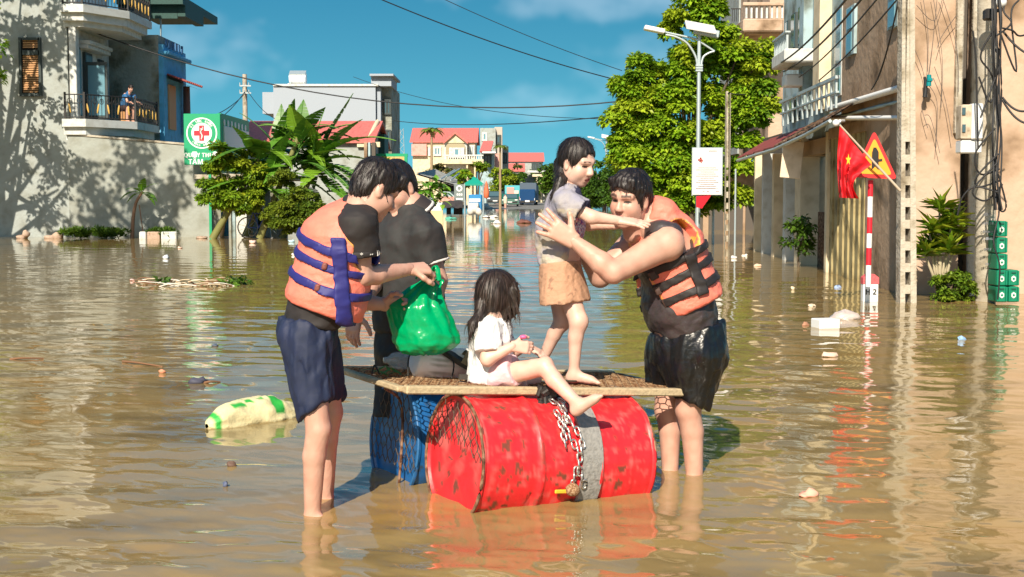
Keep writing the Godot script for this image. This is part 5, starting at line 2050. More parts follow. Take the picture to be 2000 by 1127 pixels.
	for q in 6:
		var ab := Builder.new()
		ab.box(Vector3(bx + 0.12, yb.call(92), -(53.0 + q * 0.5) * UNIT), Vector3(0.06, 0.3, 0.16))
		part("parapet_opening", ab.mesh(), mat("deep_blue", Vector3(0.04, 0.13, 0.28), 0.8), g)
	var db := Builder.new()
	db.box(Vector3(bx + 0.11, (yb.call(170) + yb.call(255)) / 2, -53.7 * UNIT), Vector3(0.1, yb.call(170) - yb.call(255), 1.0))
	part("door", db.mesh(), mats["shutter_wood"], g)
	var cb2 := Builder.new()
	cb2.cyl(Vector3(bx + 0.3, yb.call(165), -55.4 * UNIT), Vector3(bx + 0.3, yb.call(262), -55.4 * UNIT), 0.13, 0.15, 10)
	part("column", cb2.mesh(), mat("brown_column", Vector3(0.16, 0.07, 0.06), 0.6), g)
	var tb := Builder.new()
	tb.quad(Vector3(bx + 0.1, yb.call(152), -53.0 * UNIT), Vector3(bx + 0.1, yb.call(152), -55.8 * UNIT), Vector3(bx + 0.85, yb.call(166), -55.8 * UNIT), Vector3(bx + 0.85, yb.call(166), -53.0 * UNIT), Vector3.UP)
	tb.quad(Vector3(bx + 0.1, yb.call(158), -53.0 * UNIT), Vector3(bx + 0.1, yb.call(158), -55.8 * UNIT), Vector3(bx + 0.85, yb.call(172), -55.8 * UNIT), Vector3(bx + 0.85, yb.call(172), -53.0 * UNIT), Vector3.DOWN)
	part("tiled_awning", tb.mesh(), mats["roof_dark_red"], g)
	for q in 9:
		var ub := Builder.new()
		var z := -(53.15 + q * 0.31) * UNIT
		ub.cyl(Vector3(bx + 0.1, yb.call(152) + 0.02, z), Vector3(bx + 0.87, yb.call(166) + 0.02, z), 0.05, 0.05, 6)
		part("roof_tile", ub.mesh(), mats["roof_dark_red"], g)
	# the long garden wall
	var wb := Builder.new()
	var l := at(132, 264, 47.7)
	var r := at(411, 288, 47.7)
	var z0 := l.z
	var poly2 := PackedVector2Array([Vector2(l.x, -0.6), Vector2(r.x, -0.6), Vector2(r.x, r.y), Vector2(l.x, l.y)])
	wb.prism(poly2, 0.25, Transform3D(Basis(), Vector3(0, 0, z0 - 0.25)))
	solo("garden_wall", wb.mesh(), mats["garden_wall"], "long pale plastered garden wall with leaf shadows left of the pharmacy sign", "wall")
	var cap := Builder.new()
	var mid := (l + r) / 2
	cap.box(Vector3(mid.x, mid.y + 0.04, z0 - 0.125), Vector3(l.distance_to(r), 0.07, 0.33), Basis(Vector3(0, 0, 1), atan2(r.y - l.y, r.x - l.x)), 0.01)
	solo("wall_coping", cap.mesh(), mats["concrete"], "thin concrete coping along the top of the garden wall", "coping")

func balcony_person(where: Vector3) -> void:
	var rec := person("person in blue T-shirt sitting hunched behind the left balcony's gilt railing", where)
	var fw := Vector3(0.8, 0, 0.6)
	var rt := Vector3(-0.6, 0, 0.8)
	var p := where + Vector3.UP * 0.55
	var chest := p + Vector3.UP * 0.36 + fw * 0.16
	var neck := p + Vector3.UP * 0.52 + fw * 0.3
	var hc := neck + Vector3.UP * 0.14 + fw * 0.07
	var hb := frame(fw, 0.35)
	var body := [cone(p, chest, 0.11, 0.12, 0.05, rt, 1.3), cone(chest, neck, 0.11, 0.06, 0.05), cone(neck, hc, 0.055, 0.05)]
	var shirt := [cone(p, chest, 0.14, 0.145, 0.05, rt, 1.3), cone(chest, neck - fw * 0.03, 0.13, 0.07, 0.05, rt, 1.2)]
	for s in [-1.0, 1.0]:
		var sh: Vector3 = neck - Vector3.UP * 0.07 + rt * (0.19 * s)
		var el: Vector3 = sh - Vector3.UP * 0.26 + fw * 0.12
		var wr: Vector3 = el - Vector3.UP * 0.05 + fw * 0.24
		body.append_array([cone(sh, el, 0.05, 0.042), cone(el, wr, 0.042, 0.03), cone(wr, wr + fw * 0.09 - Vector3.UP * 0.05, 0.035, 0.02)])
		shirt.append(cone(sh, sh.lerp(el, 0.6), 0.07, 0.072, 0.03, rt, 1.0, 0, true))
		body.append_array(leg_prims(p + rt * (0.09 * s), where + Vector3.UP * 0.5 + rt * (0.12 * s) + fw * 0.36, where + Vector3.UP * 0.09 + rt * (0.12 * s) + fw * 0.3, where + rt * (0.12 * s) + fw * 0.46 + Vector3.UP * 0.03, [0.09, 0.065, 0.06, 0.04], -fw))
	var sp := skin_paint(SKIN, n_skin)
	piece(rec, "body", [auto_job(body, 0.02, sp), auto_job(head_prims(hc, hb, 1.0), 0.012, head_paint(hc, hb, 1.0, SKIN, n_skin))], vmat("skin", 0.48, 0.0, "skin_bump", 7.0, 0.12))
	piece(rec, "hair", [auto_job(short_hair(hc, hb, 1.0), 0.012, hair_paint(n_skin))], vmat("hair", 0.5))
	piece(rec, "shirt", [auto_job(shirt, 0.018, cloth_paint(Vector3(0.03, 0.13, 0.3), n_cloth))], vmat("light_cloth", 0.85, 0.0, "cloth_bump", 2.4, 0.6))
	var sh2 := [cone(p + Vector3.UP * 0.06, p - Vector3.UP * 0.1, 0.13, 0.14, 0.04, rt, 1.2)]
	for s in [-1.0, 1.0]:
		sh2.append(cone(p + rt * (0.09 * s), where + Vector3.UP * 0.51 + rt * (0.12 * s) + fw * 0.3, 0.11, 0.085, 0.03))
	var stool := Builder.new()
	stool.box(where + Vector3.UP * 0.2, Vector3(0.34, 0.4, 0.34), Basis(Vector3.UP, 0.6), 0.02)
	solo("stool", stool.mesh(), mats["shutter_wood"], "low stool under the person on the left balcony", "stool")
	piece(rec, "shorts", [auto_job(sh2, 0.02, cloth_paint(Vector3(0.04, 0.02, 0.02), n_cloth))], vmat("black_cloth", 0.75))

func disc(r: float, thick: float, seg := 40) -> Builder:
	var b := Builder.new()
	b.cyl(Vector3(0, 0, -thick / 2), Vector3(0, 0, thick / 2), r, r, seg)
	return b

func ring(r0: float, r1: float, thick: float, seg := 48) -> Builder:
	var b := Builder.new()
	for q in seg:
		var a := TAU * q / seg
		var c := TAU * (q + 1) / seg
		var p := func(w: float, r: float) -> Vector3: return Vector3(cos(w) * r, sin(w) * r, thick)
		b.quad(p.call(a, r0), p.call(a, r1), p.call(c, r1), p.call(c, r0), Vector3(0, 0, 1))
	return b

func arc_letters(text: String, r: float, size: float, start: float, end: float, m: Material, parent: Node3D, o: Vector3, flip := false) -> void:
	for q in text.length():
		if text[q] == " ":
			continue
		var a := lerpf(start, end, float(q) / maxi(text.length() - 1, 1))
		var tm := TextMesh.new()
		var sf := SystemFont.new()
		sf.font_names = PackedStringArray(["Droid Sans"])
		sf.font_weight = 700
		tm.font = sf
		tm.text = text[q]
		tm.font_size = 64
		tm.pixel_size = size / 46.0
		tm.depth = 0.01
		var l := part("lettering", tm, m, parent)
		l.position = o + Vector3(cos(a) * r, sin(a) * r, 0)
		l.rotation.z = a - PI / 2 + (PI if flip else 0.0)

func pharmacy() -> void:
	var d := 47.0
	var t := thing("pharmacy_sign", "green pharmacy sign box with red cross in a white circle above the small tree", "sign", Vector3.ZERO)
	var z := -d * UNIT
	part("board", bpanel(360, 431, 222, 322, d, 0.12, 0.01), mats["sign_green"], t)
	var c := at(394, 260, d)
	var s := px(1.0, d)
	c.z += 0.004
	var o := part("white_ring", ring(27.5 * s, 30 * s, 0.004).mesh(), mats["sign_white"], t)
	o.position = c
	o = part("white_disc", disc(20 * s, 0.016).mesh(), mats["sign_white"], t)
	o.position = c
	var cr := Builder.new()
	cr.box(c + Vector3(0, 0, 0.012), Vector3(30 * s, 9.5 * s, 0.012))
	cr.box(c + Vector3(0, 9.8 * s, 0.012), Vector3(9.5 * s, 10 * s, 0.012))
	cr.box(c + Vector3(0, -9.8 * s, 0.012), Vector3(9.5 * s, 10 * s, 0.012))
	part("red_cross", cr.mesh(), mats["sign_red"], t)
	var sn := Builder.new()
	var path := PackedVector3Array()
	for q in 25:
		var f := q / 24.0
		path.append(c + Vector3(sin(f * 9.0) * 3.0 * s * (0.5 + 0.5 * f), lerpf(-10, 12, f) * s, 0.026))
	sn.tube(path, 1.1 * s, 0.7 * s, 5)
	part("snake_emblem", sn.mesh(), mats["sign_white"], t)
	var cup := Builder.new()
	cup.lathe(PackedVector2Array([Vector2(0.01, -12 * s), Vector2(2.5 * s, -12 * s), Vector2(0.7 * s, -9 * s), Vector2(0.7 * s, 4 * s), Vector2(3.5 * s, 9 * s), Vector2(0.01, 9 * s)]), Transform3D(Basis.from_scale(Vector3(1, 1, 0.2)), c + Vector3(0, 0, 0.024)), 12)
	part("cup_emblem", cup.mesh(), mats["sign_white"], t)
	arc_letters("VÌ SỨC KHỎE", 23.6 * s, 4.4 * s, PI * 0.83, PI * 0.2, mats["sign_white"], t, c)
	arc_letters("CỘNG ĐỒNG", 23.6 * s, 3.8 * s, PI * 1.25, PI * 1.75, mats["sign_white"], t, c, true)
	letters("QUẦY THUỐC", 8.2 * s, mats["sign_white"], t, at(396, 303, d) + Vector3(0, 0, 0.01))
	letters("TÂM", 10.0 * s, mats["sign_white"], t, at(383, 316, d) + Vector3(0, 0, 0.01))
	# the long side board, facing the street
	var x := at(431, 300, d).x
	var y := func(v: float) -> float: return at(440, v, 48.0).y
	var b := Builder.new()
	b.box(Vector3(x - 0.06, (y.call(224) + y.call(338)) / 2, z - 0.13 - 2.5 * UNIT), Vector3(0.12, y.call(224) - y.call(338), 5.0 * UNIT))
	part("side_board", b.mesh(), mats["sign_green"], t)
	var sb := Builder.new()
	sb.box(Vector3(x + 0.02, y.call(268), z - 2.7 * UNIT), Vector3(0.05, y.call(246) - y.call(288), 4.4 * UNIT), Basis(), 0.01)
	part("side_panel", sb.mesh(), mats["sign_white"], t)
	for q in 7:
		var db := Builder.new()
		db.cyl(Vector3(x + 0.005, y.call(241), z - (0.6 + q * 0.62) * UNIT), Vector3(x + 0.03, y.call(241), z - (0.6 + q * 0.62) * UNIT), 0.12, 0.12, 10)
		part("side_panel", db.mesh(), mats["sign_white"], t)
	# the shop under it
	var sh := thing("pharmacy_shop", "low open shop with blue door posts behind the small tree and bicycle", "shop", Vector3.ZERO)
	part("back_wall", bpanel(405, 560, 330, 470, 56.0, 0.3), mats["grey_wall"], sh)
	var rf := Builder.new()
	rf.box(Vector3(x + 0.5, y.call(345), z - 4.2 * UNIT), Vector3(3.0, 0.16, 7.5 * UNIT))
	part("roof", rf.mesh(), mats["concrete"], sh)
	part("green_post", bpanel(409, 414, 320, 468, 47.4, 0.12), mats["sign_green"], sh)
	for e in [[432, 446, "blue_wall", 50.0], [452, 460, "pale_blue_wall", 49.0], [494, 503, "pale_blue_wall", 51.5], [504, 512, "dark_room", 52.0], [515, 528, "pale_blue_wall", 53.0], [462, 482, "white_trim", 55.0]]:
		part("door_post", bpanel(e[0], e[1], 345, 468, e[3], 0.1), mats[e[2]], sh)

func gable_house(t: Node3D, u0: float, u1: float, v_eave: float, v_ridge: float, v_base: float, d: float, deep: float, wall: Material, roof: Material, over := 0.3) -> void:
	# ridge runs across the view; the roof slopes towards the camera
	var a := at(u0, v_eave, d)
	var c := at(u1, v_eave, d)
	var rise := at(u0, v_ridge, d).y - a.y
	var base := at(u0, v_base, d).y
	var wb := Builder.new()
	wb.prism(PackedVector2Array([Vector2(0, base), Vector2(deep, base), Vector2(deep, a.y), Vector2(deep / 2, a.y + rise), Vector2(0, a.y)]), c.x - a.x, Transform3D(Basis(Vector3(0, 0, -1), Vector3.UP, Vector3(1, 0, 0)), Vector3(a.x, 0, a.z)))
	part("wall", wb.mesh(), wall, t)
	var k := rise / (deep / 2)
	for s in [0, 1]:
		var rb := Builder.new()
		var z_e := a.z + over if s == 0 else a.z - deep - over
		var z_r := a.z - deep / 2
		var y_e := a.y - k * over + 0.03
		var y_r := a.y + rise + 0.03
		var up := Vector3(0, 0.12, 0)
		var p := [Vector3(a.x - over, y_e, z_e), Vector3(c.x + over, y_e, z_e), Vector3(c.x + over, y_r, z_r), Vector3(a.x - over, y_r, z_r)]
		rb.quad(p[0] + up, p[1] + up, p[2] + up, p[3] + up, Vector3.UP)
		rb.quad(p[0], p[1], p[2], p[3], Vector3.DOWN)
		for q in 4:
			rb.quad(p[q], p[(q + 1) % 4], p[(q + 1) % 4] + up, p[q] + up)
		part("roof", rb.mesh(), roof, t)

func far_houses() -> void:
	# big white house with a blank wall
	var d := 85.0
	var t := thing("white_block", "tall blank-walled white house with a stair tower, behind the banana plants", "building", Vector3.ZERO)
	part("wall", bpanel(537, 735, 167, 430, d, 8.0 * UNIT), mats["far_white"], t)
	var x := at(735, 300, d).x
	var sb := Builder.new()
	var yv := func(v: float) -> float: return at(740, v, d).y
	sb.box(Vector3(x + 0.0, yv.call(300), -(d + 2.2) * UNIT), Vector3(0.3, yv.call(167) - yv.call(433), 4.2 * UNIT))
	part("street_wall", bpanel(737, 745, 170, 430, d + 0.3, 6.0), mats["far_white"], t)
	part("stair_tower", bpanel(725, 764, 147, 168, d, 4.0, 0.0), mats["far_white"], t)
	part("tower_roof", bpanel(722, 768, 144, 148, d - 0.4, 5.0), mats["far_white"], t)
	part("side_block", bpanel(513, 537, 180, 222, d + 0.5, 5.0), mats["far_white"], t)
	part("roof_edge", bpanel(534, 738, 164, 168, d - 0.12, 8.3 * UNIT), mats["white_trim"], t)
	part("street_front", bpanel(745, 766, 168, 430, d + 1.2, 6.0), mats["grey_wall"], t)
	for e in [[195, 222], [255, 290], [305, 335]]:
		window(t, 750, 762, e[0], e[1], d + 1.1, mats["dark_frame"], mats["glass_dark"], 1)
	var w := thing("water_tank", "white and steel water tank on the white block's roof edge", "tank", Vector3.ZERO)
	var tb := Builder.new()
	var tp := at(582, 160, d + 1.5)
	tb.cyl(tp + Vector3(-0.5, 0.2, 0), tp + Vector3(0.5, 0.2, 0), 0.36, 0.36, 16)
	part("tank_body", tb.mesh(), mats["lamp_white"], w)
	var tl := Builder.new()
	for s in [-0.4, 0.4]:
		for q in [-0.3, 0.3]:
			tl.cyl(tp + Vector3(s, 0.0, q), tp + Vector3(s * 1.2, -0.5, q * 1.2), 0.035, 0.035, 6)
	tl.box(tp + Vector3(0, 0.56, 0.1), Vector3(1.0, 0.05, 0.5), Basis(Vector3.RIGHT, 0.5))
	tl.cyl(tp + Vector3(-0.5, -0.1, 0.2), tp + Vector3(-1.1, -0.45, 0.3), 0.03, 0.03, 6)
	part("tank_stand", tl.mesh(), mats["galvanised"], w)
	# low red-roofed house
	t = thing("red_roof_house", "low house under a long red roof behind the banana plants", "house", Vector3.ZERO)
	gable_house(t, 470, 722, 278, 234, 440, 62.0, 7.0, mats["white_wall"], mats["roof_red"], 0.25)
	var trim := Builder.new()
	var a := at(737, 238, 65.4)
	var c := at(716, 278, 62.0)
	trim.tube(PackedVector3Array([a, c]), 0.13, 0.13, 4)
	trim.box(c + Vector3(0.1, -0.1, 0), Vector3(1.0, 0.22, 0.4))
	part("gable_trim", trim.mesh(), mats["cream_wall"], t)
	for e in [[712, 718, "brown_wall"], [720, 724, "pale_blue_wall"], [727, 734, "dark_gap"]]:
		part("post", bpanel(e[0], e[1], 278, 430, 61.5, 0.25), mats[e[2]], t)
	# green shed with a yellow board
	t = thing("green_shed", "small green sheet-metal shed with a pale yellow board, right of the red-roofed house", "shed", Vector3.ZERO)
	part("wall", bpanel(733, 752, 262, 430, 66.0, 2.0), mats["green_sheet"], t)
	part("board_frame", bpanel(730, 796, 300, 306, 64.0, 0.2), mats["sign_green"], t)
	part("board_frame", bpanel(790, 796, 306, 420, 64.0, 0.2), mats["sign_green"], t)
	part("yellow_board", bpanel(732, 790, 306, 420, 64.0, 0.1), mat("yellow_board", Vector3(0.72, 0.45, 0.16), 0.7, "mottle", 0.4), t)
	# the villa at the end of the street
	d = 150.0
	t = thing("red_roof_villa", "cream villa with red roof, arched balcony and dormer at the street's end", "house", Vector3.ZERO)
	gable_house(t, 806, 928, 277, 249, 400, d, 8.0, mats["cream_wall"], mats["roof_red"], 0.3)
	part("pink_wing", bpanel(804, 833, 281, 304, d - 0.5, 0.5), mats["pink_wall"], t)
	part("bay", bpanel(868, 912, 278, 330, d - 1.6, 1.6), mats["white_trim"], t)
	var db := Builder.new()
	var ga := at(866, 279, d - 1.8)
	var gc := at(914, 279, d - 1.8)
	var gt := at(889, 259, d - 1.8)
	db.prism(PackedVector2Array([Vector2(ga.x, ga.y), Vector2(gc.x, gc.y), Vector2(gt.x, gt.y)]), 3.4, Transform3D(Basis(), Vector3(0, 0, ga.z - 3.4)))
	part("dormer", db.mesh(), mats["cream_wall"], t)
	for s in [[ga, gt], [gc, gt]]:
		var rb := Builder.new()
		var p0: Vector3 = s[0]
		var p1: Vector3 = s[1]
		var o := Vector3(0, 0.12, 0.3)
		var back := Vector3(0, 0, -3.8)
		rb.quad(p0 + o, p1 + o, p1 + o + back, p0 + o + back, Vector3.UP)
		rb.quad(p0 + o - Vector3(0, 0.25, 0), p1 + o - Vector3(0, 0.25, 0), p1 + o, p0 + o, Vector3(0, 0, 1))
		part("roof", rb.mesh(), mats["roof_red"], t)
	var ar := Builder.new()
	var poly := PackedVector2Array()
	var ac := at(890, 288, d - 1.65)
	var aw := px(19, d)
	for q in 17:
		poly.append(Vector2(ac.x + cos(PI * q / 16) * aw, ac.y + sin(PI * q / 16) * aw * 0.62))
	poly.append(Vector2(ac.x - aw, at(890, 312, d).y))
	poly.append(Vector2(ac.x + aw, at(890, 312, d).y))
	ar.prism(poly, 0.06, Transform3D(Basis(), Vector3(0, 0, ac.z)))
	part("arched_recess", ar.mesh(), mat("pale_recess", Vector3(0.36, 0.31, 0.2), 0.9), t)
	for e in [[879, 883], [887, 897], [901, 905]]:
		window(t, e[0], e[1], 290, 306, d - 1.85, mats["white_trim"], mats["glass_blue"], 0)
	for e in [[848, 860, 288, 303], [917, 925, 285, 303], [838, 842, 290, 303]]:
		window(t, e[0], e[1], e[2], e[3], d - 0.1, mats["white_trim"], mats["glass_blue"], 1)
	part("balcony_slab", bpanel(866, 944, 311, 320, d - 2.6, 2.6), mats["cream_wall"], t)
	for q in 16:
		part("baluster", bpanel(870 + q * 4.6, 872 + q * 4.6, 304, 311, d - 2.5, 0.15), mats["white_trim"], t)
	part("balcony_rail", bpanel(866, 944, 302, 304.5, d - 2.55, 0.2), mats["white_trim"], t)
	for e in [[868, 871], [911, 914], [926, 929]]:
		part("column", bpanel(e[0], e[1], 320, 400, d - 2.4, 0.3), mats["cream_wall"], t)
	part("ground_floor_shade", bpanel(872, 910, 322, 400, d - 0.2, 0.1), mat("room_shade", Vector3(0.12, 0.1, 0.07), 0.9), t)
	# neighbours further along
	t = thing("white_tower_house", "narrow white flat-roofed house with open top floor, right of the villa", "house", Vector3.ZERO)
	part("wall", bpanel(938, 968, 250, 400, 215.0, 8.0), mats["white_wall"], t)
	part("tower", bpanel(966, 981, 248, 400, 216.0, 6.0), mat("beige_wall", Vector3(0.45, 0.4, 0.34), 0.9), t)
	window(t, 943, 950, 260, 274, 214.9, mats["white_trim"], mats["glass_blue"], 0)
	window(t, 970, 977, 265, 280, 215.9, mats["dark_frame"], mats["glass_dark"], 0)
	t = thing("blue_shop_house", "small house with red lean-to roof and blue front beside the villa", "house", Vector3.ZERO)
	part("wall", bpanel(940, 965, 294, 400, 206.0, 4.0), mats["pale_blue_wall"], t)
	var lr := Builder.new()
	lr.quad(at(936, 296, 204.0), at(958, 296, 204.0), at(964, 275, 210.0), at(944, 275, 210.0), Vector3.UP)
	lr.quad(at(936, 298, 204.0), at(958, 298, 204.0), at(964, 277, 210.0), at(944, 277, 210.0), Vector3.DOWN)
	part("roof", lr.mesh(), mats["roof_red"], t)
	part("canopy", bpanel(942, 968, 296, 299, 202.0, 4.0), mats["sign_white"], t)
	part("wall", bpanel(966, 975, 300, 400, 207.0, 3.0), mats["pink_wall"], t)
	window(t, 946, 958, 303, 325, 205.9, mats["dark_frame"], mats["glass_dark"], 1)
	t = thing("grey_flat_house", "grey flat-roofed house between the villa and the far red roof", "house", Vector3.ZERO)
	part("wall", bpanel(978, 993, 286, 400, 222.0, 6.0), mats["white_wall"], t)
	window(t, 981, 989, 300, 318, 221.9, mats["dark_frame"], mats["glass_blue"], 1)
	t = thing("far_red_house", "far white house with red roof and a columned porch beside the parked truck", "house", Vector3.ZERO)
	gable_house(t, 995, 1060, 315, 298, 400, 240.0, 9.0, mats["white_wall"], mats["roof_red"], 0.3)
	gable_house(t, 993, 1022, 334, 320, 400, 234.0, 5.0, mats["white_wall"], mats["roof_red"], 0.3)
	window(t, 1040, 1048, 318, 332, 239.9, mats["dark_frame"], mats["glass_dark"], 1)
	window(t, 1052, 1058, 318, 332, 239.9, mats["dark_frame"], mats["glass_dark"], 0)
	part("balcony_slab", bpanel(1030, 1066, 333, 337, 237.0, 2.0), mats["white_trim"], t)
	part("porch_roof", bpanel(1040, 1072, 340, 345, 230.0, 5.0), mats["cream_wall"], t)
	for u in [1047.0, 1056.0, 1066.0]:
		part("column", bpanel(u, u + 3, 345, 400, 230.2, 0.4), mats["cream_wall"], t)
	part("porch_wall", bpanel(1042, 1070, 374, 400, 231.0, 0.3), mats["white_trim"], t)

func right_houses() -> void:
	# the peach corner house: gable wall towards the camera, brown front to the street
	var t := thing("peach_house", "peach-plastered corner house with a stained brown street front and wires on its wall", "house", Vector3.ZERO)
	var d := 19.6
	var zc := -d * UNIT
	part("gable_wall", bpanel(1766, 1868, -160, 640, d, 0.35), mats["peach_wall"], t)
	part("gable_wall", bpanel(1892, 2330, -160, 640, d + 0.1, 0.35), mats["peach_wall"], t)
	part("gap_back", bpanel(1868, 1892, -160, 640, d + 0.6, 0.2), mats["dark_gap"], t)
	part("downpipe", bpanel(1866, 1879, -160, 262, d - 0.12, 0.12, 0.02), mats["concrete"], t)
	part("downpipe", bpanel(1888, 1902, -160, 640, d - 0.1, 0.1, 0.02), mats["concrete"], t)
	var y0 := -0.6
	part("street_wall", sbox(1764, 1690, y0, 9.0, -0.3, 0.0), mats["brown_wall"], t)
	part("street_wall", sbox(1690, 1640, fy(1660, 240), 9.0, -0.3, 0.0), mats["brown_wall"], t)
	for e in [[1652, 1668, 12, 108], [1733, 1752, -60, 55]]:
		var fr := sbox(e[1], e[0], fy((e[0] + e[1]) / 2.0, e[3]), fy((e[0] + e[1]) / 2.0, e[2]), 0.0, 0.05)
		var o := part("window", fr, mats["pale_blue_wall"], t)
		for q in 2:
			var m0 := lerpf(e[2], e[3], q * 0.5) + 4
			var m1 := lerpf(e[2], e[3], q * 0.5 + 0.5) - 4
			part("pane", sbox(e[1] - 4, e[0] + 3, fy((e[0] + e[1]) / 2.0, m1), fy((e[0] + e[1]) / 2.0, m0), 0.04, 0.065), mats["glass_blue"], o)
	# ground floor: ribbed yellow gate
	for q in 14:
		var ua := lerpf(1690, 1618, q / 14.0)
		var ub := lerpf(1690, 1618, (q + 0.92) / 14.0)
		part("gate_rib", sbox(ua, ub, y0, fy(1660, 262), -0.12 + 0.03 * (q % 2), -0.05 + 0.03 * (q % 2)), mats["yellow_gate"], t)
	part("gate_lintel", sbox(1690, 1618, fy(1660, 262), fy(1660, 240), -0.25, 0.02), mats["brown_wall"], t)
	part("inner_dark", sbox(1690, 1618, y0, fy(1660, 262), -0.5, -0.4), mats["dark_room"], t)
	# white framed awning
	var aw := thing("awning", "white-edged corrugated awning frame over the yellow gate", "awning", Vector3.ZERO)
	var ys := at(1757, 172, 19.3).y
	var out := 1.15
	var n := Vector3(-1, 0, -SLANT).normalized()
	var pa := at(1757, 172, 19.75)
	var pb := at(1618, 213, 23.6)
	var pc := at(1756, 230, 19.75)
	var pd := at(1614, 231, 23.4)
	for e in [[pa, pb, 0.05, "lamp_white"], [pa + Vector3(0.1, -0.16, 0), pb + Vector3(0.1, -0.14, 0), 0.028, "pale_blue_wall"], [pc, pd, 0.035, "lamp_white"]]:
		var b := Builder.new()
		b.tube(PackedVector3Array([e[0], e[1]]), e[2], e[2], 4)
		part("awning_bar", b.mesh(), mats[e[3]], aw)
	var ab := Builder.new()
	var wa := pa - n * 0.7 + Vector3(0, 0.25, 0)
	var wb := pb - n * 0.7 + Vector3(0, 0.25, 0)
	ab.quad(pa, pb, wb, wa, Vector3.UP)
	ab.quad(pa - Vector3(0, 0.03, 0), pb - Vector3(0, 0.03, 0), wb - Vector3(0, 0.03, 0), wa - Vector3(0, 0.03, 0), Vector3.DOWN)
	part("awning_sheet", ab.mesh(), mats["rust_sheet"], aw)
	# the pale blue house with a lit pilaster
	t = thing("pale_blue_house", "tall pale blue house with sunlit cream pilaster, next along from the peach house", "house", Vector3.ZERO)
	part("wall", sbox(1640, 1560, fy(1600, 300), 11.0, -0.5, -0.12), mats["pale_blue_wall"], t)
	part("pilaster", sbox(1606, 1594, fy(1600, 215), 11.0, -0.12, 0.1), mats["cream_wall"], t)
	part("pilaster", sbox(1570, 1562, fy(1566, 215), 11.0, -0.12, 0.06), mats["pale_blue_wall"], t)
	for e in [[1632, 1618, 20, 130], [1632, 1616, 130, 190], [1588, 1578, 20, 90]]:
		var fr2 := part("window", sbox(e[0], e[1], fy(1620, e[3]), fy(1620, e[2]), -0.12, -0.06), mats["white_trim"], t)
		part("pane", sbox(e[0] - 1.5, e[1] + 1.5, fy(1620, e[3] - 4), fy(1620, e[2] + 4), -0.07, -0.045), mats["glass_blue"], fr2)
	# shops under it
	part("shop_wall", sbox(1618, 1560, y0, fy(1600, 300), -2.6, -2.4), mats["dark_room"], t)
	for e in [[1618, 1614], [1566, 1561]]:
		part("shop_pier", sbox(e[0], e[1], y0, fy(1600, 262), -0.35, 0.03), mats["cream_wall"], t)
	part("shop_beam", sbox(1618, 1560, fy(1600, 300), fy(1600, 270), -0.4, 0.0), mats["brown_wall"], t)
	part("half_door", sbox(1612, 1574, y0, fy(1595, 415), -0.3, -0.24), mats["rust_sheet"], t)
	# house with the two balconies
	t = thing("balcony_house", "light blue house with projecting white balcony beside the big tree", "house", Vector3.ZERO)
	part("wall", sbox(1560, 1513, fy(1540, 300), 13.0, -0.6, -0.15), mats["pale_blue_wall"], t)
	for e in [[1554, 1547, 20, 95], [1541, 1533, 24, 95], [1527, 1522, 28, 95], [1553, 1545, 185, 235], [1540, 1532, 185, 235]]:
		var fr3 := part("window", sbox(e[0], e[1], fy(1540, e[3]), fy(1540, e[2]), -0.15, -0.08), mats["dark_frame"], t)
		part("pane", sbox(e[0] - 1, e[1] + 1, fy(1540, e[3] - 3), fy(1540, e[2] + 3), -0.09, -0.06), mats["glass_dark"], fr3)
	var bx := at(1553, 130, 28.6)
	part("balcony_slab", sbox(1584, 1556, fy(1565, 132), fy(1565, 106), -0.15, 0.55, 0.03), mats["white_trim"], t)
	for q in 9:
		var u := 1583.0 - q * 3.2
		part("baluster", sbox(u, u - 0.8, fy(1565, 106), fy(1565, 76), 0.47, 0.51), mats["galvanised"], t)
	part("balcony_rail", sbox(1584, 1556, fy(1565, 76), fy(1565, 73), 0.44, 0.54), mats["galvanised"], t)
	part("air_conditioner", sbox(1570, 1562, fy(1566, 170), fy(1566, 146), 0.0, 0.4, 0.03), mats["lamp_white"], t)
	# ground floors further along: piers, shutters, dark openings
	t = thing("shop_row", "row of shop fronts with white piers and grey shutters under the old tin canopy", "shops", Vector3.ZERO)
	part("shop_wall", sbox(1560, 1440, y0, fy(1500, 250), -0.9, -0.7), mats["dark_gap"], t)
	for e in [[1560, 1554, "cream_wall"], [1536, 1531, "white_trim"], [1513, 1509, "cream_wall"], [1492, 1489, "white_trim"], [1476, 1474, "cream_wall"]]:
		part("shop_pier", sbox(e[0], e[1], y0, fy(e[0], 300), -0.7, 0.02), mats[e[2]], t)
	for e in [[1553, 1538, "pale_blue_wall"], [1529, 1516, "grey_gate"], [1507, 1495, "pale_blue_wall"], [1487, 1478, "grey_gate"]]:
		for q in 6:
			var ua: float = lerpf(e[0], e[1], q / 6.0)
			var ub: float = lerpf(e[0], e[1], (q + 0.9) / 6.0)
			part("shutter_rib", sbox(ua, ub, y0, fy(e[0], 320), -0.4 + 0.03 * (q % 2), -0.3 + 0.03 * (q % 2)), mats[e[2]], t)
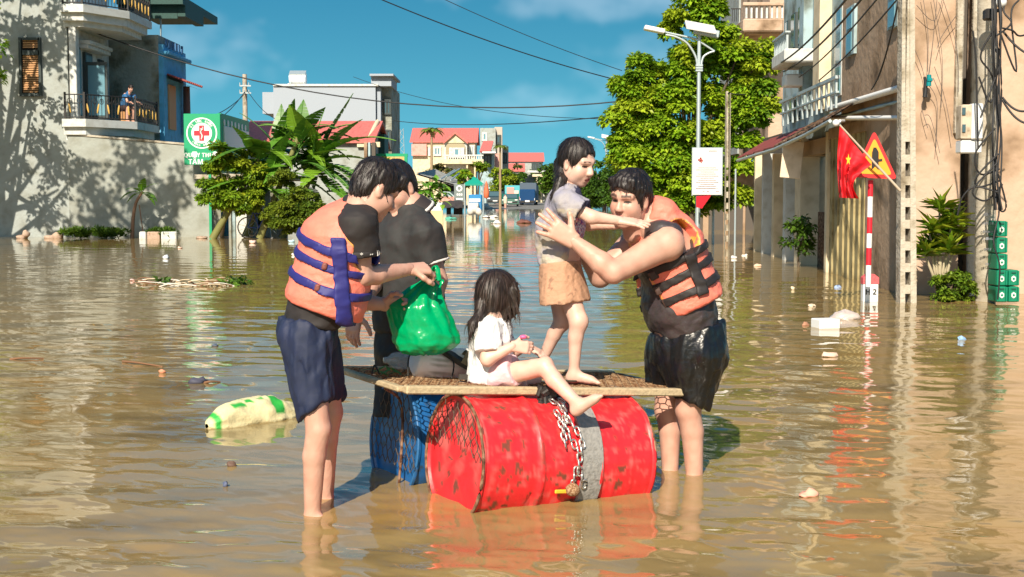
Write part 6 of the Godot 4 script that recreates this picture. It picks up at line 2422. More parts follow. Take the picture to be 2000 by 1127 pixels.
	# canopies over the pavement
	for e in [[1694, 1637, 2.62, 2.50, 0.6, "rust_sheet", "rusty tin canopy sloping over the dark shop beside the yellow gate"], [1637, 1569, 2.50, 2.38, 0.6, "rust_sheet", "brown tin canopy under the terrace railing"], [1569, 1487, 2.38, 2.32, 0.6, "roof_dark_red", "dark red tin canopy farthest along, against the big tree"]]:
		var c := thing("tin_canopy", e[6], "canopy", Vector3.ZERO)
		var n_sheet := 7
		for q in n_sheet:
			var ua: float = lerpf(e[0], e[1], q / float(n_sheet))
			var ub: float = lerpf(e[0], e[1], (q + 1.0) / n_sheet)
			var b := Builder.new()
			var y2: float = lerpf(e[2], e[3], (q + 0.5) / n_sheet) + 0.012 * (q % 2)
			var y1: float = y2 + 0.4
			var p := [face_at(ua, 400, -0.05), face_at(ub, 400, -0.05), face_at(ub, 400, e[4]), face_at(ua, 400, e[4])]
			for w in 4:
				p[w].y = y1 if w < 2 else y2
			b.quad(p[0], p[1], p[2], p[3], Vector3.UP)
			for w in 4:
				p[w].y -= 0.025
			b.quad(p[0], p[1], p[2], p[3], Vector3.DOWN)
			b.quad(p[3], p[2], p[2] + Vector3(0, 0.025, 0), p[3] + Vector3(0, 0.025, 0), Vector3(-1, 0, 0))
			part("tin_sheet", b.mesh(), mats[e[5]], c)
		var fbm := Builder.new()
		var a1 := face_at(e[0], 400, e[4])
		var a2 := face_at(e[1], 400, e[4])
		a1.y = e[2] - 0.07
		a2.y = e[3] - 0.07
		fbm.tube(PackedVector3Array([a1, a2]), 0.035, 0.035, 4)
		part("canopy_bar", fbm.mesh(), mats["galvanised"], c)
	# dark old shops beyond, behind the big tree
	t = thing("old_shops", "dark old shop fronts in the shade behind the big tree", "shops", Vector3.ZERO)
	part("wall", bpanel(1300, 1482, 335, 480, 58.0, 4.0), mats["brown_wall"], t)
	for e in [[1310, 1336], [1348, 1372], [1384, 1412], [1424, 1450], [1456, 1478]]:
		part("shutter", bpanel(e[0], e[1], 372, 470, 57.9, 0.1), mats["grey_gate"] if int(e[0]) % 4 else mats["dark_gap"], t)
	part("roof", bpanel(1294, 1486, 330, 338, 57.0, 5.0), mats["rust_sheet"], t)
	# terrace railing above them
	t = thing("terrace_railing", "grey metal terrace railing above the brown tin canopy", "railing", Vector3.ZERO)
	for q in 12:
		var u := 1695.0 - q * 10.5
		part("baluster", sbox(u, u - 2.0, 2.75, 3.2, 0.5, 0.53), mats["galvanised"], t)
	part("rail", sbox(1697, 1574, 3.2, 3.25, 0.48, 0.55), mats["galvanised"], t)
	part("rail", sbox(1697, 1574, 2.98, 3.01, 0.49, 0.54), mats["galvanised"], t)
	# the taller house behind with the ornate balcony
	t = thing("peach_balcony_house", "peach house with balustraded top balcony rising behind the big tree", "house", Vector3.ZERO)
	part("wall", bpanel(1500, 1600, -160, 300, 50.0, 6.0), mats["peach_wall"], t)
	part("balcony_slab", bpanel(1452, 1530, 36, 62, 47.6, 2.2, 0.05), mats["peach_wall"], t)
	part("balcony_slab", bpanel(1460, 1530, 58, 66, 47.8, 2.0, 0.03), mats["peach_wall"], t)
	part("balcony_rail", bpanel(1452, 1530, 4, 11, 47.6, 0.2, 0.02), mats["peach_wall"], t)
	for q in 8:
		part("baluster", bpanel(1456 + q * 10.0, 1460 + q * 10.0, 11, 36, 47.7, 0.1, 0.01), mats["white_trim"], t)
	t = thing("white_far_house", "white house with dark railing glimpsed above the big tree's crown", "house", Vector3.ZERO)
	part("wall", bpanel(1440, 1500, -120, 300, 60.0, 5.0), mats["white_wall"], t)
	window(t, 1462, 1480, 62, 110, 59.9, mats["white_trim"], mats["glass_blue"], 1)
	var rl := Builder.new()
	for q in 9:
		panel(rl, 1430 + q * 4.0, 1431 + q * 4.0, 18, 42, 57.0, 0.04)
	panel(rl, 1428, 1466, 16, 18, 57.0, 0.05)
	part("railing", rl.mesh(), mats["black_iron"], t)

func build_setting() -> void:
	n_skin = noise(1.0, 71, 3)
	n_cloth = noise(1.0, 72, 3)
	make_materials()
	left_houses()
	pharmacy()
	far_houses()
	right_houses()
	street_ground()
	build_plants()

func street_ground() -> void:
	# the road that rises out of the flood, and the muddy verge by the garden wall
	var b := Builder.new()
	var y := func(v: float, d: float) -> float: return at(1000, v, d).y
	var rows := [[150.0, -0.05, 935, 1085], [165.0, 0.05, 930, 1090], [200.0, 0.35, 900, 1120], [320.0, 0.9, 700, 1300], [900.0, 2.0, -200, 2200]]
	for q in rows.size() - 1:
		var a: Array = rows[q]
		var c: Array = rows[q + 1]
		b.quad(Vector3(px(a[2] - 1000, a[0]), a[1], -a[0] * UNIT), Vector3(px(a[3] - 1000, a[0]), a[1], -a[0] * UNIT), Vector3(px(c[3] - 1000, c[0]), c[1], -c[0] * UNIT), Vector3(px(c[2] - 1000, c[0]), c[1], -c[0] * UNIT), Vector3.UP)
	struct("road", b.mesh(), mats["asphalt"])

# ---------------------------------------------------------------- plants
func leaf(b: Builder, p: Vector3, dir: Vector3, up: Vector3, long: float, wide: float, fold := 0.25) -> void:
	var s := dir.cross(up).normalized()
	var n := s.cross(dir).normalized()
	var m := p + dir * (long * 0.45)
	var tip := p + dir * long - n * (long * 0.18)
	var k := b.put(p, n)
	b.put(m + s * wide + n * (wide * fold), (n - s * fold).normalized())
	b.put(tip, n)
	b.put(m - s * wide + n * (wide * fold), (n + s * fold).normalized())
	b.face(k, k + 1, k + 2)
	b.face(k, k + 2, k + 3)

func rand_dir() -> Vector3:
	return Vector3(rng.randfn(), rng.randfn(), rng.randfn()).normalized()

func foliage(clumps: Array, per: int, long: float, wide: float, tones: Array, droop := 0.35) -> Mesh:
	# clumps are [centre, radius]; the leaves sit round each clump, tips outwards and down
	var b := Builder.new()
	for c in clumps:
		var cc: Vector3 = c[0]
		var cr: float = c[1]
		var tone: Vector3 = tones[rng.randi() % tones.size()]
		for q in per:
			var d := rand_dir()
			if d.y < -0.35:
				d.y *= -0.6
				d = d.normalized()
			var p := cc + d * Vector3(1, 0.8, 1) * (cr * sqrt(rng.randf_range(0.3, 1.0)))
			var dir := (d * Vector3(1, 0.3, 1) + rand_dir() * 0.6 - Vector3.UP * droop).normalized()
			var up := (d + Vector3.UP * 0.7 + rand_dir() * 0.45).normalized()
			var k := rng.randf_range(0.75, 1.25)
			var t2: Vector3 = tone.lerp(tones[rng.randi() % tones.size()], 0.35) * k
			b.col = lin(t2)
			leaf(b, p, dir, up, long * rng.randf_range(0.7, 1.25), wide * rng.randf_range(0.75, 1.2))
	return b.mesh()

func trunk_mesh(base: Vector3, top: Vector3, r0: float, r1: float, limbs: Array) -> Mesh:
	var b := Builder.new()
	var bend := Vector3(rng.randf_range(-1, 1), 0, rng.randf_range(-1, 1)) * base.distance_to(top) * 0.02
	b.tube(curve([base, base.lerp(top, 0.35) + bend, base.lerp(top, 0.7) - bend * 0.5, top]), r0, r1, 9)
	for l: Vector3 in limbs:
		var s := rng.randf_range(0.45, 0.95)
		var a := base.lerp(top, s)
		b.tube(curve([a, a.lerp(l, 0.5) + Vector3(0, -0.06, 0) * a.distance_to(l), l], 5), r1 * 0.8, r1 * 0.2, 6)
	return b.mesh()

func tree(called: String, label: String, base: Vector3, top: Vector3, r0: float, clumps: Array, per: int, long: float, wide: float, tones: Array, bark: Vector3, group := "", cat := "tree") -> Node3D:
	var t := thing(called, label, cat, base, 0.0, group)
	var limbs := []
	for q in mini(clumps.size(), 16):
		limbs.append(clumps[(q * 7) % clumps.size()][0])
	var o := part("trunk", trunk_mesh(base, top, r0, r0 * 0.55, limbs), mat("bark_%d" % int(bark.x * 100), bark, 0.95, "mottle", 2.0, "rough_bump", 0.8), t)
	o.position = -base
	o = part("crown", foliage(clumps, per, long, wide, tones), vmat("leaves", 0.5, 0.85), t)
	o.position = -base
	return t

func blob(c: Vector3, r: Vector3, n: int, cr: float, shell := 0.55) -> Array:
	# clump centres spread through an egg, denser towards its skin
	var out := []
	while out.size() < n:
		var d := rand_dir() * pow(rng.randf_range(shell * shell * shell, 1.0), 0.333)
		out.append([c + d * r, cr * rng.randf_range(0.75, 1.25)])
	return out

func blade(b: Builder, p: Vector3, dir: Vector3, long: float, wide: float, bend: float, tear: float, steps := 12) -> void:
	# a banana leaf: two halves along a drooping midrib, torn across here and there
	var h := Vector3(dir.x, 0, dir.z)
	h = h.normalized() if h.length() > 0.02 else Vector3(1, 0, 0)
	var side := h.cross(Vector3.UP).normalized()
	var q := p
	var d := dir.normalized()
	var pts := [q]
	var dirs := [d]
	for s in steps:
		q += d * (long / steps)
		d = (d - Vector3.UP * (bend / steps)).normalized()
		pts.append(q)
		dirs.append(d)
	var gap := 0
	for sgn in [-1.0, 1.0]:
		for s in steps:
			var f0 := float(s) / steps
			var f1 := float(s + 1) / steps
			var w0 := wide * sin(PI * pow(clampf(f0 * 0.96 + 0.02, 0, 1), 0.7)) if s > 1 else wide * 0.12
			var w1 := wide * sin(PI * pow(clampf(f1 * 0.96 + 0.02, 0, 1), 0.7)) if s > 0 else wide * 0.12
			if f0 < 0.12:
				w0 = 0.02
				w1 = 0.02 if f1 < 0.12 else w1
			var n0: Vector3 = side.cross(dirs[s]).normalized()
			if n0.y < 0.0:
				n0 = -n0
			var lift := n0 * (wide * (0.28 - 0.5 * f0))
			var g := rng.randf_range(0.0, tear)
			var e0: Vector3 = pts[s] + side * (w0 * sgn) + lift * (w0 / wide)
			var e1_: Vector3 = pts[s + 1] + side * (w1 * sgn) + lift * (w1 / wide)
			e1_ = e1_.lerp(e0, g)
			b.quad(pts[s], pts[s + 1], e1_, e0, n0)
	var mid := PackedVector3Array(pts)
	b.tube(mid, wide * 0.09, wide * 0.03, 5)

func build_plants() -> void:
	var bright := [Vector3(0.26, 0.36, 0.02), Vector3(0.17, 0.30, 0.015), Vector3(0.34, 0.40, 0.025), Vector3(0.12, 0.24, 0.012)]
	var green := [Vector3(0.23, 0.40, 0.014), Vector3(0.17, 0.33, 0.014), Vector3(0.32, 0.46, 0.018), Vector3(0.11, 0.24, 0.012), Vector3(0.40, 0.48, 0.025)]
	var deep := [Vector3(0.07, 0.15, 0.015), Vector3(0.05, 0.11, 0.012), Vector3(0.10, 0.19, 0.015)]
	# the big tree on the right
	var d := 40.6
	var cl := []
	for e in [[1350, 70, 60, 70, 12], [1300, 150, 70, 60, 16], [1410, 130, 75, 65, 18], [1255, 220, 60, 60, 14], [1340, 230, 90, 70, 20], [1440, 220, 70, 70, 16], [1270, 310, 65, 50, 14], [1360, 320, 100, 60, 20], [1225, 180, 32, 30, 5], [1385, 30, 22, 40, 5], [1300, 385, 70, 40, 10], [1380, 390, 70, 40, 10], [1470, 170, 35, 35, 6], [1490, 120, 25, 25, 4], [1230, 270, 35, 30, 5]]:
		cl.append_array(blob(at(e[0], e[1], d), Vector3(px(e[2], d), px(e[3], d), px(e[2] * 0.42, d)), int(e[4] * 1.45), 0.38, 0.3))
	tree("broad_tree", "big round bright green street tree behind the solar street lamp", at(1345, 478, d) * Vector3(1, 0, 1), at(1345, 250, d), 0.18, cl, 330, 0.145, 0.055, green, Vector3(0.12, 0.09, 0.06))
	# lower trees left of it, farther off
	for e in [[1180, 360, 45, 48, 95.0, "dark green rounded tree between the standing girl and the big tree", 16], [1085, 350, 26, 28, 140.0, "small dark tree behind the standing girl's head", 9], [1230, 380, 60, 40, 62.0, "low dense tree behind the man's head with black straps", 16], [1150, 385, 40, 24, 110.0, "low bush-like tree behind the standing girl's arm", 9]]:
		var c := at(e[0], e[1], e[4])
		tree("street_tree", e[5], Vector3(c.x, 0, c.z), c, 0.16, blob(c, Vector3(px(e[2], e[4]), px(e[3], e[4]), px(e[2], e[4])), e[6] * 2, px(15, e[4]), 0.4), 110, px(7, e[4]), px(2.6, e[4]), deep, Vector3(0.1, 0.08, 0.06), "trees far along the street")
	# small tree in front of the pharmacy
	d = 45.5
	cl = []
	for e in [[440, 300, 28, 22, 7], [412, 330, 22, 18, 6], [470, 320, 26, 22, 7], [425, 365, 32, 22, 8], [475, 365, 30, 24, 8], [450, 395, 36, 20, 7], [405, 375, 18, 14, 4], [500, 340, 16, 14, 4], [500, 385, 18, 16, 4], [420, 400, 24, 16, 5], [470, 408, 24, 16, 5]]:
		cl.append_array(blob(at(e[0], e[1], d), Vector3(px(e[2], d), px(e[3], d), px(e[2], d)), e[4], 0.24, 0.3))
	tree("young_tree", "young yellow-green tree standing in the water in front of the pharmacy sign", on_water(433, 464), at(446, 360, d), 0.075, cl, 190, 0.13, 0.045, bright, Vector3(0.42, 0.32, 0.2))
	# shrub beside it
	d = 44.0
	cl = blob(at(582, 408, d), Vector3(px(44, d), px(40, d), px(40, d)), 46, 0.22, 0.5)
	cl.append_array(blob(at(555, 352, d), Vector3(px(22, d), px(20, d), px(20, d)), 9, 0.2, 0.4))
	cl.append_array(blob(at(585, 440, d), Vector3(px(52, d), px(15, d), px(36, d)), 22, 0.2, 0.3))
	cl.append_array(blob(at(530, 425, d + 1.5), Vector3(px(18, d), px(30, d), px(16, d)), 10, 0.18, 0.3))
	tree("shrub", "rounded leafy shrub at the waterline under the banana plants", on_water(580, 450), at(582, 410, d), 0.06, cl, 170, 0.1, 0.036, [Vector3(0.13, 0.19, 0.015), Vector3(0.08, 0.14, 0.012), Vector3(0.19, 0.24, 0.02)], Vector3(0.12, 0.09, 0.06), "", "shrub")
	# banana plants
	d = 47.0
	var stems := [[560, 398, 545, 300, "left"], [625, 400, 628, 310, "right"], [592, 402, 590, 270, "tallest"], [520, 400, 520, 310, "low"]]
	var leaves := [
		[[545, 300, -0.55, 1.0, 1.7, 0.24, 0.9], [545, 300, -0.9, 0.5, 1.7, 0.26, 1.3], [545, 300, 0.3, 1.0, 1.9, 0.25, 0.5], [545, 305, -1.0, 0.15, 1.5, 0.24, 1.6], [545, 300, 0.0, 1.1, 1.6, 0.22, 0.4], [545, 310, -0.2, 0.3, 1.5, 0.24, 1.8], [545, 300, 0.6, 0.6, 1.5, 0.25, 1.4]],
		[[628, 305, 0.42, 1.0, 2.1, 0.3, 0.5], [628, 310, 0.95, 0.75, 2.6, 0.34, 1.05], [628, 315, 1.0, 0.3, 2.4, 0.32, 1.0], [628, 325, 1.0, 0.1, 2.2, 0.3, 1.3], [628, 310, -0.3, 1.0, 2.0, 0.28, 0.5], [628, 330, 0.9, -0.25, 1.7, 0.28, 0.9], [628, 320, 0.2, 0.5, 1.8, 0.3, 1.8], [628, 315, 0.55, 0.9, 1.9, 0.3, 0.9], [628, 345, 0.8, -0.45, 1.5, 0.26, 0.4], [628, 318, -0.8, 0.4, 1.6, 0.28, 1.5]],
		[[590, 275, 0.06, 1.0, 1.35, 0.24, 0.15], [590, 280, -0.14, 1.0, 1.2, 0.22, 0.25], [590, 280, 0.5, 0.9, 1.7, 0.27, 0.8], [590, 285, -0.6, 0.8, 1.7, 0.27, 1.1], [590, 290, 0.3, 0.5, 1.6, 0.28, 1.7], [590, 300, -0.4, 0.4, 1.6, 0.28, 1.8], [590, 290, 0.9, 0.4, 1.7, 0.27, 1.4]],
		[[520, 310, -0.4, 1.0, 1.4, 0.22, 0.8], [520, 315, 0.4, 0.9, 1.3, 0.22, 1.0], [520, 320, -0.9, 0.4, 1.2, 0.22, 1.3], [520, 320, 0.1, 0.6, 1.2, 0.24, 1.8]]]
	for q in 4:
		var e: Array = stems[q]
		var names := {"left": "left banana plant of the clump beside the pharmacy sign", "right": "right banana plant of the clump, its long leaves reaching over the man with the bag", "tallest": "tallest banana plant, middle of the clump with two upright leaves", "low": "lowest banana plant, nearest the small tree at the pharmacy"}
		var foot := on_water(e[0], 452)
		foot.z = -d * UNIT + 0.4 * q
		var t := thing("banana_plant", names[e[4]], "banana plant", foot, 0.0, "banana plants beside the pharmacy")
		var top := at(e[2], e[3], d)
		top.z = foot.z
		var sb := Builder.new()
		sb.tube(curve([foot, foot.lerp(top, 0.5), top]), 0.13, 0.07, 9)
		var o := part("stem", sb.mesh(), mat("banana_stem", Vector3(0.2, 0.2, 0.06), 0.7, "mottle", 2.0), t)
		o.position = -foot
		var all: Array = leaves[q].duplicate()
		for w in 13:
			all.append([e[2] + rng.randf_range(-32, 32), e[3] + rng.randf_range(-15, 75), rng.randf_range(-1, 1), rng.randf_range(-0.2, 1.0), rng.randf_range(1.2, 2.0), 0.27, rng.randf_range(0.8, 1.9)])
		for l in all:
			var lb := Builder.new()
			var c: Vector3 = [Vector3(0.10, 0.24, 0.02), Vector3(0.15, 0.29, 0.02), Vector3(0.07, 0.18, 0.02)][rng.randi() % 3]
			lb.col = lin(c)
			var p := at(l[0], l[1], d)
			p.z = foot.z
			blade(lb, p, Vector3(l[2], l[3], rng.randf_range(-0.45, 0.7)), l[4] * 1.12, l[5] * 1.35, l[6], 0.28)
			o = part("leaf", lb.mesh(), vmat("banana_leaf", 0.42, 0.5), t)
			o.position = -foot
	# papaya-like sapling by the garden wall
	var pf := at(258, 462, 46.5) * Vector3(1, 0, 1)
	var pt := thing("sapling", "thin drooping sapling standing in front of the garden wall", "sapling", pf)
	var stm := Builder.new()
	stm.tube(curve([pf, at(260, 425, 46.5), at(266, 395, 46.5), at(278, 375, 46.5)]), 0.07, 0.04, 7)
	stm.tube(curve([at(272, 400, 46.5), at(276, 430, 46.5), at(280, 455, 46.5)]), 0.02, 0.02, 5)
	var o2 := part("stem", stm.mesh(), mat("sapling_bark", Vector3(0.24, 0.14, 0.09), 0.9), pt)
	o2.position = -pf
	for l in [[-0.8, 0.3, 0.9], [0.8, 0.25, 0.85], [0.4, 0.7, 0.7], [-0.4, 0.65, 0.7], [0.9, 0.0, 0.8], [-0.7, 0.0, 0.65], [0.1, 0.5, 0.8]]:
		var lb := Builder.new()
		lb.col = lin(Vector3(0.12, 0.28, 0.015))
		blade(lb, at(276, 378, 46.5), Vector3(l[0], l[1], rng.randf_range(-0.3, 0.6)), l[2], 0.14, 1.5, 0.3, 8)
		o2 = part("leaf", lb.mesh(), vmat("banana_leaf"), pt)
		o2.position = -pf
	# weeds along the wall
	for e in [[150, 452, 32, 14, "left weed patch at the foot of the garden wall"], [212, 450, 34, 18, "taller weed patch left of the thin sapling"], [315, 446, 28, 12, "weed patch on the white blocks right of the sapling"]]:
		var wc := on_water(e[0], 465.5)
		var clw := blob(wc + Vector3(0, px(8, 46), 0), Vector3(px(e[2], 46), px(e[3] * 0.5, 46), 0.3), 26, 0.12, 0.3)
		solo("weeds", foliage(clw, 60, 0.16, 0.02, [Vector3(0.08, 0.17, 0.015), Vector3(0.13, 0.22, 0.02), Vector3(0.05, 0.11, 0.012)], -0.5), vmat("leaves"), e[4], "weeds", "weed patches along the garden wall").set_meta("kind", "stuff")
	# the dracaena by the concrete poles and the bush at its foot
	d = 18.6
	var df := on_water(1835, 582)
	var dt := thing("corner_plant", "yellow-green strap-leaved plant against the peach wall between the two concrete poles", "plant", df)
	var sb2 := Builder.new()
	var heads := [[1835, 400], [1815, 440], [1858, 425], [1825, 475], [1848, 480], [1868, 455], [1805, 485], [1838, 440]]
	for e in heads:
		sb2.tube(curve([df, at(lerpf(1835, e[0], 0.4), 540, d), at(e[0], e[1] + 10, d)]), 0.03, 0.014, 6)
	o2 = part("stem", sb2.mesh(), mat("pale_stem", Vector3(0.42, 0.36, 0.24), 0.9), dt)
	o2.position = -df
	for e in heads:
		var lb := Builder.new()
		var hp := at(e[0], e[1], d)
		hp.z += rng.randf_range(-0.12, 0.15)
		for q in 44:
			lb.col = lin(bright[rng.randi() % 4] * rng.randf_range(0.7, 1.05))
			var dr := rand_dir()
			dr.y = absf(dr.y) * 0.8 + 0.05
			var pl := hp - Vector3.UP * rng.randf_range(0.0, 0.12)
			leaf(lb, pl, dr.normalized(), Vector3.UP + rand_dir() * 0.3, rng.randf_range(0.2, 0.36), 0.032, 0.3)
		o2 = part("leaf_head", lb.mesh(), vmat("leaves"), dt)
		o2.position = -df
	var bc := on_water(1862, 588)
	tree("low_bush", "low dark green bush at the foot of the strap-leaved plant", bc, bc + Vector3.UP * 0.25, 0.02, blob(bc + Vector3(0, 0.17, 0), Vector3(0.3, 0.2, 0.22), 40, 0.075, 0.4), 70, 0.055, 0.017, [Vector3(0.13, 0.23, 0.015), Vector3(0.07, 0.14, 0.012), Vector3(0.2, 0.28, 0.02)], Vector3(0.12, 0.09, 0.06), "", "bush")
	var sc := face_at(1585, 520, 0.25)
	sc.y = 0.0
	tree("shop_shrub", "thin dark shrub in front of the dark shop's half door", sc, sc + Vector3.UP * 0.7, 0.025, blob(sc + Vector3(0, 0.6, 0), Vector3(0.25, 0.4, 0.4), 18, 0.12, 0.3), 36, 0.11, 0.03, deep, Vector3(0.12, 0.09, 0.06), "", "shrub")
	# trees that stand left of the view and dapple the wall
	for e in [[-19.6, -43.0, 6.6, 3.4, 2.9, 42, "tree just left of the view whose leaves hang in at the top left corner"], [-16.4, -36.0, 10.2, 2.3, 2.2, 21, "tall tree left of the view that throws its shade on the garden wall"]]:
		var base := Vector3(e[0] * UNIT, 0, e[1] * UNIT)
		var c := base + Vector3(0, e[2] * UNIT, 0)
		var sc0 := blob(c, Vector3(e[3], e[4], e[3]) * UNIT, e[5], 0.55, 0.3)
		if e[2] < 8.0:
			sc0.append_array(blob(c + Vector3(1.0, 4.8, 0.0), Vector3(2.2, 1.6, 1.8), 22, 0.5, 0.3))
		tree("shade_tree", e[6], base, c, 0.26, sc0, 80, 0.22, 0.085, green, Vector3(0.12, 0.09, 0.06), "shade trees on the left")
	# greenery at the end of the street
	for e in [[975, 356, 30, 28, 199.0, "bright yellow-green round tree behind the parked cars", bright, 16], [1012, 350, 16, 26, 201.0, "small green tree behind the billboard", deep, 8], [900, 350, 20, 20, 118.0, "hedge-like green tree under the villa's balcony", green, 8], [752, 320, 10, 8, 63.0, "small plant on the green shed's shelf", green, 4], [935, 325, 16, 10, 148.0, "potted greenery on the villa's balcony end", bright, 5], [860, 338, 24, 18, 130.0, "brownish hedge below the palm tree", [Vector3(0.16, 0.12, 0.04), Vector3(0.12, 0.16, 0.03)], 8]]:
		var c := at(e[0], e[1], e[4])
		tree("street_end_tree", e[5], Vector3(c.x, 0, c.z), c, 0.12, blob(c, Vector3(px(e[2], e[4]), px(e[3], e[4]), px(e[2], e[4])), e[7] * 2, px(8, e[4]), 0.3), 90, px(5, e[4]), px(2.0, e[4]), e[6], Vector3(0.12, 0.09, 0.06), "greenery at the street's end")
	# far trees that close the street
	for e in [[-60, 420, 0.0, 330, 250.0, 40, "far dark tree line closing the left of the street"], [1040, 1330, 0.0, 338, 230.0, 40, "far dark tree line closing the street behind the girl"]]:
		var tl := []
		for q in int(e[5]):
			var u := rng.randf_range(e[0], e[1])
			tl.append([at(u, rng.randf_range(e[3], 385), e[4] + rng.randf_range(0, 20)), 1.6])
		var o := solo("far_trees", foliage(tl, 90, 0.9, 0.35, deep), vmat("leaves"), e[6], "trees")
		o.set_meta("kind", "stuff")
	# leafy plant right of the polo man's shoulder
	var lf := at(835, 375, 70.0)
	var lt := thing("leafy_plant", "spreading bright green leafy plant behind the polo man's shoulder", "plant", Vector3(lf.x, 0, lf.z))
	for q in 120:
		var lb := Builder.new()
		lb.col = lin(([Vector3(0.12, 0.28, 0.02), Vector3(0.08, 0.2, 0.015), Vector3(0.17, 0.33, 0.02)][rng.randi() % 3]))
		var dr := rand_dir()
		dr.y = absf(dr.y) * 0.9
		var base := lf + Vector3(rng.randf_range(-0.9, 0.9), rng.randf_range(-0.7, 0.5), rng.randf_range(-0.4, 0.4))
		blade(lb, base, dr, rng.randf_range(0.45, 0.8), 0.14, 1.6, 0.3, 6)
		var o := part("leaf", lb.mesh(), vmat("banana_leaf"), lt)
		o.position = -lt.position
	# palms
	for e in [[843, 258, 380, 128.0, "tall palm tree in front of the red-roofed villa", 1.0], [977, 288, 390, 150.0, "shorter palm tree right of the white tower house", 0.75]]:
		var foot := at(e[0], e[2], e[3])
		foot.y = 0.0
		var top := at(e[0], e[1], e[3])
		var t := thing("palm_tree", e[4], "palm tree", foot, 0.0, "palms at the street's end")
		var sb := Builder.new()
		sb.tube(PackedVector3Array([foot, foot.lerp(top, 0.5), top]), 0.16, 0.1, 7)
		var o := part("trunk", sb.mesh(), mat("palm_bark", Vector3(0.3, 0.22, 0.13), 0.9), t)
		o.position = -foot
		for q in 22:
			var fbl := Builder.new()
			fbl.col = lin(Vector3(0.14, 0.2, 0.02) * rng.randf_range(0.8, 1.2))
			var w := TAU * q / 22.0 * 3.0
			blade(fbl, top, Vector3(cos(w), rng.randf_range(0.2, 1.2), sin(w)), 1.45 * e[5], 0.28 * e[5], 1.9, 0.6, 8)
			o = part("frond", fbl.mesh(), vmat("banana_leaf"), t)
			o.position = -foot

# ---------------------------------------------------------------- street furniture, vehicles, flotsam
func wire(label: String, a: Vector3, c: Vector3, drop: float, r: float, group := "") -> void:
	var b := Builder.new()
	b.tube(sag(a, c, drop, 18), r, r, 5)
	solo("cable", b.mesh(), mats["cable_black"], label, "cable", group)

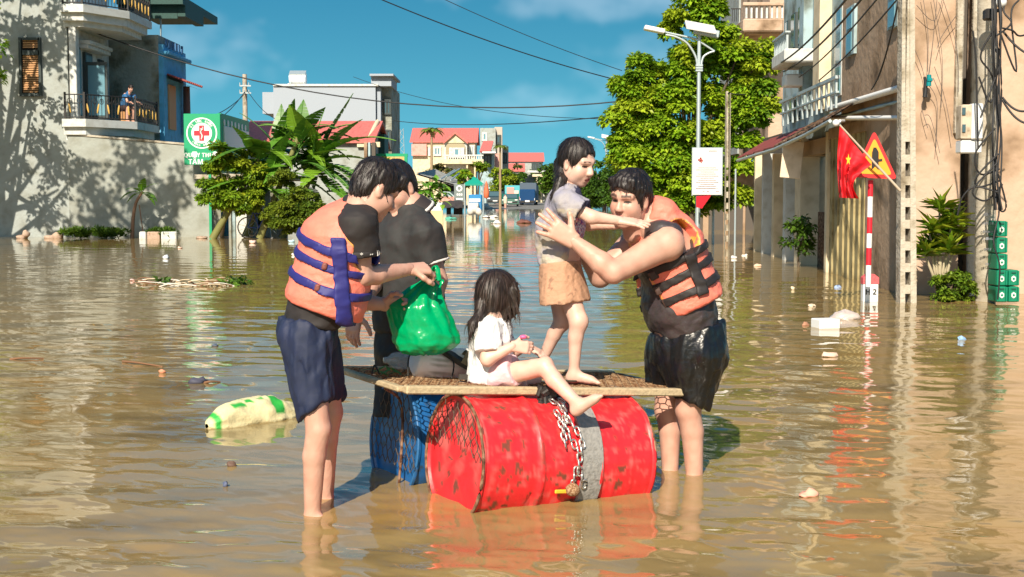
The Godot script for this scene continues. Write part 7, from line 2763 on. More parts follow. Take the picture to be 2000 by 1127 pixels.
func poles_right() -> void:
	# slotted concrete pole
	var d := 18.0
	var base := on_water(1777, 585)
	var t := thing("concrete_pole", "square slotted concrete pole at the corner of the peach house", "pole", base)
	var flange := func(u0: float, u1: float, u2: float, u3: float) -> Mesh:
		var b := Builder.new()
		var p := [at(u0, 590, d), at(u1, 590, d), at(u3, -120, d), at(u2, -120, d)]
		for q in 4:
			p[q] -= base
			p[q].y = p[q].y if q > 1 else -0.4
		var back := Vector3(0, 0, -0.2)
		b.quad(p[0], p[1], p[2], p[3], Vector3(0, 0, 1))
		b.quad(p[0] + back, p[1] + back, p[2] + back, p[3] + back, Vector3(0, 0, -1))
		b.quad(p[0], p[3], p[3] + back, p[0] + back, Vector3(-1, 0, 0))
		b.quad(p[1], p[2], p[2] + back, p[1] + back, Vector3(1, 0, 0))
		return b.mesh()
	part("flange", flange.call(1759, 1769, 1763, 1769), mats["concrete"], t)
	part("flange", flange.call(1780, 1792, 1777, 1786), mats["concrete"], t)
	var web := Builder.new()
	var w0 := at(1769, 590, d) - base
	var w1 := at(1780, 262, d) - base
	web.box(Vector3((w0.x + w1.x) / 2, (w1.y - 0.4) / 2, w0.z - 0.15), Vector3(w1.x - w0.x + 0.02, w1.y + 0.4, 0.04))
	part("web", web.mesh(), mats["dark_gap"], t)
	for q in 8:
		var v := 262.0 + q * 42.5
		var b := Builder.new()
		var r0 := at(1774.5, v + 6, d) - base
		b.box(Vector3(r0.x, r0.y, r0.z - 0.09), Vector3(px(14, d), px(17, d), 0.16))
		part("rung", b.mesh(), mats["concrete"], t)
	var up := Builder.new()
	var u0 := at(1773, 262, d) - base
	var u1 := at(1773, -120, d) - base
	up.box(Vector3(u0.x, (u0.y + u1.y) / 2, u0.z - 0.11), Vector3(px(9, d), u1.y - u0.y, 0.18))
	part("web", up.mesh(), mats["concrete"], t)
	# round pole
	d = 17.9
	base = on_water(1925, 588)
	t = thing("round_pole", "thick round concrete pole wrapped in black cables, grey meter box on it", "pole", base)
	var b := Builder.new()
	var top := at(1929, -120, d) - base
	b.cyl(Vector3(0, -0.4, 0), top, px(20.5, d), px(17.5, d), 24)
	part("shaft", b.mesh(), mats["concrete"], t)
	for e in [["0345", 418, 5.0], ["0915 02", 436, 4.2], ["KHOAN", 452, 4.0], ["GIẾNG", 466, 4.0], ["0912", 486, 4.2], ["097", 515, 4.0]]:
		letters(e[0], px(e[2], d), mat("stencil_grey", Vector3(0.2, 0.21, 0.24), 0.9), t, at(1922, e[1], d) - base + Vector3(0, 0, px(20.5, d)), -0.1, "Droid Sans", false)
	# meter box
	d = 17.6
	t = thing("meter_box", "white electricity meter box strapped to the round concrete pole", "meter box", at(1899, 298, d))
	var o: MeshInstance3D
	for e in [[1877, 1898, 204, 272, 0.0, "beige_box"], [1898, 1920, 202, 272, 0.03, "lamp_white"], [1877, 1918, 274, 299, -0.02, "lamp_white"]]:
		var bb := Builder.new()
		panel(bb, e[0], e[1], e[2], e[3], d - e[4], 0.22, 0.015)
		mat("beige_box", Vector3(0.55, 0.48, 0.38), 0.7, "grime", 1.0)
		o = part("box_cover", bb.mesh(), mats[e[5]], t)
		o.position = -t.position
	for e in [[1880, 1886, 210, 224], [1880, 1886, 243, 258]]:
		var wb := Builder.new()
		panel(wb, e[0], e[1], e[2], e[3], d - 0.02, 0.02)
		o = part("meter_window", wb.mesh(), mats["glass_dark"], t)
		o.position = -t.position
	# round lamp and bracket high on the pole
	t = thing("pole_lamp", "round white lamp on a dark bracket at the top of the round pole", "lamp", at(1955, 4, 17.4))
	var lb := Builder.new()
	lb.ball(Vector3.ZERO, Vector3.ONE * px(11, 17.4), Basis(), 16)
	part("globe", lb.mesh(), mats["lamp_white"], t)
	var hb := Builder.new()
	hb.tube(PackedVector3Array([Vector3(-0.08, -0.1, -0.05), Vector3(0, -0.1, -0.02), Vector3(0.03, 0.02, -0.06)]), 0.03, 0.03, 6)
	hb.box(Vector3(-0.1, -0.14, -0.1), Vector3(0.14, 0.14, 0.14), Basis(), 0.02)
	part("bracket", hb.mesh(), mats["black_iron"], t)
	# cables on and round the poles
	t = thing("cable_bundle", "tangled bundle of black cables running down the round concrete pole", "cables", at(1948, 60, 17.3))
	for q in 7:
		var cb := Builder.new()
		var x := 1941.0 + q * 2.1 + rng.randf_range(-2, 2)
		var pts := [at(x - 4, -40, 17.35)]
		for v in [40, 110, 190, 270, 350, 410]:
			pts.append(at(x + rng.randf_range(-5, 5), v, 17.3 + rng.randf_range(-0.1, 0.1)))
		if q == 3:
			pts.append_array([at(x - 6, 470, 17.3), at(x + 6, 520, 17.3), at(x + 2, 585, 17.35)])
		cb.tube(curve(pts), 0.011, 0.011, 5)
		o = part("cable", cb.mesh(), mats["cable_black"], t)
		o.position = -t.position
	for e in [[1940, 60, 1915, 110, 1938, 150, 1950, 230], [1944, 250, 1905, 300, 1915, 340, 1952, 330], [1950, 300, 1908, 345, 1912, 365, 1955, 352], [1946, 320, 1900, 372, 1925, 392, 1958, 360], [1950, 340, 1965, 400, 1955, 412, 1945, 380], [1952, 60, 1985, 140, 1975, 30, 1990, 0], [1958, 55, 1978, 60, 1990, 70, 2010, 66], [1946, 70, 1975, 45, 1960, 20, 1975, -20], [1912, 150, 1935, 200, 1950, 120, 1940, 90], [1915, 230, 1948, 140, 1950, 120, 1946, 60], [1900, 60, 1906, 120, 1908, 200, 1910, 290], [1948, 375, 1905, 365, 1880, 385, 1870, 420]]:
		var cb := Builder.new()
		var pts := []
		for q in 4:
			pts.append(at(e[q * 2], e[q * 2 + 1], 17.25 + 0.06 * q))
		cb.tube(curve(pts), 0.012, 0.012, 5)
		o = part("cable", cb.mesh(), mats["cable_black"], t)
		o.position = -t.position
	for e in [[1958, 190, 2020, 210, "upper cable leaving the round pole to the right", 0.1], [1958, 195, 2020, 240, "lower cable leaving the round pole to the right", 0.1], [1960, 62, 2020, 110, "cable slanting down right from the top of the round pole", 0.05]]:
		wire(e[4], at(e[0], e[1], 17.4), at(e[2], e[3], 17.2), e[5], 0.014)
	# thin wires down the peach wall with a blue connector
	t = thing("wall_wires", "thin loose wires hanging down the peach wall", "wires", at(1830, 0, 19.4))
	for e in [[1832, -20, 1822, 80, 1813, 150], [1800, -20, 1812, 60, 1812, 140], [1836, -20, 1868, 90, 1872, 180], [1820, -20, 1840, 110, 1838, 210], [1845, -20, 1825, 40, 1790, 10], [1770, 60, 1800, 130, 1812, 190], [1806, 190, 1800, 210, 1812, 250], [1813, 165, 1830, 200, 1828, 290], [1825, 130, 1845, 190, 1860, 268], [1868, 30, 1840, 70, 1830, 95], [1806, 225, 1818, 232, 1836, 300]]:
		var cb := Builder.new()
		cb.tube(curve([at(e[0], e[1], 19.4), at(e[2], e[3], 19.45), at(e[4], e[5], 19.4)]), 0.0045, 0.0045, 4)
		o = part("wire", cb.mesh(), mat("wire_grey", Vector3(0.12, 0.1, 0.09), 0.7), t)
		o.position = -t.position
	b = Builder.new()
	b.cyl(at(1815, 146, 19.35), at(1814, 168, 19.35), 0.03, 0.035, 8)
	b.box(at(1816, 156, 19.33), Vector3(0.07, 0.05, 0.05), Basis(), 0.01)
	solo("connector", b.mesh(), mat("teal_plastic", Vector3(0.0, 0.22, 0.24), 0.4), "small teal plastic connector hanging on the wires of the peach wall", "connector")
	b = Builder.new()
	b.tube(curve([at(1806, 150, 19.4), at(1808, 172, 19.4), at(1806, 190, 19.4)]), 0.02, 0.035, 6)
	solo("wire_knot", b.mesh(), mats["cable_black"], "black taped wire end beside the teal connector", "wire")

func crates() -> void:
	var green := mat("crate_green", Vector3(0.0, 0.19, 0.10), 0.5)
	var dark := mat("crate_shade", Vector3(0.0, 0.09, 0.055), 0.6)
	var pale := mat("crate_print", Vector3(0.62, 0.66, 0.62), 0.6)
	var d := 17.75
	var k := 0
	for e in [[1957, 431, "topmost green beer crate of the tall stack by the round pole"], [1957, 463, "second green beer crate from the top of the tall stack"], [1957, 495, "third green beer crate from the top, level with the short stack's top"], [1957, 527, "fourth green beer crate down, beside the short stack's top crate"], [1957, 559, "lowest green beer crate of the tall stack, at the waterline"], [1980, 527, "upper green beer crate of the short stack at the right edge"], [1980, 559, "lower green beer crate of the short stack, half under water"]]:
		var c := at(e[0], e[1] + 16, d)
		var t := thing("beer_crate", e[2], "crate", c, 0.0, "green beer crates stacked by the round pole")
		var w := px(21, d)
		var h := px(30.5, d)
		var b := Builder.new()
		b.box(Vector3(0, 0, -0.16), Vector3(w, h, 0.3), Basis(), 0.012)
		part("crate_body", b.mesh(), green, t)
		for s in [-1.0, 1.0]:
			var rb := Builder.new()
			rb.box(Vector3(s * (w / 2 - 0.012), 0, 0.0), Vector3(0.022, h * 0.94, 0.03), Basis(), 0.006)
			part("crate_rib", rb.mesh(), green, t)
		var hb := Builder.new()
		hb.box(Vector3(0, h * 0.36, -0.006), Vector3(w * 0.4, h * 0.1, 0.02))
		part("hand_hole", hb.mesh(), dark, t)
		var lb := Builder.new()
		var hexa := PackedVector2Array()
		for q in 6:
			hexa.append(Vector2(cos(TAU * q / 6 + PI / 6), sin(TAU * q / 6 + PI / 6)) * w * 0.24)
		lb.prism(hexa, 0.006, Transform3D(Basis.from_scale(Vector3(1, 1.25, 1)), Vector3(0, -h * 0.05, -0.006)))
		part("crate_emblem", lb.mesh(), pale, t)
		var cb := Builder.new()
		cb.cyl(Vector3(0, -h * 0.05, -0.002), Vector3(0, -h * 0.05, 0.004), w * 0.11, w * 0.11, 10)
		part("crate_emblem", cb.mesh(), green, t)
		k += 1

func road_sign() -> void:
	var d := 17.6
	var base := on_water(1698, 588)
	# milestone
	var t := thing("milestone", "white kilometre stone with pink top reading H2 at the sign post's foot", "milestone", base)
	var b := Builder.new()
	var w := px(31, d)
	var y1 := at(1699, 561, d).y
	b.box(Vector3(0, (y1 - 0.4) / 2, 0), Vector3(w, y1 + 0.4, w * 0.62), Basis(), 0.008)
	part("stone", b.mesh(), mats["sign_white"], t)
	var y2 := at(1699, 548, d).y
	var y3 := at(1699, 541, d).y
	b = Builder.new()
	var hw := w / 2 + 0.004
	b.prism(PackedVector2Array([Vector2(-hw, y1), Vector2(hw, y1), Vector2(hw, y2), Vector2(w * 0.22, y3), Vector2(-w * 0.22, y3), Vector2(-hw, y2)]), w * 0.64, Transform3D(Basis(), Vector3(0, 0, -w * 0.32)))
	part("stone_top", b.mesh(), mat("faded_red", Vector3(0.72, 0.12, 0.13), 0.7, "mottle", 2.0), t)
	letters("H 2", px(11, d), mats["black_iron"], t, Vector3(0, at(1699, 577, d).y, w * 0.315 + 0.001))
	# the sign
	d = 17.75
	t = thing("road_sign", "triangular red and yellow side-road warning sign on a red-white striped post", "sign", at(1697, 560, d))
	var o: MeshInstance3D
	var ys := [352, 384, 424, 456, 484, 518, 560]
	for q in 6:
		var pb := Builder.new()
		pb.cyl(at(1700.5 - 0.8 * q, ys[q], d), at(1699.7 - 0.8 * q, ys[q + 1], d), px(5.2, d), px(5.2, d), 14)
		o = part("post_band", pb.mesh(), mats["sign_red"] if q % 2 == 0 else mats["sign_white"], t)
		o.position = -t.position
	var red := mat("sign_rim_red", Vector3(0.72, 0.03, 0.03), 0.45)
	var tri := func(k: float, c: Vector2) -> PackedVector2Array:
		var out := PackedVector2Array()
		var corners := [Vector2(1707, 254), Vector2(1752, 350), Vector2(1664, 346)]
		for q in 3:
			var p: Vector2 = corners[q]
			var pr: Vector2 = corners[(q + 2) % 3]
			var nx: Vector2 = corners[(q + 1) % 3]
			for s in 5:
				var a := p.lerp(pr, 0.1)
				var e := p.lerp(nx, 0.1)
				var f := s / 4.0
				var m := a.lerp(p, f).lerp(p.lerp(e, f), f)
				m = c + (m - c) * k
				var w3 := at(m.x, m.y, d - 0.12)
				out.append(Vector2(w3.x, w3.y))
		return out
	var cen := Vector2(1708, 316)
	var zs := at(1700, 310, d - 0.12).z
	for e in [[1.0, 0.0, 0.018, red], [0.76, 0.018, 0.004, mat("sign_yellow", Vector3(0.85, 0.36, 0.03), 0.45)]]:
		var pb := Builder.new()
		pb.prism(tri.call(e[0], cen), e[2], Transform3D(Basis(), Vector3(0, 0, zs + e[1])))
		o = part("sign_plate", pb.mesh(), e[3], t)
		o.position = -t.position
	var ar := Builder.new()
	for poly in [[[1703, 298], [1706, 288], [1711, 288], [1716, 297], [1716, 332], [1709, 325], [1702, 332]], [[1716, 311], [1723, 310], [1723, 315], [1716, 316]]]:
		var pp := PackedVector2Array()
		for q in poly:
			var w3 := at(q[0], q[1], d - 0.14)
			pp.append(Vector2(w3.x, w3.y))
		ar.prism(pp, 0.004, Transform3D(Basis(), Vector3(0, 0, zs + 0.0225)))
	o = part("arrow_symbol", ar.mesh(), mats["black_iron"], t)
	o.position = -t.position
	# flag
	t = thing("flag", "red flag with yellow star hanging from a slanted stick in front of the road sign", "flag", at(1644, 246, 17.3))
	var fb := Builder.new()
	var nu := 26
	var nv := 16
	var fn := noise(1.0, 55, 2)
	var red2 := mat("flag_red", Vector3(0.72, 0.01, 0.02), 0.7)
	red2.backlight_enabled = true
	red2.backlight = Color(0.5, 0.05, 0.05)
	for q in nu + 1:
		var f := float(q) / nu
		for j in nv + 1:
			var g := float(j) / nv
			# the hoist runs along the stick, the fly hangs down in folds
			var hoist := Vector2(1640, 246).lerp(Vector2(1702, 322), g)
			var low := Vector2(1639, 386).lerp(Vector2(1678, 388), g)
			var p := hoist.lerp(low, f)
			p.x += sin(f * PI) * -4.0 * (1.0 - g) + (g * sin(f * PI) * -22.0)
			var z := 17.3 + 0.09 * sin(g * 15.0 + f * 2.0) * (0.25 + f) + 0.05 * fn.get_noise_2d(g * 4.0, f * 4.0)
			fb.put(at(p.x, p.y, z), Vector3(0, 0, 1), Vector2(g, f))
	for q in nu:
		for j in nv:
			var a := q * (nv + 1) + j
			fb.face(a, a + 1, a + nv + 1)
			fb.face(a + nv + 1, a + 1, a + nv + 2)
	smooth_side(fb)
	o = part("cloth", fb.mesh(), red2, t)
	o.position = -t.position
	var sb := Builder.new()
	for q in 5:
		var wa := TAU * q / 5 + PI / 2
		var c := at(1657, 312, 17.12)
		var r := px(12, 17.1)
		var p1 := c + Vector3(cos(wa) * r * 0.45, sin(wa) * r, 0.0)
		var p2 := c + Vector3(cos(wa + TAU / 10) * r * 0.18, sin(wa + TAU / 10) * r * 0.4, 0.0)
		var p0 := c + Vector3(cos(wa - TAU / 10) * r * 0.18, sin(wa - TAU / 10) * r * 0.4, 0.0)
		sb.quad(c, p0, p1, p2, Vector3(0, 0, 1))
	o = part("star", sb.mesh(), mat("star_yellow", Vector3(0.8, 0.5, 0.02), 0.6), t)
	o.position = -t.position
	sb = Builder.new()
	sb.cyl(at(1640, 244, 17.35), at(1758, 372, 17.5), 0.012, 0.018, 8)
	o = part("stick", sb.mesh(), mat("pale_stick", Vector3(0.5, 0.42, 0.32), 0.8), t)
	o.position = -t.position
	b = Builder.new()
	b.ball(at(1633, 240, 17.6), Vector3.ONE * px(7, 17.6), Basis(), 12)
	b.cyl(at(1640, 236, 17.7), at(1648, 236, 18.2), 0.02, 0.02, 6)
	solo("bulb_lamp", b.mesh(), mats["lamp_white"], "round white bulb lamp hanging under the awning above the red flag", "lamp")

func smooth_side(b: Builder) -> void:
	b.n.fill(Vector3.ZERO)
	for q in range(0, b.i.size(), 3):
		var g := (b.v[b.i[q + 2]] - b.v[b.i[q]]).cross(b.v[b.i[q + 1]] - b.v[b.i[q]])
		for e in 3:
			b.n[b.i[q + e]] += g
	for q in b.n.size():
		b.n[q] = b.n[q].normalized()

func lamps() -> void:
	# solar street lamp with two arms
	for e in [[1362.0, 470.0, 39.0, 1.0, "tall solar street lamp with two curved arms in front of the big tree"], [1183.0, 402.0, 115.0, 0.383, "distant solar street lamp above the standing girl's hand"]]:
		var d: float = e[2]
		var k: float = e[3]
		var base := Vector3(px(e[0] - 1000, d), 0, -d * UNIT)
		var t := thing("street_lamp", e[4], "street lamp", base, 0.0, "solar street lamps")
		var U := func(du: float, v: float, dz := 0.0) -> Vector3:
			# offsets in pixels of the near lamp, measured from its own foot and from its lamp head
			var p0 := at(1362 + du, v, 39.0)
			var f0 := at(1362, v, 39.0)
			return Vector3(p0.x - f0.x, p0.y, dz)
		var b := Builder.new()
		b.cyl(Vector3(0, -0.4, 0), U.call(0, 60), 0.075, 0.05, 12)
		part("pole", b.mesh(), mats["galvanised"], t)
		b = Builder.new()
		b.tube(curve([U.call(-3, 128), U.call(-8, 108), U.call(-24, 84), U.call(-46, 72), U.call(-66, 68)]), 0.035, 0.03, 7)
		b.tube(PackedVector3Array([U.call(2, 78), U.call(-70, 62)]), 0.03, 0.03, 6)
		part("arm", b.mesh(), mats["galvanised"], t)
		b = Builder.new()
		b.tube(curve([U.call(4, 128), U.call(8, 112), U.call(18, 104), U.call(30, 100)]), 0.035, 0.03, 7)
		b.tube(PackedVector3Array([U.call(2, 82), U.call(30, 100)]), 0.03, 0.03, 6)
		part("arm", b.mesh(), mats["galvanised"], t)
		b = Builder.new()
		b.box(U.call(-88, 58), Vector3(px(40, 39), 0.12, 0.34), Basis(Vector3(0, 0, 1), -0.2), 0.02)
		part("lamp_head", b.mesh(), mats["lamp_white"], t)
		b = Builder.new()
		var pc: Vector3 = U.call(2, 53)
		b.box(pc, Vector3(px(58, 39), 0.07, 0.8), Basis(Vector3(0, 0, 1), -0.18) * Basis(Vector3.RIGHT, 0.35), 0.01)
		part("solar_panel", b.mesh(), mats["lamp_white"], t)
		b = Builder.new()
		b.box(pc + Vector3(0.15, -0.16, 0.1), Vector3(0.7, 0.2, 0.22), Basis(Vector3(0, 0, 1), -0.18), 0.02)
		part("control_box", b.mesh(), mats["galvanised"], t)
		for v in [128, 133, 138]:
			b = Builder.new()
			b.box(U.call(0, v), Vector3(px(14, 39), 0.06, 0.16), Basis(), 0.01)
			part("clamp", b.mesh(), mats["galvanised"], t)
		if k < 1.0:
			# the far one seems lower: it stands on lower ground beyond the flood
			t.position.y = at(1183, 268, d).y - (U.call(0, 56) as Vector3).y
	# poster board on the lamp pole
	var t := thing("poster_board", "white poster board with faint red print and a bird mark beside the street lamp pole", "sign", at(1381, 382, 38.4))
	var o: MeshInstance3D
	for e in [[1351, 1411, 288, 382, 0.05, 38.5, "galvanised"], [1353, 1409, 290, 380, 0.02, 38.44, "sign_white"]]:
		var b := Builder.new()
		panel(b, e[0], e[1], e[2], e[3], e[5], e[4])
		o = part("board", b.mesh(), mats[e[6]], t)
		o.position = -t.position
	var pr := mat("faded_print", Vector3(0.68, 0.58, 0.58), 0.7)
	var z := 38.41
	for q in 11:
		var b := Builder.new()
		var half := 18.0 + 5.0 * sin(q * 2.1)
		panel(b, 1381 - half, 1381 + half, 326 + q * 4.0, 327.4 + q * 4.0, z, 0.01)
		o = part("print_line", b.mesh(), pr, t)
		o.position = -t.position
	for e in [[1384, 1400, 292, 294.5], [1372, 1376, 370, 374], [1380, 1385, 369, 374], [1398, 1404, 368, 374]]:
		var b := Builder.new()
		panel(b, e[0], e[1], e[2], e[3], z, 0.01)
		o = part("print_line", b.mesh(), pr, t)
		o.position = -t.position
	var bm := Builder.new()
	for poly in [[[1362, 311], [1368, 309], [1374, 313], [1367, 315]], [[1366, 311], [1369, 305], [1371, 311]], [[1366, 313], [1370, 318], [1371, 313]]]:
		var pp := PackedVector2Array()
		for q in poly:
			var w3 := at(q[0], q[1], z)
			pp.append(Vector2(w3.x, w3.y))
		bm.prism(pp, 0.01, Transform3D(Basis(), Vector3(0, 0, -z * UNIT)))
	o = part("bird_mark", bm.mesh(), mat("print_red", Vector3(0.6, 0.12, 0.1), 0.7), t)
	o.position = -t.position
	# pennant under the board
	var fb := Builder.new()
	fb.prism(PackedVector2Array([Vector2(0, 0), Vector2(0.42, 0.02), Vector2(0.16, -0.34), Vector2(0.0, -0.3)]), 0.015, Transform3D(Basis(Vector3.UP, 0.2), at(1360, 383, 38.3)))
	solo("pennant", fb.mesh(), mats["sign_red"], "small red pennant hanging under the white poster board", "flag")
	# second slotted pole and the posts beside it
	var base := on_water(1420, 482)
	t = thing("concrete_pole", "slim slotted concrete pole beside the white poster board", "pole", base)
	for e in [[1414.5, 1418.5], [1422.5, 1426.5]]:
		var b := Builder.new()
		var p0 := at(e[0], 482, 39.0)
		var p1 := at(e[1], 182, 39.0)
		b.box(Vector3((p0.x + p1.x) / 2, p1.y / 2 - 0.2, -39.0 * UNIT), Vector3(p1.x - p0.x, p1.y + 0.4, 0.2))
		o = part("flange", b.mesh(), mats["concrete"], t)
		o.position = -base
	for q in 14:
		var b := Builder.new()
		panel(b, 1418.5, 1422.5, 182 + q * 21.4 + (0 if q > 6 else -4), 194 + q * 21.4 + (0 if q > 6 else 5), 39.03, 0.16)
		o = part("rung", b.mesh(), mats["concrete"], t)
		o.position = -base
	for e in [[1458, 178, 300, 41.0, 5.0, "short concrete post rising from behind the canopy, before the big tree"], [1393, 400, 478, 41.0, 2.6, "thin grey post standing in the water right of the lamp pole"], [1437, 330, 475, 37.0, 2.2, "thin steel post standing under the dark red canopy"]]:
		var b := Builder.new()
		var p1 := at(e[0], e[1], e[3])
		b.cyl(Vector3(p1.x, maxf(at(e[0], e[2], e[3]).y, -0.3) if e[2] < 400 else -0.3, p1.z), p1, px(e[4], e[3]), px(e[4] * 0.9, e[3]), 8)
		solo("post", b.mesh(), mats["concrete"] if e[4] > 4 else mats["galvanised"], e[5], "post")
	wire("short wire between the slim pole and the post beside it", at(1422, 182, 39.0), at(1480, 180, 41.0), 0.05, 0.02)
	# hanging cream signboard
	var b2 := Builder.new()
	b2.box(at(1547, 312, 27.0), Vector3(px(40, 27), px(72, 27), 0.05), Basis(Vector3(0, 1, 0), -0.25) * Basis(Vector3(0, 0, 1), -0.09), 0.01)
	solo("hanging_board", b2.mesh(), mat("cream_board", Vector3(0.72, 0.6, 0.46), 0.7, "plaster", 0.6), "blank cream board hanging from the tin canopy over the shops", "sign")
	# utility pole on the left
	var up := at(479, 240, 70.0)
	t = thing("utility_pole", "plain concrete utility pole with crossarms behind the pharmacy", "pole", Vector3(up.x, 0, up.z))
	b2 = Builder.new()
	b2.cyl(Vector3(0, 0, 0), Vector3(0, at(479, 145, 70).y, 0), 0.16, 0.11, 10)
	part("shaft", b2.mesh(), mats["concrete"], t)
	for v in [168, 182]:
		b2 = Builder.new()
		b2.box(Vector3(0.05, at(479, v, 70).y, 0.1), Vector3(px(22, 70), 0.06, 0.06))
		for s in [-0.22, 0.0, 0.22]:
			b2.cyl(Vector3(s, at(479, v, 70).y, 0.1), Vector3(s, at(479, v, 70).y + 0.16, 0.1), 0.04, 0.03, 6)
		part("crossarm", b2.mesh(), mats["galvanised"], t)
	# lattice mast far left of the villa
	var mp := at(785, 310, 230.0)
	t = thing("lattice_mast", "pale lattice mast far behind, left of the villa roof", "mast", Vector3(mp.x, 0, mp.z))
	b2 = Builder.new()
	var mt := at(785, 252, 230.0).y
	for s in [-1.0, 1.0]:
		b2.cyl(Vector3(s * 0.7, 0, 0), Vector3(s * 0.25, mt, 0), 0.07, 0.05, 4)
	for q in 16:
		var y := lerpf(2.0, mt, q / 16.0)
		var sgn := 1.0 if q % 2 else -1.0
		var wid := lerpf(0.7, 0.25, y / mt)
		b2.cyl(Vector3(-wid * sgn, y, 0), Vector3(wid * sgn, y + mt / 17.0, 0), 0.035, 0.035, 4)
	part("frame", b2.mesh(), mats["galvanised"], t)

func wires() -> void:
	var g := "wires over the street"
	wire("wire from the left balcony house over the white block to the big tree", at(150, 50, 50.0), at(1230, 196, 47.0), 1.2, 0.022, g)
	wire("upper wire slanting down across the sky to the big tree", at(735, -5, 40.0), at(1200, 155, 46.0), 0.15, 0.018, g)
	wire("faint second slanting wire high across the sky", at(860, -5, 44.0), at(1215, 138, 47.0), 0.1, 0.012, g)
	wire("low wire from the white block across to the big tree", at(770, 236, 86.0), at(1240, 222, 48.0), 0.3, 0.02, g)
	wire("thin wire just above the villa's roof", at(690, 150, 80.0), at(1200, 232, 60.0), 0.6, 0.014, g)
	wire("wire from the lower left balcony to the utility pole", at(250, 202, 51.0), at(479, 178, 70.0), 1.4, 0.02, g)
	wire("pale wire from the utility pole down towards the pharmacy", at(479, 182, 70.0), at(420, 225, 52.0), 0.1, 0.018, g)
	wire("wire from the utility pole towards the red roof", at(479, 170, 70.0), at(560, 238, 64.0), 0.4, 0.016, g)
	for e in [[1660, -10, 1510, 130, "black wire crossing the pale blue house, nearest the balcony", 0.016], [1690, -10, 1530, 140, "second black wire crossing the pale blue house", 0.016], [1720, -10, 1545, 160, "third black wire crossing the pale blue house", 0.012], [1760, -10, 1560, 185, "lowest black wire crossing the brown wall's corner", 0.012]]:
		wire(e[4], at(e[0], e[1], 17.0), at(e[2], e[3], 30.0), 0.12, e[5], "wires along the right house fronts")
	wire("wire hanging down the brown wall beside its right window", at(1757, -10, 18.5), at(1702, 175, 20.5), 0.2, 0.012)

func wheel(parent: Node3D, c: Vector3, r: float, w: float) -> void:
	var b := Builder.new()
	b.cyl(c - Vector3(w / 2, 0, 0), c + Vector3(w / 2, 0, 0), r, r, 14)
	part("wheel", b.mesh(), mat("tyre", Vector3(0.015, 0.015, 0.015), 0.9), parent)

func vehicle(label: String, u: float, v: float, d: float, w: float, h: float, long: float, paint: Vector3, truck := false) -> void:
	var p := at(u, v, d)
	var t := thing("parked_truck" if truck else "parked_car", label, "truck" if truck else "car", p, rng.randf_range(-0.1, 0.1), "" if truck else "cars parked where the road rises")
	var m := mat("car_paint_%d" % int(u), paint, 0.25)
	var b := Builder.new()
	var g := 0.28
	if truck:
		b.box(Vector3(0, h * 0.62, -long * 0.6), Vector3(w, h * 0.76, long * 0.75), Basis(), 0.05)
		part("cargo_box", b.mesh(), mat("truck_box", Vector3(0.06, 0.09, 0.13), 0.6), t)
		b = Builder.new()
		b.box(Vector3(0, h * 0.42, -long * 0.1), Vector3(w * 0.92, h * 0.6, long * 0.22), Basis(), 0.12)
		part("cab", b.mesh(), m, t)
		b = Builder.new()
		b.box(Vector3(0, h * 0.55, 0.03), Vector3(w * 0.78, h * 0.24, 0.06), Basis(), 0.03)
		part("windscreen", b.mesh(), mats["glass_dark"], t)
	else:
		var prof := PackedVector2Array([Vector2(0, g), Vector2(long, g), Vector2(long, h * 0.62), Vector2(long * 0.9, h * 0.66), Vector2(long * 0.8, h), Vector2(long * 0.4, h), Vector2(long * 0.26, h * 0.66), Vector2(long * 0.03, h * 0.58)])
		b.prism(prof, w, Transform3D(Basis(Vector3(0, 0, -1), Vector3.UP, Vector3(1, 0, 0)), Vector3(-w / 2, 0, 0)))
		part("car_body", b.mesh(), m, t)
		b = Builder.new()
		b.quad(Vector3(-w * 0.42, h * 0.67, -long * 0.26 + 0.06), Vector3(w * 0.42, h * 0.67, -long * 0.26 + 0.06), Vector3(w * 0.38, h * 0.96, -long * 0.39 + 0.03), Vector3(-w * 0.38, h * 0.96, -long * 0.39 + 0.03), Vector3(0, 0.3, 1))
		part("windscreen", b.mesh(), mats["glass_dark"], t)
	for s in [-1.0, 1.0]:
		b = Builder.new()
		b.box(Vector3(s * w * 0.36, h * (0.3 if truck else 0.5), 0.03), Vector3(w * 0.16, h * 0.09, 0.06), Basis(), 0.02)
		part("headlight", b.mesh(), mats["lamp_white"], t)
		wheel(t, Vector3(s * w * 0.42, 0.32, -long * 0.2), 0.32, 0.2)
		wheel(t, Vector3(s * w * 0.42, 0.32, -long * 0.8), 0.32, 0.2)
	b = Builder.new()
	b.box(Vector3(0, h * (0.2 if truck else 0.32), 0.03), Vector3(w * 0.86, h * 0.1, 0.08), Basis(), 0.02)
	part("bumper", b.mesh(), mats["black_iron"], t)
	b = Builder.new()
	b.box(Vector3(0, h * (0.22 if truck else 0.34), 0.075), Vector3(w * 0.26, h * 0.07, 0.02))
	part("number_plate", b.mesh(), mats["sign_white"], t)

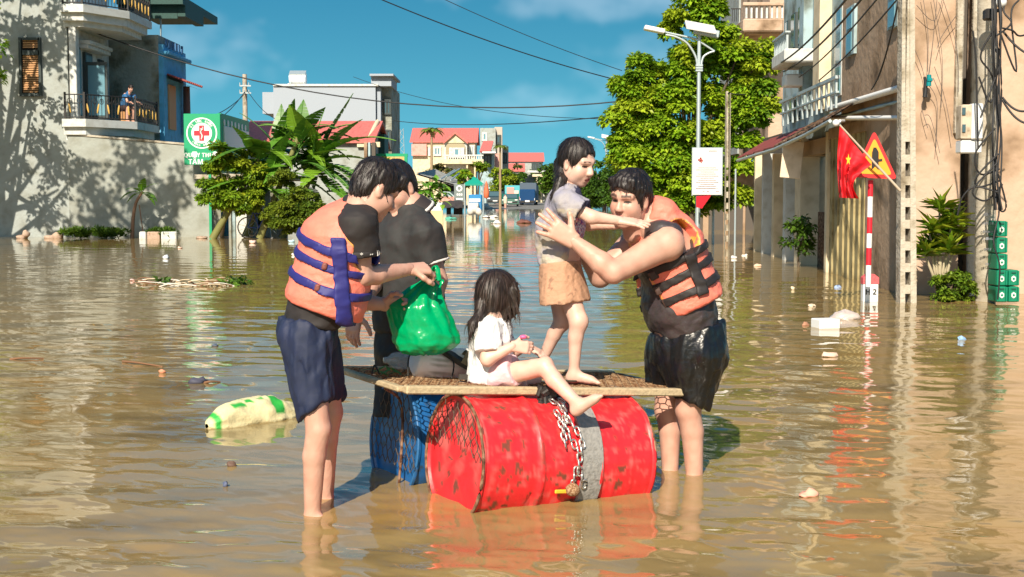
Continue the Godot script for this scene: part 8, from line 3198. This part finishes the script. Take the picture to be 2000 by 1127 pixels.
func street_end() -> void:
	vehicle("blue-cabbed truck with a dark box standing on the dry road", 1030, 403, 190.0, 2.3, 3.2, 6.5, Vector3(0.01, 0.05, 0.14), true)
	vehicle("dark grey car at the left of the row on the dry road", 967, 402, 182.0, 2.3, 1.9, 4.4, Vector3(0.03, 0.05, 0.06))
	vehicle("dark green car standing between the grey car and the truck", 996, 403, 178.0, 2.2, 1.6, 4.3, Vector3(0.01, 0.09, 0.06))
	# green market canopy
	var d := 118.0
	var t := thing("market_canopy", "green peaked canopy over a stall at the water's far edge", "canopy", at(926, 372, d))
	var b := Builder.new()
	var top := at(925, 344, d) - t.position
	var w := px(19, d)
	for q in 4:
		var c := [Vector3(-w, top.y - 0.65, w), Vector3(w, top.y - 0.65, w), Vector3(w, top.y - 0.65, -w), Vector3(-w, top.y - 0.65, -w)]
		b.tri(c[q], c[(q + 1) % 4], Vector3(0, top.y, 0))
		b.quad(c[q], c[(q + 1) % 4], c[(q + 1) % 4] - Vector3(0, 0.15, 0), c[q] - Vector3(0, 0.15, 0), (c[q] + c[(q + 1) % 4]) * Vector3(1, 0, 1))
	part("canopy_top", b.mesh(), mats["tarp_green"], t)
	for sx in [-1.0, 1.0]:
		for sz in [-1.0, 1.0]:
			b = Builder.new()
			b.cyl(Vector3(sx * w * 0.95, -2.2, sz * w * 0.95), Vector3(sx * w * 0.95, top.y - 0.65, sz * w * 0.95), 0.06, 0.06, 5)
			part("leg", b.mesh(), mats["galvanised"], t)
	# round-logo sign panel
	d = 84.0
	t = thing("shop_sign", "dark framed shop sign with a round white emblem left of the blue kiosk", "sign", at(896, 392, d))
	var o := part("board", bpanel(887, 906, 360, 394, d, 0.12), mat("sign_grey", Vector3(0.16, 0.2, 0.2), 0.6), t)
	o.position = -t.position
	o = part("emblem", ring(px(3.4, d), px(6.0, d), 0.0, 20).mesh(), mats["sign_white"], t)
	o.position = at(897, 368, d) - t.position + Vector3(0, 0, 0.012)
	for e in [[892, 895], [896, 899], [900, 903]]:
		o = part("mark", bpanel(e[0], e[1], 378, 382, d - 0.01, 0.02), mats["sign_white"], t)
		o.position = -t.position
	o = part("mark", bpanel(891, 904, 387, 390, d - 0.01, 0.02), mats["sign_white"], t)
	o.position = -t.position
	# shack with a thatched and tin roof
	d = 92.0
	t = thing("market_shack", "low market shack with leaning grey roof poles and an awning left of the shop sign", "shack", Vector3.ZERO)
	b = Builder.new()
	b.quad(at(812, 338, d), at(893, 362, d - 3), at(893, 350, d + 4), at(850, 330, d + 6), Vector3.UP)
	b.quad(at(812, 341, d), at(893, 365, d - 3), at(893, 353, d + 4), at(850, 333, d + 6), Vector3.DOWN)
	part("roof", b.mesh(), mat("grey_sheet", Vector3(0.35, 0.36, 0.34), 0.8, "grime", 0.4), t)
	for e in [[872, 345, 897, 330], [860, 350, 888, 332], [880, 352, 897, 338]]:
		b = Builder.new()
		b.cyl(at(e[0], e[1], d - 2), at(e[2], e[3], d + 2), 0.06, 0.06, 5)
		part("roof_pole", b.mesh(), mats["galvanised"], t)
	part("dark_inside", bpanel(862, 890, 358, 378, d, 0.3), mats["dark_room"], t)
	part("counter", bpanel(866, 892, 374, 388, d - 1.5, 0.4), mats["pale_blue_wall"], t)
	part("sign_strip", bpanel(858, 906, 384, 394, 84.6, 0.2), mats["pink_wall"], t)
	# tarpaulin stall below
	d = 80.0
	b = Builder.new()
	var n := noise(1.0, 66, 2)
	for q in 8:
		for j in 4:
			var f := func(x: int, y: int) -> Vector3: return at(864 + x * 5.0, 391 + y * 3.5 + 3.0 * n.get_noise_2d(x * 0.9, y * 1.3) + 0.9 * absf(x - 4.0) * 0.6, d - y * 0.6)
			b.quad(f.call(q, j), f.call(q + 1, j), f.call(q + 1, j + 1), f.call(q, j + 1), Vector3(0, 1, 1))
	t = thing("dark_tarp", "dark brown tarpaulin stretched over stacked goods at the flood's far edge", "tarpaulin", at(885, 412, d))
	o = part("sheet", b.mesh(), mat("brown_tarp", Vector3(0.05, 0.04, 0.035), 0.8), t)
	o.position = -t.position
	for e in [[872, 880], [886, 903]]:
		o = part("goods", bpanel(e[0], e[1], 404, 419, d - 1.0, 0.6), mats["dark_room"], t)
		o.position = -t.position
	# white tent-like cover and yellow panel
	d = 74.0
	t = thing("white_stall", "white cloth-topped stall with a cream front right of the polo man", "stall", at(845, 420, d))
	b = Builder.new()
	b.prism(PackedVector2Array([Vector2(0, 0), Vector2(px(32, d), 0), Vector2(px(33, d), px(14, d)), Vector2(px(16, d), px(16, d)), Vector2(px(9, d), px(26, d)), Vector2(px(1, d), px(8, d))]), 1.5, Transform3D(Basis(), at(830, 411, d) - Vector3(0, 0, 1.5)))
	o = part("cloth_top", b.mesh(), mats["sign_white"], t)
	o.position = -t.position
	o = part("front_panel", bpanel(842, 865, 411, 470, d - 0.05, 0.3), mat("cream_front", Vector3(0.72, 0.52, 0.3), 0.7), t)
	o.position = -t.position
	# blue kiosk with white sacks
	d = 88.0
	t = thing("blue_kiosk", "small blue kiosk box with white goods stacked below it", "kiosk", at(928, 410, d))
	o = part("kiosk_box", bpanel(915, 941, 380, 412, d, 1.6, 0.05), mat("kiosk_blue", Vector3(0.02, 0.2, 0.45), 0.5), t)
	o.position = -t.position
	o = part("kiosk_band", bpanel(916, 938, 388, 394, d - 0.05, 0.1), mats["sign_white"], t)
	o.position = -t.position
	o = part("kiosk_panel", bpanel(914, 934, 396, 419, d - 0.4, 0.4), mat("sack_white", Vector3(0.62, 0.6, 0.54), 0.8), t)
	o.position = -t.position
	var sacks := [[919, 412], [928, 408], [934, 413]]
	for q in 3:
		b = Builder.new()
		b.ball(at(sacks[q][0], sacks[q][1], d - 1.0), Vector3(0.22, 0.28, 0.2), Basis(Vector3(0, 0, 1), 0.3 * q), 10)
		solo("white_sack", b.mesh(), mats["sack_white"], ["left white sack in front of the blue kiosk", "middle white sack, set highest, in front of the blue kiosk", "right white sack in front of the blue kiosk"][q], "sack", "white sacks before the blue kiosk")
	# folded orange parasol
	b = Builder.new()
	b.lathe(PackedVector2Array([Vector2(0.02, 0), Vector2(0.2, 0.1), Vector2(0.24, 0.5), Vector2(0.1, 1.2), Vector2(0.02, 1.4)]), Transform3D(Basis(), at(950, 388, 112.0)), 10)
	solo("folded_parasol", b.mesh(), mat("orange_cloth", Vector3(0.62, 0.14, 0.06), 0.7), "folded orange-red parasol right of the green canopy", "parasol")
	# billboard
	d = 194.0
	t = thing("billboard", "blue and red picture billboard between the yellow-green tree and the truck", "sign", at(1001, 400, d))
	for e in [[986, 1016, 362, 390, 0.2, 0.0, mat("poster_blue", Vector3(0.08, 0.4, 0.46), 0.6)], [990, 1004, 366, 380, 0.05, 0.2, mat("poster_pink", Vector3(0.7, 0.3, 0.26), 0.6)], [1004, 1013, 372, 388, 0.05, 0.2, mat("poster_pale", Vector3(0.6, 0.56, 0.48), 0.6)], [987, 1015, 384, 390, 0.05, 0.22, mat("poster_pink", Vector3.ONE)]]:
		o = part("poster", bpanel(e[0], e[1], e[2], e[3], d - e[5], e[4]), e[6], t)
		o.position = -t.position
	for u in [990.0, 1011.0]:
		o = part("leg", bpanel(u, u + 1.5, 390, 403, d, 0.15), mats["galvanised"], t)
		o.position = -t.position
	# far rider in a pale hat standing at the water's edge
	var rec := person("tiny far person in pale top at the flood's edge before the green car", at(987, 408, 168.0))
	var p := at(987, 408, 168.0)
	var body := [cone(p, p + Vector3.UP * 0.8, 0.14, 0.16, 0.03), cone(p + Vector3.UP * 1.3, p + Vector3.UP * 1.42, 0.06, 0.06), egg(p + Vector3.UP * 1.55, Vector3(0.1, 0.13, 0.11))]
	piece(rec, "body", [auto_job(body, 0.03, skin_paint(SKIN, n_skin))], vmat("skin"))
	piece(rec, "shirt", [auto_job([cone(p + Vector3.UP * 0.75, p + Vector3.UP * 1.28, 0.21, 0.24, 0.03)], 0.03, cloth_paint(Vector3(0.68, 0.58, 0.44), n_cloth))], vmat("light_cloth"))

func bicycle() -> void:
	var d := 46.5
	var y := at(500, 445, d).y
	var t := thing("bicycle", "blue bicycle standing half under water at the pharmacy door", "bicycle", at(508, 462, d))
	var r := 0.33
	var c0 := at(484, 444, d) - t.position
	var c1 := at(528, 446, d) - t.position
	var tyre := mat("tyre", Vector3(0.02, 0.02, 0.02), 0.9)
	for c: Vector3 in [c0, c1]:
		var path := PackedVector3Array()
		for q in 29:
			path.append(c + Vector3(cos(TAU * q / 28), sin(TAU * q / 28), 0) * r)
		var b := Builder.new()
		b.tube(path, 0.022, 0.022, 6)
		var o := part("wheel", b.mesh(), mat("bike_tyre", Vector3(0.16, 0.16, 0.16), 0.6), t)
		for q in 9:
			var sb := Builder.new()
			sb.cyl(c, c + Vector3(cos(TAU * q / 9), sin(TAU * q / 9), 0) * r, 0.005, 0.005, 4)
			part("spoke", sb.mesh(), mats["galvanised"], o)
	var blue := mat("bike_blue", Vector3(0.02, 0.06, 0.3), 0.4)
	var seat := c0 + Vector3(0.2, 0.55, 0)
	var bar := c1 + Vector3(-0.14, 0.62, 0)
	var crank := c0 + Vector3(0.36, -0.02, 0)
	for e in [[c0, crank], [c0, seat], [crank, seat], [crank, bar - Vector3(0, 0.14, 0)], [seat - Vector3(0, 0.1, 0), bar - Vector3(0, 0.1, 0)], [bar, c1]]:
		var b := Builder.new()
		b.cyl(e[0], e[1], 0.02, 0.02, 7)
		part("frame_tube", b.mesh(), blue, t)
	var b := Builder.new()
	b.ball(seat + Vector3(0, 0.05, 0), Vector3(0.13, 0.035, 0.07), Basis(), 10)
	part("saddle", b.mesh(), tyre, t)
	b = Builder.new()
	b.tube(curve([bar + Vector3(-0.12, 0.06, 0.25), bar + Vector3(0, 0.02, 0.08), bar + Vector3(0, 0.02, -0.08), bar + Vector3(-0.12, 0.06, -0.25)]), 0.014, 0.014, 6)
	part("handlebar", b.mesh(), mats["galvanised"], t)

func flotsam() -> void:
	# fertiliser sack
	var d0 := on_water(485, 832)
	var b := Builder.new()
	var n := noise(1.0, 91, 3)
	var seg := 40
	var rows := 44
	var long := 0.50
	var ax := (on_water(585, 808) - on_water(405, 838)).normalized()
	var sd := ax.cross(Vector3.UP).normalized()
	for q in rows + 1:
		var f := float(q) / rows
		for j in seg:
			var w := TAU * j / seg
			var r := 0.118 * pow(sin(PI * clampf(f * 0.985 + 0.004, 0, 1)), 0.5) * (1.0 - 0.18 * sin(f * 7.0 - 1.2) - 0.25 * maxf(0.0, f - 0.72))
			var k := 1.0 + 0.26 * n.get_noise_3d(cos(w) * 1.3, sin(w) * 1.3, f * 4.0)
			var y := sin(w) * r * 0.82 * k + 0.018
			y += 0.05 * sin(PI * clampf(f * 1.25, 0.0, 1.0)) * maxf(sin(w), 0.0)
			var p := on_water(404, 838) + ax * (f * (on_water(585, 808) - on_water(404, 838)).length()) + sd * (cos(w) * r * k) + Vector3.UP * y
			var lw := fmod(w + 0.2, TAU)
			var green := false
			if (f > 0.03 and f < 0.09) or (f > 0.60 and f < 0.72 and lw > 0.5 and lw < 1.7) or (f > 0.28 and f < 0.40 and lw > 2.0 and lw < 2.75) or (f > 0.22 and f < 0.36 and lw > 1.1 and lw < 1.6) or f > 0.9:
				green = true
			if f > 0.38 and f < 0.56 and lw > 1.2 and lw < 1.7 and n.get_noise_3d(f * 60.0, w * 12.0, 3.0) > 0.05:
				green = true
			b.col = Color(0.03, 0.36, 0.05) if green else Color(0.66, 0.58, 0.33)
			b.put(p, Vector3.UP)
	for q in rows:
		for j in seg:
			var a := q * seg + j
			var a2 := q * seg + (j + 1) % seg
			b.i.append_array(PackedInt32Array([a, a2, a + seg, a + seg, a2, a2 + seg]))
	smooth(b)
	solo("fertiliser_sack", b.mesh(), vmat("woven_sack", 0.6, 0.0, "cloth_bump", 5.0, 0.5), "floating cream and green woven fertiliser sack left of the raft", "sack")
	# raft of leaves and sticks
	var t := thing("debris_patch", "floating patch of leaves, sticks and pale scraps left of the man with the bag", "debris", on_water(380, 554))
	var o: MeshInstance3D
	for q in 44:
		var p := on_water(rng.randf_range(276, 450), rng.randf_range(547, 562))
		var sb := Builder.new()
		var w := rng.randf_range(0, PI)
		var l := rng.randf_range(0.15, 0.5)
		var dr := Vector3(cos(w), rng.randf_range(0.0, 0.16), sin(w) * 0.6)
		sb.tube(curve([p - dr * l * 0.5 + Vector3.UP * 0.025, p + Vector3(0, 0.045, 0.03), p + dr * l * 0.5 + Vector3.UP * 0.025], 4), 0.018, 0.01, 5, 0.6)
		o = part("stick", sb.mesh(), [mat("pale_husk", Vector3(0.6, 0.48, 0.32), 0.9), mat("brown_husk", Vector3(0.22, 0.11, 0.06), 0.9), mat("white_scrap", Vector3(0.7, 0.66, 0.58), 0.8)][q % 3], t)
		o.position = -t.position
	for e in [[318, 553], [445, 554], [462, 552], [476, 552]]:
		o = part("leaf_tuft", foliage([[on_water(e[0], e[1], 0.03), 0.1]], 26, 0.12, 0.03, [Vector3(0.08, 0.2, 0.02), Vector3(0.14, 0.26, 0.03), Vector3(0.05, 0.1, 0.015)], 0.0), vmat("leaves"), t)
		o.position = -t.position
	# foam box and plastic bag near the milestone
	b = Builder.new()
	var p0 := on_water(1612, 640)
	b.box(p0 + Vector3(0, 0.04, 0), Vector3(px(44, 14.5), 0.11, 0.2), Basis(Vector3.UP, 0.25), 0.008)
	solo("foam_box", b.mesh(), mats["sign_white"], "white foam box floating left of the milestone", "box")
	b = Builder.new()
	b.ball(on_water(1650, 624) + Vector3(0, 0.03, 0), Vector3(0.17, 0.07, 0.09), Basis(Vector3(0, 0, 1), 0.06), 16)
	for q in b.v.size():
		b.v[q] += b.n[q] * n.get_noise_3dv(b.v[q] * 14.0) * 0.05
	smooth(b)
	var film := mat("thin_film", Vector3(0.8, 0.7, 0.68), 0.2)
	film.transparency = BaseMaterial3D.TRANSPARENCY_ALPHA
	film.albedo_color.a = 0.45
	solo("clear_bag", b.mesh(), film, "crumpled clear plastic bag with pink print floating beside the foam box", "bag")
	# small litter, each its own scrap
	var scraps := [
		[1618, 697, 0.08, 0.02, Vector3(0.7, 0.5, 0.38), "flat peach scrap floating below the foam box"], [1878, 665, 0.045, 0.03, Vector3(0.3, 0.5, 0.75), "small pale blue scrap floating right of the foam box"],
		[1580, 968, 0.05, 0.02, Vector3(0.72, 0.36, 0.26), "orange-pink scrap floating near the lower right"], [1586, 599, 0.06, 0.02, Vector3(0.7, 0.55, 0.4), "tan scrap floating above the foam box"],
		[1637, 563, 0.06, 0.04, Vector3(0.3, 0.4, 0.62), "small blue-white scrap floating left of the milestone"], [1573, 636, 0.05, 0.03, Vector3(0.4, 0.2, 0.12), "reddish brown husk touching the foam box"],
		[1548, 566, 0.04, 0.03, Vector3(0.7, 0.6, 0.4), "tiny cream scrap floating by the dark shop"], [1480, 520, 0.09, 0.03, Vector3(0.7, 0.5, 0.36), "tan scrap floating under the shop piers"], [1432, 505, 0.09, 0.04, Vector3(0.75, 0.72, 0.68), "white scrap floating beside the slim pole"],
		[1455, 500, 0.07, 0.03, Vector3(0.75, 0.7, 0.6), "second white scrap floating right of the slim pole"], [323, 505, 0.12, 0.05, Vector3(0.62, 0.68, 0.72), "bluish white scrap floating above the debris patch"], [495, 475, 0.16, 0.06, Vector3(0.72, 0.5, 0.42), "pale pink carton floating below the bicycle"],
		[570, 473, 0.1, 0.05, Vector3(0.45, 0.65, 0.72), "pale blue scrap floating right of the bicycle"], [573, 499, 0.05, 0.04, Vector3(0.75, 0.7, 0.6), "tiny white scrap floating left of the vest"], [352, 485, 0.09, 0.03, Vector3(0.72, 0.5, 0.4), "pink-tan scrap floating below the sapling"],
		[258, 549, 0.06, 0.03, Vector3(0.72, 0.45, 0.4), "pinkish scrap floating left of the debris patch"], [388, 748, 0.07, 0.03, Vector3(0.06, 0.06, 0.09), "dark lump floating above the fertiliser sack"], [420, 676, 0.04, 0.012, Vector3(0.08, 0.1, 0.14), "small dark scrap floating well above the fertiliser sack"],
		[452, 911, 0.025, 0.02, Vector3(0.12, 0.07, 0.05), "dark bit floating below the fertiliser sack"], [441, 950, 0.02, 0.02, Vector3(0.1, 0.12, 0.2), "bluish bit floating low between the sack and the man's leg"], [317, 728, 0.03, 0.015, Vector3(0.6, 0.25, 0.15), "reddish bit floating left above the fertiliser sack"],
		[956, 425, 0.5, 0.08, Vector3(0.75, 0.72, 0.66), "white scrap floating far off below the parked cars"], [968, 437, 0.4, 0.08, Vector3(0.75, 0.72, 0.66), "nearer white scrap floating below the parked cars"], [1022, 436, 0.4, 0.1, Vector3(0.18, 0.07, 0.05), "dark red lump floating far off left of the standing girl"],
		[878, 428, 0.4, 0.08, Vector3(0.1, 0.4, 0.3), "green scrap floating far off before the tarpaulin"], [948, 408, 1.1, 0.5, Vector3(0.42, 0.42, 0.38), "grey covered heap at the flood's far edge beside the kiosk"]]
	for e in scraps:
		b = Builder.new()
		var p := on_water(e[0], e[1])
		var w: float = e[2]
		var h: float = e[3]
		b.ball(p + Vector3(0, h * 0.4, 0), Vector3(w, h, w * 0.6), Basis(Vector3.UP, rng.randf() * 3.0), 10)
		for q in b.v.size():
			b.v[q] += Vector3(1, 0.6, 1) * b.n[q] * n.get_noise_3dv(b.v[q] * (0.9 / w) + Vector3.ONE * w) * w * 0.9
		smooth(b)
		solo("scrap", b.mesh(), mat("scrap_%d" % int(e[0]), e[4], 0.7), e[5], "litter", "litter floating on the flood")
	# floating twigs on the left
	for e in [[240, 706, 318, 716, "reddish brown twig floating left of the raft"], [20, 702, 85, 700, "thin twig floating at the far left"], [400, 748, 430, 746, "short tail of twig beside the dark lump"]]:
		b = Builder.new()
		var a := on_water(e[0], e[1])
		var c := on_water(e[2], e[3])
		b.tube(curve([a, a.lerp(c, 0.4) + Vector3(0, 0.012, 0.04), c], 5), 0.012, 0.006, 5)
		solo("twig", b.mesh(), mat("twig_brown", Vector3(0.2, 0.1, 0.05), 0.9), e[4], "twig")
	# stones and blocks at the foot of the garden wall
	for e in [[45, 458, 0.2, 0.1, "flat reddish stone at the foot of the garden wall, far left"], [100, 458, 0.22, 0.09, "low reddish rubble left of the weeds"], [115, 453, 0.2, 0.18, "largest reddish stone beside the weeds"], [53, 454, 0.12, 0.12, "small stone on top of the flat reddish stone"], [395, 459, 0.25, 0.05, "flat pale slab at the right end of the garden wall"]]:
		b = Builder.new()
		b.ball(on_water(e[0], 465.5) + Vector3(0, e[3] * 0.4 + (0.1 if e[1] == 454 else 0.0), 0.1), Vector3(e[2], e[3], 0.18), Basis(Vector3.UP, e[0]), 9)
		for q in b.v.size():
			b.v[q] += b.n[q] * n.get_noise_3dv(b.v[q] * 5.0) * 0.08
		smooth(b)
		solo("stone", b.mesh(), mats["stone"], e[4], "stone", "stones along the garden wall")
	for e in [[280, 13, "left white concrete block by the sapling"], [301, 24, "middle pinkish concrete block by the sapling"], [331, 29, "right long concrete block by the sapling"]]:
		b = Builder.new()
		var p := on_water(e[0], 466)
		b.box(Vector3(p.x, 0.08, p.z), Vector3(px(e[1], 47), 0.3, 0.3), Basis(Vector3.UP, 0.1), 0.03)
		solo("concrete_block", b.mesh(), mats["stone"] if e[1] == 24 else mats["white_trim"], e[2], "block", "blocks at the wall's foot")

func build_small() -> void:
	poles_right()
	crates()
	road_sign()
	lamps()
	wires()
	street_end()
	bicycle()
	flotsam()

func _ready() -> void:
	# ---- camera
	var cam := Camera3D.new()
	cam.name = "camera"
	cam.position = Vector3(0, EYE_HEIGHT, 0)
	cam.rotation.x = -TILT
	cam.fov = rad_to_deg(2.0 * atan(563.5 / FOCAL))
	cam.near = 0.1
	cam.far = 4000.0
	add_child(cam)
	cam.current = true
	# ---- sky
	make_textures()
	var sky_mat := ProceduralSkyMaterial.new()
	sky_mat.sky_top_color = Color(0.0, 0.075, 0.175).linear_to_srgb()
	sky_mat.sky_horizon_color = Color(0.088, 0.325, 0.395).linear_to_srgb()
	sky_mat.sky_curve = 0.075
	sky_mat.ground_horizon_color = Color(0.5, 0.55, 0.55)
	sky_mat.ground_bottom_color = Color(0.3, 0.25, 0.2)
	sky_mat.sky_energy_multiplier = 1.0
	sky_mat.sun_angle_max = 60.0
	sky_mat.sun_curve = 0.4
	sky_mat.sky_cover = clouds()
	sky_mat.sky_cover_modulate = Color(1, 1, 1, 0.28)
	var sky := Sky.new()
	sky.sky_material = sky_mat
	var env := Environment.new()
	env.background_mode = Environment.BG_SKY
	env.sky = sky
	env.tonemap_mode = Environment.TONE_MAPPER_LINEAR
	env.tonemap_exposure = 2.1
	env.sdfgi_enabled = true
	env.ssao_enabled = true
	env.ssil_enabled = true
	var we := WorldEnvironment.new()
	we.name = "world_environment"
	we.environment = env
	add_child(we)
	# ---- sun: behind the camera, a little to the left
	var sun := DirectionalLight3D.new()
	sun.name = "sun"
	sun.light_energy = 1.12
	sun.light_color = Color(1.0, 0.95, 0.87)
	sun.light_angular_distance = 0.5
	sun.shadow_enabled = true
	add_child(sun)
	sun.look_at_from_position(Vector3(-0.196, 0.588, 0.785), Vector3.ZERO)
	rng.seed = 5
	build_water()
	build_setting()
	build_people()
	build_raft()
	build_small()
	finish_people()
	letter_cuffs()
